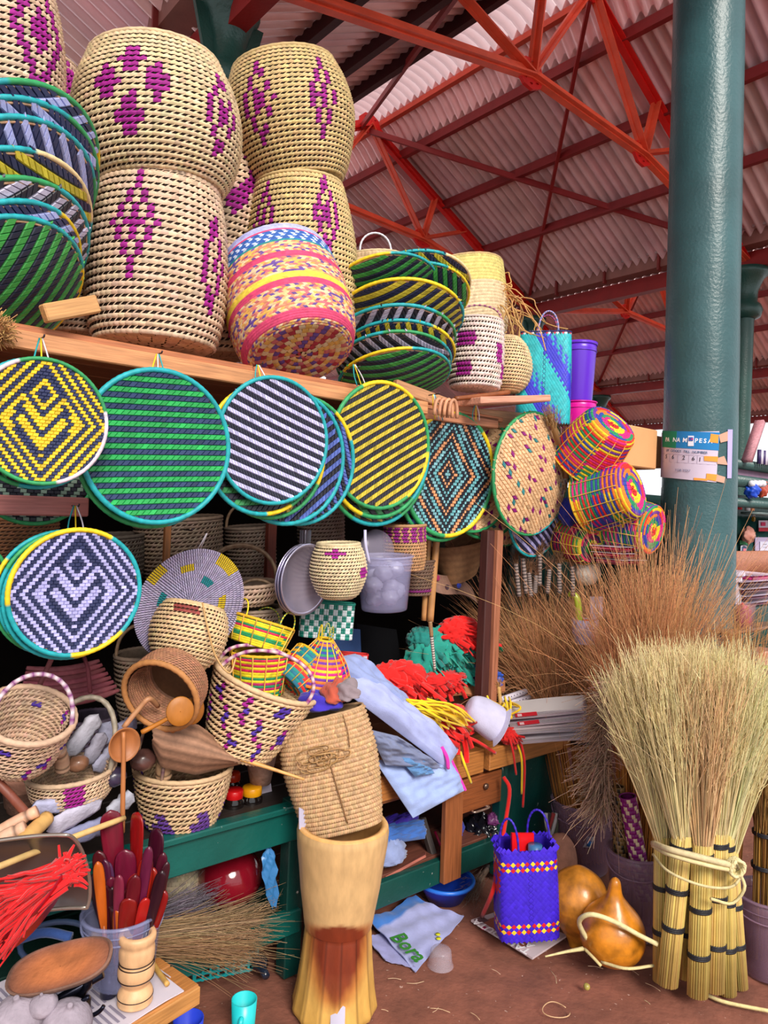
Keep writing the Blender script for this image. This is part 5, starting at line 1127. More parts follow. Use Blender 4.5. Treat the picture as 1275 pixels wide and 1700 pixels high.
# pale shells / dry seed heads in the corner
for lab, u, v, r, sd_ in (('pale dry gourd shell under the scale in the bottom left corner', 32, 1690, 46, 3), ('white cracked gourd shell right of the corner one', 112, 1698, 42, 8), ('small lilac gourd shell under the scale plate', 72, 1668, 24, 12)):
    mb = MB(); o = at(u, v, 1.66); rr_ = sz(r, o); ax = axes(np.array((rng.normal(0, .3), -.3, 1)))
    pr = [(.001, -.75), (.5, -.65), (.85, -.3), (.95, .05), (.75, .45), (.4, .65), (.14, .78), (.10, .98), (.001, 1.0)]; M = MB(); M.lathe(crom(np.array(pr)*rr_, 26).clip([0, -9], None), C('#9c909c'), 22); q = M.v[0]; M.v[0] = q[:, :1]*ax[0]+q[:, 1:2]*ax[1]+q[:, 2:]*ax[2]+o; wsingle('dry_gourd', M, 'stone', lab, 'gourd', 'pale dry gourds in the corner')
# mugs on the floor
def mug(label, u, v, r, h, c_, Y=None):
    o = onz(u, v, 0) if Y is None else at(u, v, Y); k = sz(1, o); e = thing('plastic_mug', label, 'mug', o)
    mb = MB(); mb.lathe([(0, 0), (r*.82*k, 0), (r*.86*k, 4*k), (r*k, h*k), (r*.94*k, h*k), (r*.8*k, 6*k), (0, 5*k)], c_, 36); part('cup', mb, 'plastic', e)
    mb = MB(); mb.tubes(crom(np.array([(0, -r*.95, h*.72), (0, -r*1.3, h*.66), (0, -r*1.3, h*.25), (0, -r*.85, h*.12)])*k, 14), 4*k, c_, 8); part('handle', mb, 'plastic', e)
mug('cyan plastic mug standing on the floor', 403, 1724, 21, 66, C('#22c4c8')); mug('blue plastic mug cut off by the bottom picture edge', 310, 1760, 25, 70, C('#2a44d0'))
mb = MB(); G = np.array([[onz(548+8*i, 1712-4*j*1.0+i, .02)+Z*(.02*j+.008*math.sin(i)) for j in range(4)] for i in range(4)]); slab(mb, G, .002, C('#b9b4c8')); wsingle('paper_scrap', mb, 'paper', 'folded paper scrap on the floor at the foot of the mortar', 'paper')
# ============================================================ work table, right half of the stall
TZ = .655
tb = thing('work_table', 'wooden work table with drawer, green side panel and lower green shelf', 'table', st(.9, 0, -.3))
def tp(p, q, wd, w_, th, c, nm, m='wood_x'): return plank(tb, p, q, wd, w_, th, C(c), nm, m)
tp(st(.10, TZ-.055, -.06), st(.985, TZ-.055, -.06), Z, .105, .16, '#b06f34', 'top_board'); tp(st(1.0, TZ-.05, -.05), st(1.62, TZ-.05, -.05), Z, .10, .18, '#b8773a', 'top_board')
for j in range(3): tp(st(.10, TZ-.02, -.25-.2*j), st(1.62, TZ-.02, -.25-.2*j), N, .195, .03, '#7a4a2c', 'top_board')
tp(st(.72, .30, .03), st(.72, .30, .03)+Z*.001, A, .1, .1, '#8a4e26', 'leg') if False else None
tp(st(.78, .13, .035), st(.775, .53, .035), A, .105, .03, '#93542c', 'leg')
tp(st(.10, .30, -.02), st(.12, .60, -.02), A, .06, .06, '#7a4526', 'leg'); tp(st(.2, .56, -.02), st(.72, .56, -.02), Z, .07, .03, '#9a5e30', 'apron')
dw = tp(st(.82, .455, -.01), st(1.13, .455, -.01), Z, .15, .03, '#8a4a22', 'drawer')
tp(st(1.16, .02, -.03), st(1.16, .56, -.03), A, .05, .05, '#0c463f', 'panel_post', 'paint'); tp(st(1.19, .28, -.05), st(1.62, .28, -.05), Z, .52, .02, '#0d4a44', 'side_panel', 'paint')
tp(st(.06, .17, .0), st(1.18, .17, .0), Z, .10, .035, '#0f4740', 'lower_rail', 'paint')
for j in range(3): tp(st(.06, .215, -.12-.2*j), st(1.18, .215, -.12-.2*j), N, .19, .018, '#6a3a2c', 'shelf_board')
def dpart(nm, mb, m): mb.shift(np.array(tb.matrix_world.translation)); o = part(nm, mb, m, None); o.parent = dw; o.matrix_local = dw.matrix_world.inverted() @ tb.matrix_world; return o
dwm = bpy.context.view_layer.update()
h0 = ons(795, 1342, .02); mb = MB(); mb.tubes(crom([h0-A*.045, h0-A*.045+N*.02, h0+A*.045+N*.02, h0+A*.045], 14), .005, C('#b8a090'), 8); dpart('handle', mb, 'metal')
mb = MB(); h1 = ons(806, 1305, .01); mb.tubes(np.array([h1, h1+N*.008, h1+N*.012]), np.array((.014, .014, .006)), C('#8a7060'), 14); dpart('keyhole', mb, 'metal')
# folded sacks
def sack(label, quad, th, c, edge=None, seed=0, wr=.008, name='folded_sack', m='cloth', cat='sack'):
    """quad: four (u,v,off) corners in order"""
    p = [ons(*q) for q in quad]; r_ = np.random.default_rng(seed); ph = r_.uniform(0, 6, 8); n_ = 26
    a, b = np.meshgrid(np.linspace(0, 1, n_), np.linspace(0, 1, n_), indexing='ij'); a_, b_ = a[..., None], b[..., None]
    B = p[0]*(1-a_)*(1-b_)+p[1]*a_*(1-b_)+p[2]*a_*b_+p[3]*(1-a_)*b_
    nv = nrm(np.cross(p[1]-p[0], p[3]-p[0])); nv = nv if nv@N > 0 else -nv
    w_ = np.sin(7*a+3*b+ph[0]+2*np.sin(4*b+ph[1]))+.7*np.sin(13*b-5*a+ph[2])+.5*np.sin(23*a+9*b+ph[3])+.4*np.sin(37*b+11*a+ph[4])+.5*np.abs(np.sin(15*(a-b)+ph[5]+2*np.sin(6*a+ph[6])))
    puff = (np.sin(math.pi*a)*np.sin(math.pi*b)).clip(0)**.35
    F = B+nv*(th*puff+wr*w_*puff**.5)[..., None]
    e = thing(name, label, cat, (p[0]+p[2])/2); mb = MB(); mb.grid(F, C(c)); mb.grid((B-nv*.003)[::-1], C(c)*.9); ring = lambda G: np.concatenate([G[:, 0], G[-1, :], G[::-1, -1], G[0, ::-1]])
    mb.grid(np.stack([ring(F), ring(B-nv*.003)]), C(c), cv=True); wpart('fabric', mb, m, e)
    if edge:
        mb = MB(); i0, i1 = edge[1]; L = {0: F[:, 0], 1: F[-1, :], 2: F[:, -1], 3: F[0, :]}[edge[0]]; mb.tubes(L[int(i0*25):int(i1*25)+1]+nv*.002, .007, C(edge[2]), 6); wpart('piping', mb, 'cloth', e)
    return e
sack('blue white folded sack hanging over the table front, pink piping on its right edge', [(622, 1262, .04), (745, 1254, .06), (772, 1312, .10), (686, 1358, .12)], .03, '#9cb0e2', (1, (0, 1), '#f030b0'), 2, .007)
sack('pale sack folded lengthwise on the table with a pink tip', [(556, 1135, .05), (606, 1116, -.02), (762, 1245, .05), (742, 1276, .10)], .05, '#a6afe0', None, 5)
mb = MB(); mb.tubes(crom([ons(733, 1240, .10), ons(742, 1258, .12), ons(744, 1276, .12)], 8), .008, C('#f030b0'), 6); wsingle('pink_ribbon', mb, 'cloth', 'pink edge ribbon at the tip of the pale folded sack', 'ribbon')
sack('second pale sack behind the folded one, rising to the rainbow baskets', [(540, 1095, .02), (590, 1085, -.06), (700, 1185, -.02), (690, 1215, .03)], .04, '#8f9dcc', None, 9)
sack('grey blue cloth squeezed between the two pale sacks', [(610, 1210, .06), (660, 1222, .08), (742, 1278, .10), (640, 1270, .09)], .03, '#747c9c', None, 11, .012)
sack('faded denim cloth under the pale sacks', [(660, 1256, .09), (700, 1262, .10), (722, 1284, .12), (690, 1290, .12)], .02, '#5a86b8', None, 14, .01)
# dyed fibre and cloth heaps
def heap(label, u, v, off, w_, h_, c_, n, fan, seed, name='cloth_heap', cat='cloth', rad=.007, L=(.05, .12), core=True, dep=.06, amp=.22):
    o = ons(u, v, off); e = thing(name, label, cat, o); W2, H2 = sz(w_, o)/2, sz(h_, o)/2
    if core: mb = MB(); blob(mb, o, W2, dep, H2, C(c_), amp, 7, seed, flat=False, m=26, n=44, ridge=True); wpart('folds', mb, 'cloth', e)
    r_ = np.random.default_rng(seed); mb = MB(); f_ = nrm(fan[0]*A+fan[1]*Z+fan[2]*N); q = r_.uniform(-1, 1, (n, 2)); q = q[(q**2).sum(1) < 1]; n = len(q)
    p0 = o+(q[:, :1]*W2*.75)*A+(q[:, 1:]*H2*.75)*Z+N*(dep*.8*np.sqrt(1-(q**2).sum(1)))[:, None]; strands(mb, p0, nrm(f_+r_.standard_normal((n, 3))*.35), r_.uniform(*L, n), np.full((n, 7), rad*1.9), vary(C(c_), n, .18), .5, .25, 7, 6, flat=.22)
    wpart('strips', mb, 'cloth', e, kind='stuff'); return e
heap('red cloth strips heaped behind the pale sacks', 655, 1135, -.12, 130, 70, '#e4120c', 150, (.7, -.6, .5), 1)
heap('teal cloth strips stacked at the back of the table', 735, 1092, -.22, 150, 100, '#189080', 170, (.5, -.7, .5), 2, L=(.04, .09))
heap('folded teal cloth roll left of the teal strips', 700, 1062, -.24, 50, 40, '#127a72', 10, (.5, -.7, .2), 12)
heap('bright red cloth bundle on top of the teal strips', 762, 1048, -.20, 88, 46, '#e0120e', 90, (.8, -.5, .4), 3, L=(.05, .1))
heap('green cloth edge under the red bundle', 800, 1058, -.26, 50, 40, '#128a5c', 30, (.8, -.5, .2), 4, L=(.03, .06))
heap('red cloth tufts along the foot of the teal strips', 730, 1128, -.15, 110, 26, '#d0100e', 60, (.4, -.6, .6), 5, L=(.03, .06))
heap('small blue cloth rosette beside the post', 803, 1120, -.14, 46, 40, '#2450b8', 60, (.3, -.3, .9), 6, L=(.025, .045), rad=.006)
heap('red cloth heap under the yellow strips on the table', 735, 1200, -.02, 120, 56, '#d8120c', 30, (.6, -.6, .5), 7)
# yellow strips
mb = MB(); n = 26; P = []
for q in range(n):
    a = ons(rng.uniform(672, 715), rng.uniform(1160, 1176), .02); b = ons(rng.uniform(730, 790), rng.uniform(1190, 1215), .06); P.append(crom([a, (a+b)/2+rng.normal(0, .018, 3)+Z*.02+N*.03, b], 12))
mb.tubes(np.array(P), .005, vary(C('#f0c810'), n, .08), 6); wsingle('yellow_strips', mb, 'cloth', 'yellow cloth strips lying over the red heap on the table', 'cloth', kind='stuff')
mb = MB(); P = []
for q in range(18): a = ons(rng.uniform(800, 845), rng.uniform(1150, 1170), .0); b = ons(rng.uniform(820, 860), rng.uniform(1175, 1195), .05); P.append(crom([a, (a+b)/2+rng.normal(0, .02, 3)+N*.03, b], 10))
mb.tubes(np.array(P), .005, vary(C('#ecc412'), 18, .08), 6); wsingle('yellow_strips', mb, 'cloth', 'yellow cloth strips behind the white cap', 'cloth', kind='stuff')
# white cap lying on its side
o = ons(800, 1186, .03); k = sz(1, o); e = thing('cloth_hat', 'white cloth cap lying open on its side on the table', 'cap', o, axes(A*.75-Z*.55+N*.45)); mb = MB()
pr = crom(np.array([(.5, -34), (22, -30), (34, -10), (37, 12), (38, 34), (33, 34), (31, 5), (18, -22), (.5, -26)])*k*.86, 40); mb.lathe(np.maximum(pr, [0.0005, -9]), C('#bfbcd8'), 36, sy=.8); part('crown', mb, 'cloth', e)
mb = MB(); P = np.array([[(math.cos(q)*r*k, math.sin(q)*r*.8*k, 29*k+(r-30)*.25*k) for r in np.linspace(30, 44, 6)] for q in np.linspace(1.2, 3.2, 14)]); slab(mb, P, .003, C('#bab6d2')); part('brim', mb, 'cloth', e)
# red rosettes and hanging ribbons
heap('red cloth rosette at the table edge beside the newspapers', 846, 1222, .05, 36, 26, '#d01410', 50, (.2, -.4, .9), 21, L=(.02, .035), rad=.004, dep=.03)
def ribbon(label, pts, r, c_): p = crom(np.array(pts), 22); mb = MB(); mb.tubes(p, np.full(22, r), C(c_), 6); wsingle('cloth_ribbon', mb, 'cloth', label, 'ribbon', 'cloth ribbons hanging off the table')
ribbon('red ribbon hanging left of the yellow one off the right table board', [ons(846, 1226, .08), ons(852, 1250, .10), ons(857, 1286, .09)], .005, '#d81410')
ribbon('yellow ribbon hanging off the right table board', [ons(858, 1232, .08), ons(866, 1262, .10), ons(866, 1318, .09)], .005, '#ecc810')
ribbon('longest red ribbon hanging over the green side panel', [ons(864, 1228, .08), ons(871, 1270, .10), ons(868, 1340, .09)], .0055, '#e01612')
ribbon('yellow ribbon curling over the left table board', [ons(764, 1248, .05), ons(772, 1272, .09), ons(782, 1300, .08)], .006, '#e8c410')
ribbon('red ribbon lying along the edge of the left table board', [ons(750, 1215, .02), ons(790, 1230, .06), ons(822, 1250, .06)], .008, '#d81410')
ribbon('long red ribbon falling from the drawer to the newspaper on the floor', [ons(836, 1290, .06), ons(846, 1312, .10), ons(838, 1370, .12), ons(826, 1440, .22), ons(818, 1480, .32), onz(800, 1522, .01)], .009, '#d81410')
# newspapers piled on the table corner
for q, (u0, v0, u1, v1, lab) in enumerate(((845, 1232, 975, 1222, 'bottom folded newspaper of the pile on the table corner'), (842, 1216, 975, 1206, 'second folded newspaper from the bottom of the pile'), (846, 1204, 972, 1190, 'third folded newspaper of the pile with red print'), (842, 1190, 968, 1178, 'top folded newspaper of the pile with red print'))):
    a, b = ons(u0, v0, .04), ons(u1, v1, .34); x = nrm(b-a); L = np.linalg.norm(b-a); y = nrm(-N+.2*A); y = nrm(y-(y@x)*x); z = np.cross(x, y); e = thing('newspaper', lab, 'newspaper', a)
    mb = MB(); nl = 6
    for l in range(nl):
        t = np.linspace(0, 1, 14); zz_ = (l-nl/2)*.0045+.006*np.sin(t*4+l*.7+q)*(t**1.2)*(.4+.3*rng.random()); P = a+(t*L*(1-.02*rng.random()))[:, None, None]*x+np.linspace(0, .12, 3)[None, :, None]*y+zz_[:, None, None]*z; slab(mb, P, .0022, vary(C('#bdb0b6'), 1, .10)[0])
    wpart('pages', mb, 'paper', e)
    mb = MB(); t = np.linspace(-math.pi/2, math.pi/2, 8); P = np.array([[a-x*(.012*math.cos(s_))+z*(.014*math.sin(s_)-.002)+y*w_ for w_ in (0, .12)] for s_ in t]); slab(mb, P, .002, C('#d8ccd2')); wpart('fold', mb, 'paper', e)
    if q >= 2: mb = MB(); mb.box(a+x*.09-y*.002+z*.004, x*.10, y*.002, z*.018, C('#c8182a')); mb.box(a+x*.06-y*.0025+z*.004, x*.02, y*.002, z*.012, C('#e8c8cc')); wpart('print', mb, 'paper', e, False)
for lab, a, b in (('upper rolled paper with dotted print behind the newspapers', (832, 1162), (872, 1148)), ('middle rolled paper behind the newspapers', (834, 1172), (878, 1158)), ('lower rolled paper behind the newspapers', (836, 1180), (882, 1168))):
    p, q = ons(*a, -.05), ons(*b, -.08); mb = MB(); mb.tubes(np.array([p, q]), .015, C('#cfc6d4'), 14); d = nrm(q-p)
    for j in range(6):
        c0 = p+(q-p)*(.2+.12*j)+N*.0135+Z*.006; mb.box(c0, d*.006, Z*.004, N*.003, C('#3a3040'))
    wsingle('rolled_paper', mb, 'paper', lab, 'paper roll', 'rolled papers')
mb = MB(); P = np.array([[ons(705+i*12, 1142+j*6-i*.6+3*math.sin(i), -.16+.02*j) for j in range(4)] for i in range(12)]); slab(mb, P, .012, C('#b07048')); wsingle('cardboard_sheet', mb, 'paper', 'torn brown cardboard sheet under the red and teal cloths', 'cardboard')
# braided whip and small broom tops
mb = MB(); n = 40; t = np.linspace(0, 1, n); c_ = np.array([C('#e8dcd2') if i % 2 else C('#2a1c20') for i in range(n)]); c_[:12] = C('#9a7450'); P = np.array([ons(714+8*q, 1032+80*q, -.02) for q in t]); mb.tubes(P, np.linspace(.010, .006, n)*(1-.15*(np.arange(n) % 2)), c_[None], 8); wsingle('braided_whip', mb, 'cord', 'braided whip with black and white rings hanging before the teal cloth', 'whip')
mb = MB(); p = ons(832, 1178, .02); q = ons(828, 1140, .0); t = np.linspace(0, 1, 14)[:, None]; mb.tubes(p*(1-t)+q*t, .010*(1-.2*(np.arange(14) % 2)), C('#c09858'), 8); n = 30; strands(mb, np.repeat(q[None], n, 0), nrm(Z+rng.standard_normal((n, 3))*.4), rng.uniform(.02, .05, n), .0016, vary(C('#b98c58'), n, .15), .2, 0, 4, 3); wsingle('twine_tassel', mb, 'straw', 'small twine tassel standing behind the white cap', 'tassel')
# under the table
sack('folded blue cloth with violet stripe on the lower shelf beside the mortar', [(630, 1372, -.10), (700, 1360, -.12), (706, 1392, -.06), (640, 1402, -.05)], .04, '#3a6ab8', None, 31, name='folded_cloth', cat='cloth')
sack('violet cloth on top of the folded blue cloth', [(640, 1356, -.14), (690, 1348, -.16), (698, 1366, -.10), (645, 1376, -.09)], .03, '#4326b0', None, 33, name='folded_cloth', cat='cloth')
mb = MB(); o = ons(645, 1420, -.06); blob(mb, o, sz(32, o), .06, sz(30, o), C('#8a98c4'), .2, 8, 4, ridge=True); wsingle('crumpled_bag', mb, 'cloth', 'crumpled pale plastic bag on the lower shelf beside the mortar', 'bag')
mb = MB(); P = np.array([[ons(640+22*i, 1455-12*i-10*j, -.02-.10*j) for j in range(2)] for i in range(4)]); slab(mb, P, .01, C('#a0594a')); wsingle('loose_board', mb, 'wood', 'reddish loose board with a hole on the lower shelf', 'board')
plank(None, ons(700, 1358, -.10), ons(722, 1430, -.04), A, .03, .03, C('#3a3230')).name = 'dark_batten'; tag(bpy.data.objects['dark_batten'], 'dark wooden batten leaning under the table beside the leg', 'batten')
mb = MB(); mb.tubes(np.array([ons(722, 1380, -.1), ons(740, 1425, -.06)]), .006, C('#d01858'), 6); wsingle('pink_rod', mb, 'plastic', 'thin pink rod leaning under the table', 'rod')
mb = MB(); o = ons(800, 1388, -.10); blob(mb, o, sz(34, o), .10, sz(32, o), C('#15151c'), .25, 8, 9, ridge=True, m=28, n=44, flat=False); wsingle('black_plastic_bag', mb, 'gloss', 'shiny crumpled black plastic bag under the drawer', 'bag')
mb = MB(); o = ons(822, 1362, -.04); blob(mb, o, sz(16, o), .03, sz(14, o), C('#7a3a74'), .3, 7, 10, ridge=True); wsingle('purple_wrapper', mb, 'plastic', 'purple crumpled wrapper beside the black bag', 'wrapper')
sack('blue folded tarpaulin between batten and leg under the table', [(735, 1345, -.15), (760, 1340, -.2), (770, 1400, -.1), (748, 1410, -.08)], .02, '#3038a0', None, 35, name='folded_cloth', cat='cloth')
# blue basin on the floor below the lower rail
o = onz(738, 1490, 0); k = sz(1, o); e = thing('plastic_basin', 'blue plastic basin pushed under the table on the floor', 'basin', o); mb = MB(); mb.lathe([(0, 0), (30*k, 0), (44*k, 26*k), (49*k, 28*k), (49*k, 32*k), (43*k, 30*k), (28*k, 5*k), (0, 5*k)], C('#1e46c0'), 36); part('bowl', mb, 'plastic', e)
mb = MB(); mb.tubes(ring_pts(47*k, 31*k), 3*k, C('#2a70d8'), 8, closed=True, ref=(0, 0, 1)); part('rim', mb, 'plastic', e)
whisk('bundle of brown straw lying on the floor behind the blue basin', onz(800, 1455, .03), onz(775, 1490, .03), 60, .12, '#8a7060', droop=0)
# white sack with green lettering on the floor
def floor_sheet(G, wr, seed): 
    G = np.asarray(G); m_, n_ = G.shape[:2]; a, b = np.meshgrid(np.linspace(0, 1, m_), np.linspace(0, 1, n_), indexing='ij'); r_ = np.random.default_rng(seed); p = r_.uniform(0, 6, 5)
    G[..., 2] += wr*(1.2+np.sin(9*a+4*b+p[0])+.6*np.sin(17*b-6*a+p[1])+.4*np.sin(27*a+p[2])); return G
def bil(c4, m_, n_): 
    a, b = np.meshgrid(np.linspace(0, 1, m_), np.linspace(0, 1, n_), indexing='ij'); a, b = a[..., None], b[..., None]; c4 = [np.asarray(q) for q in c4]
    return c4[0]*(1-a)*(1-b)+c4[1]*a*(1-b)+c4[2]*a*b+c4[3]*(1-a)*b
e = thing('printed_sack', 'crumpled white and blue sack with green lettering on the floor', 'sack', onz(690, 1550, 0))
mb = MB(); G = floor_sheet(bil((onz(612, 1530, .03), onz(690, 1490, .02), onz(770, 1525, .015), onz(690, 1612, .012)), 22, 22), .006, 3); a, b = np.meshgrid(np.linspace(0, 1, 22), np.linspace(0, 1, 22), indexing='ij')
cc = np.where((b < .22)[..., None]*(a < 2)[..., None], C('#3a78cc'), C('#a4a8d8')); slab(mb, G, .004, cc, np.array((0, 0, 1.))); wpart('fabric', mb, 'cloth', e)
mb = MB(); G2 = floor_sheet(bil((onz(608, 1560, .008), onz(640, 1545, .008), onz(690, 1608, .008), onz(640, 1595, .006)), 10, 10), .003, 4); slab(mb, G2, .004, C('#9c9cd0'), np.array((0, 0, 1.))); wpart('under_flap', mb, 'cloth', e)
p_, q_ = onz(660, 1557, .035), onz(697, 1592, .035); xx = nrm(q_-p_); yy = np.array((-xx[1], xx[0], 0)); text(e, 'Bora', .095, C('#2f7d26'), (p_+q_)/2+Z*.004, xx, yy, True)
for u, v in ((727, 1551), (728, 1558)): mb = MB(); mb.lathe([(.010, 0), (.010, .0015), (0, .002)], C('#c0c020'), 14, onz(u, v, .035)-np.array(e.matrix_world.translation)); part('dot', mb, 'paper', e)
o = onz(731, 1602, 0); k = sz(1, o); mb = MB(); mb.lathe([(22*k, 0), (21*k, 3*k), (19.5*k, 5*k), (17.5*k, 24*k), (15*k, 27*k), (0, 27*k)], C('#c8c0d0'), 32); single('clear_tub', mb, 'clear', 'upside-down clear plastic tub on the floor beside the white sack', 'tub', None, o)
# newspaper and purple plaited bag
G = bil((onz(782, 1527, .008), onz(884, 1590, .008), onz(942, 1552, .008), onz(835, 1510, .008)), 8, 6); mb = MB(); slab(mb, G, .008, C('#c8b6bc'), np.array((0, 0, 1.))); e = thing('newspaper', 'folded newspaper with big headline under the purple plaited bag', 'newspaper', onz(850, 1555, 0)); wpart('sheet', mb, 'paper', e)
p_, q_ = onz(862, 1572, .014), onz(802, 1537, .014); xx = nrm(q_-p_); yy = np.array((-xx[1], xx[0], 0)); text(e, 'TAHADUTA', .052, C('#f4eef2'), (p_+q_)/2+Z*.0012, xx, yy, True); text(e, 'AZIMIO', .045, C('#f4eef2'), onz(858, 1557, .014)+Z*.0012, xx, yy, True)
mb = MB(); slab(mb, bil((onz(800, 1530, .0095), onz(868, 1572, .0095), onz(895, 1556, .0095), onz(828, 1520, .0095)), 4, 4), .001, C('#a05a4a'), np.array((0, 0, 1.))); slab(mb, bil((onz(786, 1527, .0097), onz(798, 1534, .0097), onz(812, 1528, .0097), onz(800, 1521, .0097)), 3, 3), .001, C('#6a4a50'), np.array((0, 0, 1.))); mb.lathe([(.013, 0), (.013, .001), (0, .0015)], C('#d0186a'), 16, onz(803, 1541, .0105)); wpart('print', mb, 'paper', e)
def pbag(i, j, rows, ns):
    if i in (3, 5, rows-7, rows-5): return C('#f0cc2a') if (j+(i//2)) % 2 == 0 else C('#c81428')
    return C('#3a1fc4')
def pbag2(i, j, rows, ns):
    c_ = pbag(i, j, rows, ns)
    dj = (j-Q(ns, -90)+ns/2) % ns-ns/2
    if (abs(i-20)/4.6)**2+(dj/2.2)**2 < 1.3: return C('#c81428') if (abs(i-20)/2+abs(dj)) > 1 else C('#3a1fc4')
    return c_
e, B, ax, H, k = basket('plaited_bag', 'purple plaited plastic bag with yellow and red diamond bands, standing on newspaper', 874, 1545, 871, 1400, 0, [(0, 50), (.5, 50), (1, 48)], 32, 36, pbag2, 'dia', e=5.5, ex=.62, Y=2.86, rim=0, back='#2a148a', cat='bag', c0=C('#3a1fc4'), var=.08, hgt=.7, fill=1.1, yaw=.30,
   handles=[(math.radians(200), math.radians(248), .13, .005, C('#3a1fc4'), C('#2a148a')), (math.radians(20), math.radians(75), .12, .005, C('#3a1fc4'), C('#2a148a'))])
mb = MB(); ns_ = 22; t = np.arange(ns_)*2*math.pi/ns_; x, y = ring_xy(t, 5.5, .62); r = 48*k; O = np.stack([x*r, y*r, 0*x+H], -1); mb.stamp(DI_T, DI_F, O, np.repeat([[.028, 0, 0]], ns_, 0), np.repeat([[0, 0, .016]], ns_, 0), np.stack([0*x, np.sign(y)*.01, 0*x], -1), C('#4426d0')); part('pointed_edge', mb, 'weave', e)
mb = MB(); G = np.array([[at(848+9*i, 1382+14*j, 2.86+.01*i) for j in range(4)] for i in range(5)]); slab(mb, G, .01, C('#d8141a')); wsingle('red_packet', mb, 'plastic', 'red packet inside the purple plaited bag', 'packet'); mb = MB(); p = at(888, 1415, 2.86); mb.tubes(np.array([p-Z*.05, p+Z*.03]), .028, C('#3a6a9a'), 16); wsingle('blue_cup', mb, 'plastic', 'blue cup inside the purple plaited bag', 'cup')
# ============================================================ gourds, buckets, brooms on the right
def gourd(label, ub, vb, ut, vt, Y, prof, c, dn=0.):
    B, T = at(ub, vb, Y), at(ut, vt, Y-dn); H = np.linalg.norm(T-B); k = Y/FPX; mb = MB(); p = crom(np.array([(max(r, .3)*k, t*H) for t, r in prof]), 60); p[:, 0] = np.maximum(p[:, 0], .0005); n = len(p)
    h = np.linspace(0, 1, n)[:, None]; cc = C(c)*(1+.0*h); mb.lathe(p, cc*np.ones((n, 1)), 44); single('calabash_gourd', mb, 'skin', label, 'gourd', 'orange calabash gourds', B, axes(T-B))
gourd('orange calabash gourd lying neck down beside the purple bag', 963, 1438, 955, 1588, 2.93, [(0, .5), (.03, 14), (.15, 38), (.34, 49), (.55, 43), (.7, 26), (.82, 14), (.95, 9), (1, .5)], '#c88028')
gourd('orange calabash gourd standing with its neck up, straw ring around', 1014, 1598, 1022, 1456, 2.76, [(0, .5), (.03, 20), (.15, 44), (.33, 53), (.52, 46), (.68, 26), (.80, 13), (.95, 8), (1, .5)], '#c87c1c', .03)
mb = MB(); c0 = [at(985, 1572, 2.72), at(968, 1548, 2.70), at(962, 1528, 2.66), at(982, 1518, 2.62), at(1020, 1530, 2.62), at(1060, 1552, 2.62), at(1092, 1568, 2.60)]
mb.tubes(crom(np.array(c0), 30), .009, C('#d8cc98'), 6); mb.tubes(crom(np.array([at(968, 1575, 2.70), at(940, 1580, 2.68), at(905, 1588, 2.64)]), 12), np.linspace(.008, .003, 12), C('#cfc08a'), 5); mb.tubes(crom(np.array([at(970, 1575, 2.70), at(985, 1590, 2.66), at(998, 1604, 2.64)]), 8), .006, C('#c8b880'), 5)
mb.tubes(crom(np.array([at(998, 1597, 2.66), at(1040, 1608, 2.60), at(1085, 1603, 2.62)]), 12), .006, C('#cfc08a'), 5); wsingle('straw_ring', mb, 'straw', 'plaited pale straw ring with loose ends around the standing gourd', 'straw ring')
mb = MB(); p = onz(1205, 1664, .01); q = onz(1285, 1680, .01); mb.tubes(crom(np.array([onz(1170, 1650, .01), p, q]), 12), .007, C('#d0c088'), 5); wsingle('straw_band', mb, 'straw', 'loose straw band trailing on the floor from the pale brooms', 'straw')
GCb = 'clear plastic buckets'
CB = C('#93748a')
def cbucket(lab, u, v, vt, r0, r1, **kw):
    o = onz(u, v, 0); e, H, k = bucket(lab, u, v, u, vt, 0, r0, r1, CB, GCb, 'frosted', Y=o[1], name='clear_bucket', handle=True); return o, e, H, k
oA, eA, HA, kA = cbucket('clear pinkish bucket full of brown reeds next to the green panel', 968, 1440, 1325, 40, 50)
oB, eB, HB, kB = cbucket('clear bucket behind the gourds holding a purple mat roll', 1058, 1545, 1408, 40, 48)
oC, eC, HC, kC = cbucket('clear bucket at the right edge behind the pale brooms', 1275, 1612, 1480, 40, 52)
mb = MB(); q = at(978, 1398, oA[1]-.13); mb.box(q, np.array((.035, 0, 0)), np.array((0, .004, 0)), np.array((.02, 0, .05)), C('#d0d4e0')); mb.box(q+np.array((.002, -.003, -.006)), np.array((.02, 0, 0)), np.array((0, .004, 0)), np.array((.01, 0, .025)), C('#2a6ab0')); s_ = wsingle('torn_sticker', mb, 'paper', 'torn blue and white sticker on the clear bucket of reeds', 'sticker')
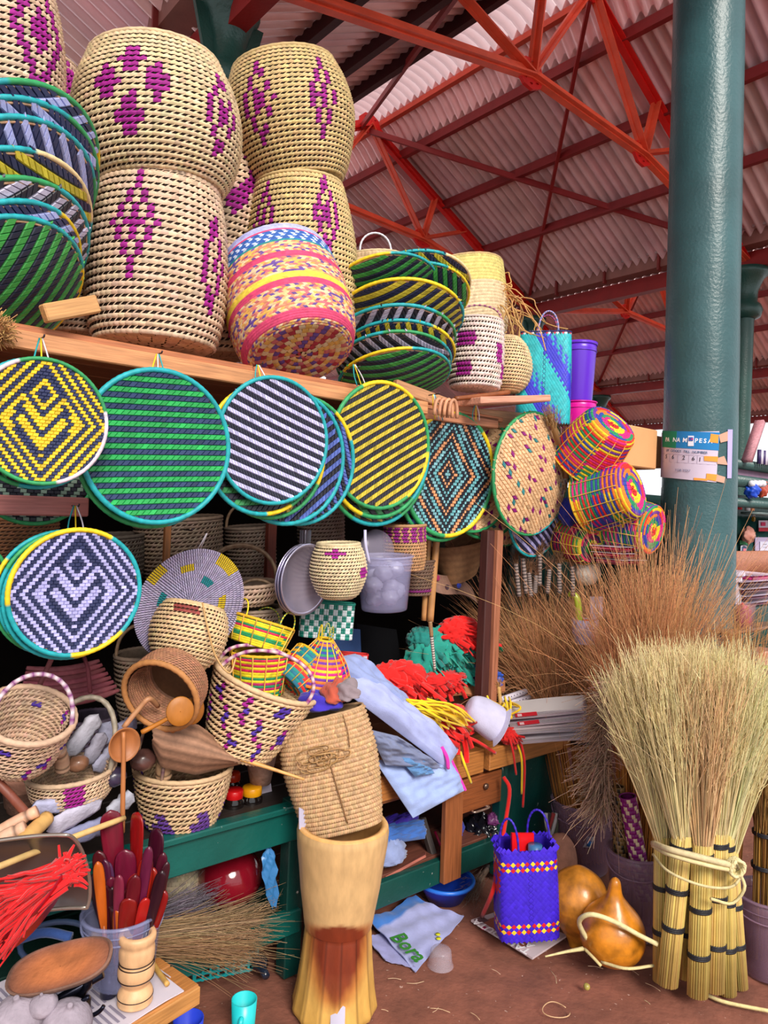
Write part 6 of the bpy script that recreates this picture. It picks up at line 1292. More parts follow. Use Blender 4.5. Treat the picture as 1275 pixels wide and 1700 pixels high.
# ---- brooms
GR = 'brown grass brooms'
def broom(label, root, tip, n, nr, spread, c, droop=0.1, rr=.028, rad=.0016, bands=(), fan_at=.45, group=GR, cb='#b8762e', name='grass_broom', bend=.10, hc='#1a1a24', length=(.7, 1.08), wisps=0):
    """upright grass broom: reeds from root, bristles fanning out towards tip"""
    root, tip = np.asarray(root, float), np.asarray(tip, float); d = tip-root; L = np.linalg.norm(d); d = d/L; e = thing(name, label, 'broom', root, None, group)
    x = nrm(np.cross(d, (0.2, 1, .1))); y = np.cross(d, x); F = root+d*L*fan_at
    a = rng.uniform(0, 6.28, nr); q = np.sqrt(rng.uniform(0, 1, nr))*rr; p0 = root+(q*np.cos(a))[:, None]*x+(q*np.sin(a))[:, None]*y
    mb = MB(); strands(mb, p0, nrm(np.repeat(d[None], nr, 0)+rng.normal(0, .012, (nr, 3))), L*fan_at*rng.uniform(1.0, 1.15, nr), np.full((nr, 4), .0028), vary(C(cb), nr, .2), .01, 0, 4, 4); hn_ = wpart('reeds', mb, 'grass', e, kind='stuff')
    a = rng.uniform(0, 6.28, n); q = np.sqrt(rng.uniform(0, 1, n))*rr; o_ = (q*np.cos(a))[:, None]*x+(q*np.sin(a))[:, None]*y; p0 = F+o_*.9-d*L*.04
    dirs = nrm(d+o_/rr*spread+rng.standard_normal((n, 3))*spread*.35); mb = MB()
    strands(mb, p0, dirs, L*(1-fan_at)*rng.uniform(*length, n), rad, vary(C(c), n, .2), bend, droop, 8, 3)
    n3 = n//7; b = rng.integers(0, n, n3); strands(mb, p0[b], nrm(dirs[b]+rng.standard_normal((n3, 3))*spread*.8), L*(1-fan_at)*rng.uniform(.6, 1.15, n3), rad*.8, vary(C(c)*1.25, n3, .15), .55, droop*1.6+.05, 10, 3)
    if wisps: 
        b = rng.integers(0, n, wisps); t = rng.uniform(.5, .98, wisps)[:, None]; strands(mb, p0[b]+dirs[b]*L*(1-fan_at)*t*.9, nrm(dirs[b]+rng.standard_normal((wisps, 3))*.30), L*(1-fan_at)*rng.uniform(.08, .2, wisps), rad*.8, vary(C(c)*1.15, wisps, .12), .25, droop, 4, 3)
    wpart('bristles', mb, 'grass', e, kind='stuff')
    for t in bands:
        c0 = root+d*L*t; th = np.arange(16)*2*math.pi/16; mb = MB()
        for hh in (-.005, 0, .005): mb.tubes(c0+d*hh+(rr*1.06)*(np.cos(th)[:, None]*x+np.sin(th)[:, None]*y), .0035, C(hc), 5, closed=True, ref=d)
        wpart('binding', mb, 'cord', e).parent = hn_
    return e
# pale hand brooms standing in front
GP = 'pale hand brooms tied together at the front right'; PB, PT = '#c4a95e', '#e4d29c'
def pale(label, ub, vb, um, vm, ut, vt, Y, w_, bands, n=420, c=PT, dY=0.):
    root, mid, tip = at(ub, vb, Y), at(um, vm, Y+dY), at(ut, vt, Y+dY*2); root[2] = max(root[2], .005)
    d = mid-root; Lh = np.linalg.norm(d); d = d/Lh; e = thing('hand_broom', label, 'broom', root, None, GP); rr = sz(w_/2, root); x = nrm(np.cross(d, (0, 1, 0))); y = np.cross(d, x)
    nr = 46; a = rng.uniform(0, 6.28, nr); q = np.sqrt(rng.uniform(.0, 1, nr))*rr; a[:24] = np.arange(24)/24*6.28; q[:24] = rr*.95
    mb = MB(); P = np.stack([root+(q*np.cos(a))[:, None]*x+(q*np.sin(a)*.8)[:, None]*y+d*Lh*t for t in (0, .5, 1.05)], 1); mb.tubes(P, .0044, vary(C(PB), nr, .16), 5); hn_ = wpart('reed_handle', mb, 'grass', e, kind='stuff')
    for t in bands:
        c0 = root+d*Lh*t; th = np.arange(18)*2*math.pi/18; mb = MB()
        for hh in (-.006, 0, .006): mb.tubes(c0+d*hh+rr*1.08*(np.cos(th)[:, None]*x+.8*np.sin(th)[:, None]*y), .004, C('#14141c'), 5, closed=True, ref=d)
        wpart('binding', mb, 'cord', e).parent = hn_
    d2 = tip-mid; L2 = np.linalg.norm(d2); d2 = d2/L2; a = rng.uniform(0, 6.28, n); q = np.sqrt(rng.uniform(0, 1, n)); o_ = (q*np.cos(a))[:, None]*x+(q*np.sin(a)*.8)[:, None]*y
    mb = MB(); dirs = nrm(d2+o_*.16+rng.standard_normal((n, 3))*.035); p0 = mid+o_*rr*.95; strands(mb, p0, dirs, L2*rng.uniform(.70, 1.08, n), .0017, vary(C(c), n, .15), .07, .02, 7, 3)
    w2 = n*3; b = rng.integers(0, n, w2); t = rng.uniform(.35, .97, w2)[:, None]; strands(mb, p0[b]+dirs[b]*L2*t*.95, nrm(dirs[b]+rng.standard_normal((w2, 3))*.20), L2*rng.uniform(.10, .24, w2), .0013, vary(C(c)*1.12, w2, .14), .15, .02, 4, 3)
    wpart('bristles', mb, 'grass', e, kind='stuff')
pale('leftmost pale hand broom of the tied bunch', 1100, 1628, 1102, 1398, 1055, 1120, 2.66, 30, (.36, .68))
pale('second pale hand broom from the left, foot splayed left', 1108, 1634, 1132, 1396, 1105, 1085, 2.58, 32, (.40, .96, .66))
pale('third pale hand broom, short and set back in the bunch', 1140, 1622, 1146, 1390, 1140, 1090, 2.66, 28, (.32, .62, .98))
pale('fourth pale hand broom in the middle with lowest foot', 1158, 1652, 1166, 1412, 1165, 1110, 2.56, 32, (.28, .60, .97), c='#dcb888')
pale('fifth pale hand broom, right of the middle', 1186, 1644, 1192, 1394, 1200, 1085, 2.58, 30, (.30, .62, .97))
pale('sixth pale hand broom on the right of the bunch', 1208, 1652, 1204, 1396, 1228, 1110, 2.62, 26, (.30, .60, .96), c='#dcd6a0')
pale('rightmost pale hand broom with foot splayed right', 1228, 1648, 1212, 1420, 1250, 1150, 2.66, 24, (.32, .62))
# straw tie around the bunch
mb = MB()
for dv, rr_ in ((0, .011), (10, .008), (46, .005)):
    mb.tubes(crom(np.array([at(1084, 1400+dv*.4, 2.62), at(1110, 1410+dv*.8, 2.50), at(1165, 1424+dv, 2.46), at(1212, 1436+dv*.8, 2.50), at(1232, 1440+dv*.3, 2.60)]), 24), rr_, vary(C('#d0c290'), 1, .08)[0], 6)
for q in range(5): t = np.linspace(0, 6.28, 16); c0 = at(1222, 1440, 2.50); mb.tubes(np.stack([c0[0]+.03*np.cos(t+q)*(.6+.1*q), c0[1]+.015*np.sin(t*2+q), c0[2]+.028*np.sin(t+q)], -1), .006, C('#d8cc9a'), 5)
mb.tubes(crom(np.array([at(1228, 1450, 2.5), at(1236, 1475, 2.49), at(1215, 1500, 2.5), at(1180, 1492, 2.48)]), 12), .006, C('#d4c690'), 5); wsingle('straw_tie', mb, 'straw', 'knotted straw tie around the pale hand brooms', 'straw tie')
# brown reed bunches
bA = oA+Z*.02
broom('brown reed broom in the pinkish bucket, plume drooping to the left', bA+np.array((-.03, 0, 0)), at(868, 920, 3.78), 1300, 60, .20, '#cc9264', .26, .05, .0015, (.42,), .42, bend=.36)
broom('orange reed broom in the pinkish bucket, upright plume behind the newspapers', bA+np.array((.05, .02, 0)), at(940, 950, 3.78), 900, 70, .15, '#d09a68', .16, .055, .0015, (.40,), .45, bend=.32)
bB_ = oB+np.array((.0, .02, .02))
broom('tallest brown grass broom, plume crossing in front of the thick column', bB_+np.array((.03, .05, 0)), at(1118, 868, 3.15), 1100, 70, .15, '#d49c6a', .14, .05, .0015, (), .42, bend=.28)
broom('reddish grass broom leaning left behind the pampas plume', bB_+np.array((-.02, .03, 0)), at(1035, 930, 3.2), 800, 60, .13, '#c88a5e', .12, .045, .0015, (), .45, bend=.26)
broom('brown grass broom bending right against the thick column', np.array((*at(1120, 1560, 3.0)[:2], .02)), at(1160, 955, 3.1), 650, 40, .16, '#c8946a', .30, .04, .0015, (), .45, bend=.34)
broom('thin straight grass broom right of the thick column', np.array((*at(1205, 1590, 2.95)[:2], .02)), at(1232, 985, 2.95), 230, 60, .08, '#c48c52', .06, .04, .0017, (), .5, bend=.12)
broom('dark brown reed broom at the right picture edge with black bindings', np.array((*onz(1262, 1600, 0)[:2], .03)), at(1278, 1130, 2.8), 380, 50, .12, '#a07a42', .08, .04, .0017, (.33, .45), .5, bend=.10, cb='#8a6428')
# pampas plumes
mb = MB(); n = 1500; t = rng.uniform(0, 1, n); sp = np.array([at(1035+(-22)*(1-q)-28*q*(1-q)*2-6*q, 1345-205*q, 3.02) for q in t]); d = nrm(np.stack([-.75+rng.normal(0, .35, n), rng.normal(-.3, .3, n), .15+.5*t+rng.normal(0, .3, n)], -1)); strands(mb, sp+rng.normal(0, .012, (n, 3)), d, rng.uniform(.05, .15, n), .0022, vary(C('#b4927a'), n, .22), .5, .5, 6, 3)
e = thing('pampas_plume', 'grey brown feathery pampas plume hanging left of the pale brooms', 'plume', at(1030, 1350, 3.02)); wpart('feather', mb, 'fluff', e, kind='stuff'); mb = MB(); mb.tubes(np.array([at(1048, 1440, 3.02), at(1010, 1250, 3.02), at(1002, 1150, 3.02)]), .005, C('#8a6238'), 6); wpart('stem', mb, 'grass', e)
# mat rolls in the second bucket
def matroll(label, ub, vb, ut, vt, Y, w_, ca, cb, rows=26):
    basket('mat_roll', label, ub, vb, ut, vt, 0, [(0, w_), (1, w_)], rows, 14, lambda i, j, r_, n_: (ca if (i+j) % 3 else cb), 'flat', Y=Y, c0=ca, rim=.003, cat='mat', half=True, slant=.04)
matroll('rolled purple and cream plaited mat in the second clear bucket', 1070, 1490, 1042, 1322, 2.98, 13, PURP*.7, C('#d8c4a0'))
matroll('rolled brown and black plaited mat left of the purple one', 1032, 1480, 1026, 1306, 3.04, 10, C('#8a6a3c'), C('#2a2018'))
for lab, u, v, c_ in (('cut bamboo piece low in the second clear bucket', 1058, 1500, '#c09a58'), ('shorter bamboo piece in the second clear bucket', 1074, 1508, '#c8a050')): mb = MB(); p = at(u, v, 2.99); mb.tubes(np.array([p-Z*.06, p+Z*.05]), .016, C(c_), 12); wsingle('bamboo_piece', mb, 'turned', lab, 'bamboo')
mb = MB(); o = onz(915, 1420, 0); 
for q in range(5): mb.tubes(np.array([at(912+6*math.sin(t*1.0+q)+q*1.5, 1440-t*18, 3.45+.01*q) for t in np.linspace(0, 5, 14)]), .010, C(('#d0c8c4', '#3a3a30', '#b03a3a', '#e0dcd8', '#6a6a50')[q]), 6)
wsingle('striped_bead_bag', mb, 'cloth', 'black, white and red beaded string bag beside the purple bag', 'bag')
mb = MB(); o = onz(927, 1470, 0); blob(mb, o+Z*.12, .08, .08, .12, C('#b98068'), .04, 3, 6, flat=False); wsingle('clay_vessel', mb, 'stone', 'pinkish clay vessel behind the purple plaited bag', 'pot')
# ---- rainbow baskets hanging on the right
colourful('rainbow basket with flat round base turned up right, highest of its group', 1018, 704, 962, 768, 0, [(0, 40), (.08, 46), (.5, 53), (1, 56)], 24, 58, 11, Y=3.35, dn=-.16, bi=4, bj=8, hd=False)
colourful('pink and yellow rainbow basket in the middle of the hanging group', 1052, 812, 972, 835, 0, [(0, 42), (.08, 48), (.5, 50), (1, 53)], 24, 58, 13, Y=3.32, dn=-.16, bi=5, bj=8, hd=False)
colourful('rainbow basket with blue checks below right of the middle one', 1085, 880, 1015, 866, 0, [(0, 38), (.1, 42), (1, 46)], 22, 52, 17, Y=3.42, dn=-.16, bi=4, bj=7, hd=False)
colourful('dark rainbow basket hanging lowest beside the lilac striped tray', 985, 905, 945, 895, 0, [(0, 30), (.2, 34), (1, 38)], 18, 48, 19, Y=3.5, dn=-.16, bi=4, bj=7, hd=False, pal=[C('#c81e50'), C('#c8b01e'), C('#3a8a3a'), C('#8a1e50'), C('#2a2a4a')])
colourful('yellow and purple rainbow basket peeking out at the domed straw tray', 962, 752, 925, 770, 0, [(0, 22), (1, 26)], 14, 40, 23, Y=3.55, hd=False)
mb = MB(); mb.tubes(ring_pts(.09, 0, 40), .008, C('#1e7a58'), 7, closed=True, ref=(0, 0, 1)); single('green_hoop', mb, 'cord', 'green wrapped hoop between the rainbow baskets and the domed tray', 'hoop', None, at(948, 800, 3.5), axes(N+A*.8+Z*.4))
mb = MB(); o = at(945, 850, 3.55); blob(mb, o, .05, .05, .07, C('#1c2490'), .2, 6, 5, flat=False); wsingle('blue_bundle', mb, 'cloth', 'dark blue cloth bundle behind the rainbow baskets', 'cloth')
def hang_whisk(lab, u, v, v2, c, Y=3.55):
    p, q = at(u, v, Y), at(u+rng.uniform(-6, 6), v2, Y); n = 22; t = np.linspace(0, 1, n)[:, None]; mb = MB(); e = thing('fly_whisk', lab, 'whisk', p, None, 'fly whisks with ringed handles'); cc = np.array([C('#a8948c') if i % 2 else C('#181216') for i in range(n)]); mb.tubes(p*(1-t)+q*t, .013*(1-.15*(np.arange(n) % 2)), cc[None], 8); wpart('ringed_handle', mb, 'cord', e)
    mb = MB(); k = 60; strands(mb, np.repeat(p[None], k, 0)+rng.normal(0, .006, (k, 3)), nrm(np.array((0, 0, 1.))+rng.standard_normal((k, 3))*.25), rng.uniform(.05, .12, k), .0016, vary(C(c), k, .2), .3, .3, 5, 3); wpart('tuft', mb, 'grass', e, kind='stuff')
for q, (u, v, v2) in enumerate(((856, 935, 990), (868, 925, 985), (878, 950, 990), (890, 955, 985), (896, 920, 972), (912, 945, 985), (928, 935, 985), (950, 940, 990))): hang_whisk('fly whisk with black and white ringed handle, %s from the left' % ('first', 'second', 'third', 'fourth', 'fifth', 'sixth', 'seventh', 'last')[q], u, v, v2, '#7a543a')
whisk('small dry broom hanging upside down over the blue plaited bag', ons(918, 705, .10), ons(910, 676, .10), 70, .30, '#a07848', droop=0); whisk('thin brown reed bundle beside the magenta bucket', ons(940, 760, .08), ons(940, 700, .08), 50, .08, '#a0704a', droop=0)
mb = MB(); o = at(974, 950, 3.6); blob(mb, o, sz(22, o), sz(22, o), sz(22, o), C('#dcd2c4'), .05, 3, 3, flat=False); wsingle('white_gourd', mb, 'stone', 'white round gourd hanging below the dark rainbow basket', 'gourd')
mb = MB(); mb.tubes(crom(np.array([at(945, 985, 3.6), at(958, 995, 3.58), at(962, 1040, 3.58)]), 12), .018, C('#b8c83c'), 8); wsingle('lime_strap', mb, 'plastic', 'lime green plastic strap behind the brown reeds', 'strap')
mb = MB(); o = at(970, 1068, 3.6); mb.lathe([(.05, 0), (.062, .05), (.066, .12), (.06, .12), (.045, .01)], C('#b8b0d0'), 22); single('slotted_cup', mb, 'plastic', 'pale slotted plastic cup behind the brown reeds', 'cup', None, o); mb = MB(); blob(mb, o+Z*.06, .04, .04, .06, C('#e05a30'), .1, 5, 2); wsingle('orange_packet', mb, 'plastic', 'orange packet in the pale slotted cup', 'packet')
mb = MB(); G = np.array([[at(978+7*i, 990+9*j, 3.7) for j in range(5)] for i in range(4)]); slab(mb, G, .02, C('#c0b4cc')); wsingle('white_packet', mb, 'paper', 'pale packet standing below the white gourd', 'packet')
# ---- hanging goods under the shelf, centre
basket('lidded_basket', 'round lidded straw basket hanging in front of the clear bucket', 562, 992, 562, 903, .08, [(0, 22), (.10, 34), (.45, 46), (.8, 42), (1, 34)], 18, 50, dpat(diam(15, Q(50, -10), 1.4, 3.5, 2, 2), diam(9, Q(50, 62), 2, 2.4, 2, 2)), c0=C('#d8c49c'), rim=.008)
for q, (du, off, lab) in enumerate(((0, .02, 'front shiny metal pan hanging left of the lidded basket'), (-5, -.01, 'second metal pan right behind the front one'), (-9, -.04, 'rearmost metal pan of the hanging three'))):
    o = ons(508+du, 962, off); R = sz(60, o); e = thing('metal_pan', lab, 'pan', o, axes(N+A*.25-Z*.05), 'metal pans hanging together'); mb = MB(); mb.lathe([(0, -.03), (R*.8, -.03), (R*.92, -.01), (R, 0), (R, .004), (R*.9, -.004), (R*.78, -.024), (0, -.024)], C('#c0bad4'), 48); part('dish', mb, 'metal', e)
    mb = MB(); yv = 1.; mb.box((0, R*1.18, -.004), (.03, 0, 0), (0, R*.4, 0), (0, 0, .006), C('#8a8494'), .002); part('handle', mb, 'metal', e)
e, H, k = bucket('clear bucket of crumpled plastic hanging under the trays', 638, 1012, 638, 922, .0, 38, 47, C('#b0aed6'), GCb, 'clear', name='clear_bucket', handle=False)
bo2 = np.array(e.matrix_world.translation)
mb = MB(); p = ons(606, 925, .1); mb.tubes(crom(np.array([ons(606, 880, .10), ons(607, 905, .11), ons(613, 935, .11)]), 10), .006, C('#c0bcdc'), 6); wpart('strap', mb, 'plastic', e) if False else wsingle('plastic_strap', mb, 'plastic', 'clear plastic strap holding the hanging bucket', 'strap')
for q in range(11):
    mb = MB(); blob(mb, bo2+np.array((rng.uniform(-.07, .07), rng.uniform(-.06, .06), .04+.012*q)), .035, .035, .03, C('#a8a6c0'), .25, 6, 40+q, ridge=True, flat=False, m=10, n=16); wsingle('crumpled_wad', mb, 'plastic', 'crumpled clear plastic wad in the hanging bucket', 'plastic wad', 'plastic wads in the hanging bucket')
o = ons(628, 912, -.08); mb = MB(); R = sz(34, o); mb.lathe([(0, .012), (R*.9, .012), (R, 0), (R, -.012)], C('#c4b8d0'), 32); single('bucket_lid', mb, 'clear', 'round clear lid hanging behind the clear bucket', 'lid', None, o, axes(N+.2*Z))
basket('purple_band_basket', 'tan basket with a purple band hanging behind the clear bucket', 672, 945, 672, 872, -.10, [(0, 30), (.3, 34), (1, 34)], 14, 46, lambda i, j, r_, n_: (PURP*.8 if i > 8 and (j % 3) else None), c0=C('#b8895e'))
basket('shaded_basket', 'dark purple trimmed basket edge behind the wooden pestles', 690, 985, 690, 930, -.25, [(0, 30), (1, 34)], 10, 40, lambda i, j, r_, n_: (PURP*.5 if i == 1 else None), c0=C('#6a5040'), group=GD)
for lab, pts, r in (('left one of two long wooden pestles hanging under the diamond tray', [(712, 880), (704, 1030)], .014), ('right one of two long wooden pestles hanging under the diamond tray', [(726, 880), (714, 1032)], .016)): rod_(lab, [ons(*pts[0], -.20 if 'left' in lab else -.17), ons((pts[0][0]+pts[1][0])/2, 955, -.20 if 'left' in lab else -.17), ons(*pts[1], -.20 if 'left' in lab else -.17)], r, '#b98450', ring=False)
# rolled sisal hat and flat bag
o = ons(768, 925, -.34); k = sz(1, o); mb = MB(); nu, nv_ = 34, 12; t = np.linspace(0, 3.4*math.pi, nu)
G = np.array([[o+A*((10+5.4*q)*k*math.cos(q)*(.55+.45*s_))+Z*((60*(s_-.5)+14*math.cos(q)))*k+N*((9+4.6*q)*k*math.sin(q)*(.55+.45*s_)) for s_ in np.linspace(0, 1, nv_)] for q in t]); cc = np.where((np.arange(nv_) % 2)[None, :, None], .82, 1.05)*np.ones((nu, 1, 1))*C('#8f6a48'); slab(mb, G, .003, cc); wsingle('rolled_hat', mb, 'straw', 'rolled brown sisal hat hanging beside the post', 'hat')
mb = MB(); P = []
cx = np.array([(735, 930), (762, 948), (790, 985), (780, 1008), (768, 1008)]); 
G = np.array([[ons(698+q*84+10*s_, 938+40*q**1.2+(36-10*q)*s_+6*math.sin(q*6), -.36+.05*math.sin(q*5)+.03*s_) for s_ in np.linspace(0, 1, 10)] for q in np.linspace(0, 1, 24)]); slab(mb, G, .006, C('#8a6656')); e = thing('flat_woven_bag', 'flat brown woven bag with coloured roundels under the rolled hat', 'bag', ons(740, 980, -.05)); wpart('body', mb, 'straw', e)
for u, v, c_ in ((727, 960, '#a02458'), (762, 972, '#2a3ca8'), (742, 975, '#3a1c28')): mb = MB(); blob(mb, ons(u, v, -.29), .016, .006, .014, C(c_), .1, 4, u, flat=False, m=8, n=12); wpart('roundel', mb, 'cloth', e)
# green checked bag
def chk(i, j, rows, ns): return C('#0e7a6a') if (i//2+j//2) % 2 else C('#cfd8dc')
basket('checked_bag', 'green and white checked plaited bag under the metal pans', 540, 1058, 545, 1000, -.10, [(0, 44), (1, 44)], 12, 60, chk, 'flat', e=5., ex=.4, half=False, rim=.005, rimc=C('#0e7a6a'), cat='bag', back='#0e6a5c', c0=C('#0e7a6a'))
basket('checked_bag', 'red and white checked bag corner beside the red cloth strips', 580, 1140, 585, 1085, -.10, [(0, 26), (1, 26)], 10, 40, lambda i, j, r_, n_: (C('#c8201c') if (i//2+j//2) % 2 else C('#cfc8d4')), 'flat', e=5., ex=.4, half=False, rim=.004, rimc=C('#c8201c'), cat='bag', back='#8a1a18', c0=C('#c8201c'))
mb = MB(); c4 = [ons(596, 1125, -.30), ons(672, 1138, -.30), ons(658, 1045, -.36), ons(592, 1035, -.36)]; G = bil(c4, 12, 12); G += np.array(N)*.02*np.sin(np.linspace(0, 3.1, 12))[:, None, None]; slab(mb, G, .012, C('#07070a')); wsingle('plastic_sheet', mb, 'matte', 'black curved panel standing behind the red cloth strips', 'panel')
mb = MB(); c4 = [ons(540, 1085, -.3), ons(600, 1090, -.3), ons(598, 1045, -.34), ons(550, 1040, -.34)]; slab(mb, bil(c4, 6, 6), .02, C('#2a4a80')); wsingle('blue_cloth', mb, 'cloth', 'dark blue cloth behind the green checked bag', 'cloth')
# ============================================================ poster on the column, stalls beyond
cb_, ax_, rb_ = COLF
def colpt(u, v, lift=.003):
    """point on the thick column's surface seen at pixel (u,v)"""
    d = ray(u, v); o = EYE-cb_; z = ax_[2]; dp, op = d-(d@z)*z, o-(o@z)*z; r = rb_*(1.02-.03)+lift
    a, b, c = dp@dp, 2*dp@op, op@op-r*r; q = b*b-4*a*c; t = (-b-math.sqrt(max(q, 0)))/(2*a); return EYE+d*t
def colsheet(c4, n_, m_, c, th=.0015, lift=.003):
    u = [np.array(q, float) for q in c4]; G = np.array([[colpt(*(u[0]*(1-a)*(1-b)+u[1]*a*(1-b)+u[2]*a*b+u[3]*(1-a)*b), lift) for b in np.linspace(0, 1, m_)] for a in np.linspace(0, 1, n_)]); mb = MB(); slab(mb, G, th, c); return mb
e = thing('payment_poster', 'blue and white mobile payment poster taped to the thick column', 'poster', colpt(1145, 795))
wpart('sheet', colsheet(((1099, 718), (1194, 716), (1189, 801), (1097, 792)), 16, 6, C('#c9bcd0')), 'paper', e)
wpart('header', colsheet(((1100, 715), (1195, 718), (1193, 748), (1100, 742)), 16, 4, C('#1878b8'), lift=.0045), 'paper', e); wpart('header_corner', colsheet(((1100, 715), (1124, 716), (1122, 744), (1100, 742)), 6, 4, C('#12805e'), lift=.0052), 'paper', e)
def ctext(s, size, c, u, v, bold=False, du=6):
    p = colpt(u, v, .0062); x = nrm(colpt(u+du, v+du*.05, .0062)-colpt(u-du, v-du*.05, .0062)); y = nrm(ax_[2]-(ax_[2]@x)*x); return text(e, s, size, C(c), p, x, y, bold)
ppm = colpt(1145, 750)[1]/FPX
for s, u in (('PA', 1108), ('NA', 1123), ('M', 1137), ('P', 1156), ('E', 1163), ('S', 1170.5), ('A', 1179)): ctext(s, 10*ppm, '#eeeef4', u, 730+(u-1108)*.035, True)
mb = MB(); p = colpt(1147, 732, .007); x = nrm(colpt(1153, 732)-colpt(1141, 732)); z = ax_[2]; nn_ = np.cross(x, z)
mb.box(p, x*9*ppm, z*17*ppm, nn_*.002, C('#e6e6f0')); mb.box(p+z*3*ppm-nn_*-.0015, x*6.5*ppm, z*6*ppm, nn_*.003, C('#2a50a8')); mb.box(p+z*3*ppm+nn_*.0022+x*2*ppm, x*3.5*ppm, z*2*ppm, nn_*.002, C('#d02c7a')); wpart('phone_emblem', mb, 'paper', e, False)
for s, u in (('UY', 1108), ('GOODS', 1122), ('TILL', 1140), ('NUMBER', 1162)): ctext(s, 6.0*ppm, '#3a5a80', u, 748+(u-1108)*.06)
for s, u, v in (('5', 1106, 758), ('6', 1117, 759), ('2', 1135, 760), ('6', 1151, 761.5), ('1', 1162, 763)): ctext(s, 10*ppm, '#201c30', u, v)
ctext('FOR YOU', 6*ppm, '#7a7a98', 1133, 781)
mb = MB()
for (u0, v0, u1, v1) in ((1100, 753, 1168, 757), (1100, 766, 1188, 772), (1112, 754, 1111, 766), (1126, 754, 1125, 767), (1144, 755, 1143, 768), (1158, 757, 1157, 769)): a_, b_ = np.array((u0, v0)), np.array((u1, v1)); mb.tubes(np.array([colpt(*(a_*(1-t)+b_*t), .0052) for t in np.linspace(0, 1, 8)]), .0006, C('#9a8ea6'), 4)
wpart('ruled_boxes', mb, 'paper', e)
for c4 in (((1180, 720), (1193, 722), (1192, 736), (1178, 734)), ((1169, 757), (1192, 758), (1191, 767), (1169, 765)), ((1173, 786), (1192, 788), (1188, 799), (1172, 796)), ((1152, 793), (1176, 795), (1174, 798), (1152, 797))): wpart('tape', colsheet(c4, 6, 3, C('#e8963a'), lift=.0058), 'paper', e)
for c4 in (((1193, 722), (1208, 716), (1208, 732), (1196, 735)), ((1192, 760), (1202, 757), (1208, 772), (1190, 770)), ((1190, 788), (1204, 792), (1202, 802), (1188, 799))): wpart('tape', colsheet(c4, 6, 3, C('#c89a84'), lift=.0058), 'paper', e)
mb = colsheet(((1208, 713), (1216, 713), (1214, 794), (1207, 794)), 4, 6, C('#b4a8e0')); wsingle('paper_strip', mb, 'paper', 'lilac paper strip taped right of the payment poster', 'paper')
# neighbouring stall beyond the thick column
OF = .35
def fs(u, v, d=0.): return ons(u, v, OF+d)
def zline(u0, v, s0, s1, d=0.):
    p = fs(u0, v, d); s_ = (p-P0)@A; return P0+A*s0+N*(OF+d)+Z*p[2], P0+A*s1+N*(OF+d)+Z*p[2]
fr = thing('pipe_rack', 'green pipe rack of the neighbouring stall behind the thick column', 'rack', P0+A*3.4+N*OF)
for u0, v, r in ((1080, 746, .028), (1085, 780, .034), (1085, 822, .026)):
    a_, b_ = zline(u0, v, 2.35, 6.5); mb = MB(); mb.tubes(np.array([a_, b_]), r, C('#3a5a58'), 12); wpart('rail', mb, 'iron', fr)
for s_ in (2.45, 4.6, 6.4): mb = MB(); mb.tubes(np.array([P0+A*s_+N*(OF-.05), P0+A*s_+N*(OF-.05)+Z*2.3]), .03, C('#2f4f4c'), 12); wpart('post', mb, 'iron', fr)
mb = MB(); mb.box(P0+A*4.6+N*(OF-.25)+Z*.95, A*4.6, N*.03, Z*1.9, C('#0d3f3a')); wsingle('green_partition', mb, 'paint', 'dark green wooden partition of the neighbouring stall', 'partition')
mb = MB(); a_, b_ = zline(1245, 935, 2.6, 6.5, .02); mb.box((a_+b_)/2, b_-a_, N*.03, Z*.14, C('#a86a50')); wsingle('brown_plank', mb, 'wood_x', 'brown plank fixed across the green partition at the right edge', 'plank')
def fbox(lab, u0, v0, u1, v1, d, c, name='cardboard_box', cat='box', dep=.3, m='paper'):
    p, q = fs(u0, v1, d), fs(u1, v1, d); t_ = fs(u0, v0, d); h_ = t_[2]-p[2]; w_ = (q-p)@A; mb = MB(); mb.box(p+A*w_/2+Z*h_/2-N*dep/2, A*w_, N*dep, Z*h_, C(c), .006); return wsingle(name, mb, m, lab, cat, None, False)
fbox('open brown cardboard box on the rack left of the thick column', 1030, 702, 1090, 772, -.05, '#d9a06c'); fbox('narrow cardboard box edge just left of the thick column', 1085, 722, 1105, 775, -.1, '#c88a5c')
fbox('grey cushion bale on the rack right of the thick column', 1222, 770, 1290, 800, -.02, '#8a6a84', 'cushion', 'cushion', .4, 'cloth')
mb = MB(); p = fs(1240, 765, .05); q = fs(1262, 700, .05); bar(mb, p, q, .05, .03, C('#c88a94')); wsingle('pink_stick', mb, 'wood_x', 'leaning pinkish stick at the right edge above the rack', 'stick')
mb = MB(); p = fs(1260, 764, .05); 
for q in range(10): mb.tubes(np.array([p+A*(.03*q)+Z*.06, p+A*(.03*q)+Z*(-.02)]), .012, C('#d8d0e0') if q % 2 else C('#3a2a60'), 6)
wsingle('checked_basket', mb, 'weave', 'purple and white checked basket on the rack at the right edge', 'basket')
mb = MB(); blob(mb, fs(1248, 815, .04), .05, .04, .04, C('#1a4ac0'), .2, 5, 2, flat=False); wsingle('blue_packet', mb, 'plastic', 'blue packet hanging on the rack at the right edge', 'packet'); mb = MB(); blob(mb, fs(1262, 810, .0), .05, .04, .05, C('#b04a34'), .2, 5, 3, flat=False); wsingle('red_packet', mb, 'plastic', 'brick red packet behind the blue one on the rack', 'packet')
mb = MB()
for q in range(4): blob(mb, fs(1248+6*q, 803, .05), .02, .02, .02, C('#e0dce4'), .1, 4, q, flat=False, m=8, n=10)
wsingle('garlic_string', mb, 'plastic', 'string of small white bulbs on the rack at the right edge', 'garlic')
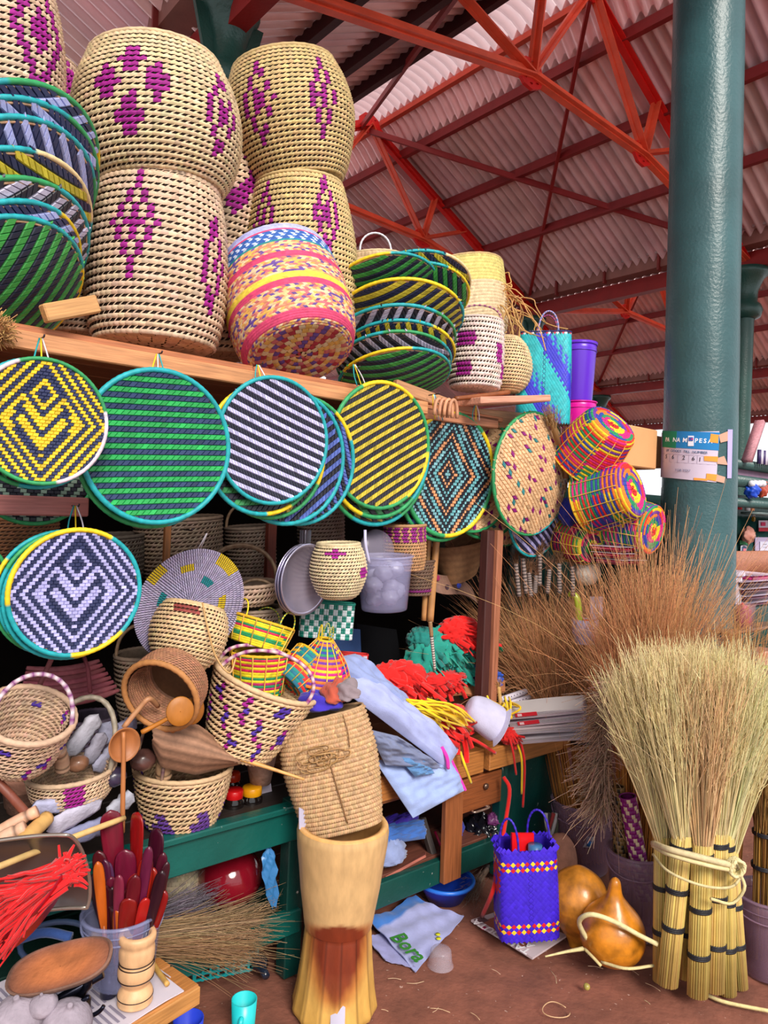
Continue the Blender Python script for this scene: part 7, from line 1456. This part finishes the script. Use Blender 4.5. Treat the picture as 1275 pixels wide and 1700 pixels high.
# notices on the green partition
def notice(lab, u0, v0, u1, v1, c, name='notice', cat='notice', inner=None):
    p = [fs(u0, v1, -.22), fs(u1, v1, -.22), fs(u1, v0, -.22), fs(u0, v0, -.22)]; mb = MB(); slab(mb, bil(p, 3, 3), .004, C(c)); e = thing(name, lab, cat, (p[0]+p[1])/2); wpart('sheet', mb, 'paper', e, False)
    for (a0, b0, a1, b1, cc) in inner or []:
        q = [fs(x_, y_, -.214) for x_, y_ in ((a0, b1), (a1, b1), (a1, b0), (a0, b0))]; mb = MB(); slab(mb, bil(q, 2, 2), .002, C(cc)); wpart('print', mb, 'paper', e, False)
notice('white and red logo sticker on the green partition at the right edge', 1260, 864, 1275, 882, '#d8c8d8', inner=[(1260, 876, 1275, 882, '#c0283c'), (1264, 867, 1271, 873, '#d02a60')])
notice('tear-off calendar on a white backing board at the right edge', 1254, 892, 1290, 926, '#b8a8c8', 'calendar', 'calendar', [(1262, 899, 1290, 922, '#d8d4e8'), (1266, 903, 1273, 904.5, '#5a5a78'), (1266, 908, 1273, 909.5, '#5a5a78'), (1269, 914, 1272, 919, '#2a2a50')])
notice('small green label above the shield sticker', 1229, 897, 1241, 904, '#4aa86a', 'label', 'label')
p = fs(1234, 915, -.215); k = p[1]/FPX; e = thing('shield_sticker', 'white shield shaped sticker on the green partition', 'sticker', p)
for sc_, c_, dz in ((1., '#d8d8e4', 0), (.78, '#4a5a7a', .003), (.45, '#d8788a', .006)):
    pts = np.array([(-8, 9), (0, 10.5), (8, 9), (8, 0), (5, -7), (0, -11), (-5, -7), (-8, 0)])*sc_*k; V = np.concatenate([p+pts[:, :1]*A*1.35+pts[:, 1:]*Z+N*(dz+d_) for d_ in (0, .003)]); j = np.arange(8); mb = MB(); mb.add(V, [np.stack([j, (j+1) % 8, (j+1) % 8+8, j+8], 1), np.stack([j[::-1], j+8])], C(c_)); wpart('layer', mb, 'paper', e, False)
# shelf of jars and tubs right of the column
for lab, u, v, w_, h_, c_ in (('red jar on the far shelf right of the thick column', 1226, 846, 10, 14, '#b02030'), ('pale jar on the far shelf right of the thick column', 1241, 848, 8, 14, '#b8c0c8'), ('orange tub on the far shelf next to the padlock', 1248, 848, 8, 14, '#c88a6a')):
    o = fs(u, v, -.15); k = sz(1, o); mb = MB(); mb.lathe([(0, 0), (w_*.55*k, 0), (w_*.55*k, h_*.75*k), (w_*.4*k, h_*.85*k), (w_*.45*k, h_*k), (0, h_*k)], C(c_), 18); single('small_jar', mb, 'plastic', lab, 'jar', 'jars on the far shelf', o)
mb = MB(); a_, b_ = zline(1230, 851, 3.2, 3.9, -.16); mb.box((a_+b_)/2, b_-a_, N*.12, Z*.015, C('#8aa0a0')); wsingle('thin_shelf', mb, 'paint', 'thin pale shelf on the green partition below the jars', 'shelf')
mb = MB(); o = fs(1243, 888, -.18); blob(mb, o, .07, .03, .05, C('#c88878'), .15, 5, 8, flat=False); wsingle('sweet_packet', mb, 'plastic', 'pink food packet pinned under the thin shelf', 'packet')
mb = MB(); o = fs(1251, 862, -.18); mb.box(o, A*.03, N*.015, Z*.03, C('#e0a418'), .004); mb.tubes(arc(o-A*.01+Z*.015, o+A*.01+Z*.015, Z*.02, 8), .004, C('#b0b0b0'), 6); wsingle('padlock', mb, 'metal', 'small brass padlock on the green partition', 'padlock')
def tub(lab, u0, v0, u1, v1, d, c, lid='#d8c8dc', content=True):
    p, q = fs(u0, v1, d), fs(u1, v1, d); h_ = fs(u0, v0, d)[2]-p[2]; w_ = (q-p)@A; o = p+A*w_/2-N*.09; e = thing('food_tub', lab, 'tub', o, None, 'food tubs on the neighbouring stall'); mb = MB(); mb.box(o+Z*h_*.42, A*w_*.92, N*.16, Z*h_*.84, C(c), .01); wpart('contents', mb, 'plastic', e); mb = MB(); mb.box(o+Z*h_*.9, A*w_, N*.18, Z*h_*.18, C(lid), .006); wpart('lid', mb, 'plastic', e)
for lab, a in (('white tub at the right edge below the brown plank', (1216, 948, 1236, 1008, .2, '#d8ccd8')), ('pink lidded tub right of the white tub', (1250, 955, 1290, 966, .2, '#c83070')), ('dark plum tub, upper one of the right stack', (1234, 966, 1290, 976, .22, '#5a2030')), ('dark plum tub, second of the right stack', (1236, 978, 1290, 988, .22, '#6a2a3c')), ('mauve tub, third of the right stack', (1240, 990, 1290, 999, .22, '#7a4058')), ('mauve tub at the bottom of the right stack', (1244, 1001, 1290, 1010, .22, '#8a4a60')),
   ('upper left red tub of the small stack behind the grass', (1032, 908, 1054, 917, .0, '#c82a50')), ('upper right red tub of the small stack behind the grass', (1055, 908, 1077, 917, .0, '#c82a50')), ('middle left red tub of the small stack', (1034, 919, 1055, 928, .0, '#b82448')), ('middle right red tub of the small stack', (1056, 919, 1076, 928, .0, '#c02a4c')), ('lower left red tub of the small stack', (1038, 930, 1056, 939, .0, '#b83a58')), ('lower right red tub of the small stack', (1057, 930, 1075, 939, .0, '#b02a48'))): tub(lab, *a)
mb = MB(); o = fs(1232, 1048, .3); k = sz(1, o); mb.lathe([(0, 0), (15*k, 0), (19*k, 44*k), (20*k, 46*k), (17*k, 44*k), (14*k, 3*k), (0, 3*k)], C('#d0a0a8'), 24); single('clear_tub', mb, 'clear', 'clear cup of red chips at the right edge', 'tub', None, o); mb = MB(); blob(mb, o+Z*.05, 14*k, 14*k, 26*k, C('#c04a4a'), .2, 9, 5); wsingle('red_chips', mb, 'plastic', 'red chips heaped in the clear cup at the right edge', 'chips', kind='stuff')
mb = MB(); o = fs(1268, 1122, .3); blob(mb, o, .06, .06, .05, C('#b8c45a'), .12, 6, 7, flat=False); wsingle('cabbage', mb, 'stone', 'pale green cabbage at the right picture edge', 'cabbage'); fbox('dark green crate at the right edge beside the cup', 1245, 1010, 1300, 1050, .25, '#24443f', 'green_crate', 'crate', .2, 'paint'); fbox('purple tub under the green crate at the right edge', 1243, 1085, 1258, 1124, .28, '#3a2440', 'purple_tub', 'tub', .1, 'plastic')
fbox('pink packet right of the purple tub', 1260, 1085, 1290, 1124, .28, '#c88a7a', 'pink_packet', 'packet', .1, 'plastic'); fbox('brown wooden counter front at the right edge behind the reeds', 1222, 1126, 1300, 1300, .34, '#6a4438', 'wood_counter', 'counter', .5, 'wood_x')
fbox('thin wooden display board under the clear cup at the right edge', 1214, 1050, 1300, 1056, .34, '#7a5a48', 'display_board', 'board', .35, 'wood_x'); fbox('thin wooden board under the stacked tubs at the right edge', 1214, 1010, 1246, 1014, .24, '#7a5a48', 'display_board', 'board', .2, 'wood_x')
# green panel behind the rainbow baskets
fbox('dark green board behind the hanging rainbow baskets and fly whisks', 838, 800, 1105, 1180, -.68, '#0d3f3a', 'partition_board', 'board', .03, 'paint')
# litter on the floor
for q in range(13):
    p = onz(rng.uniform(620, 1260), rng.uniform(1600, 1695), .004); a = rng.uniform(0, 3.14); d = np.array((math.cos(a), math.sin(a), 0))*rng.uniform(.012, .04); mb = MB(); mb.tubes(crom(np.array([p-d, p+np.array((d[1], -d[0], 0))*.2, p+d]), 6), .0012, vary(C('#c8a888'), 1, .1)[0], 4); wsingle('straw_bit', mb, 'straw', 'loose bit of straw on the red earth floor', 'straw', 'straw bits on the floor')
mb = MB(); p = onz(974, 1638, .012); blob(mb, p, .012, .012, .012, C('#b0a050'), .05, 3, 3, flat=False, m=10, n=12); wsingle('round_seed', mb, 'skin', 'small round yellowish seed on the floor in front of the gourds', 'seed')
mb = MB(); t = np.linspace(.3, 6.0, 24); p = onz(922, 1676, .004); mb.tubes(p+np.stack([.045*np.cos(t)*(1-.3*np.sin(t)), .04*np.sin(t), 0*t], -1), .002, C('#c8a078'), 5); wsingle('rubber_band', mb, 'cord', 'twisted rubber band on the floor near the bottom edge', 'rubber band')
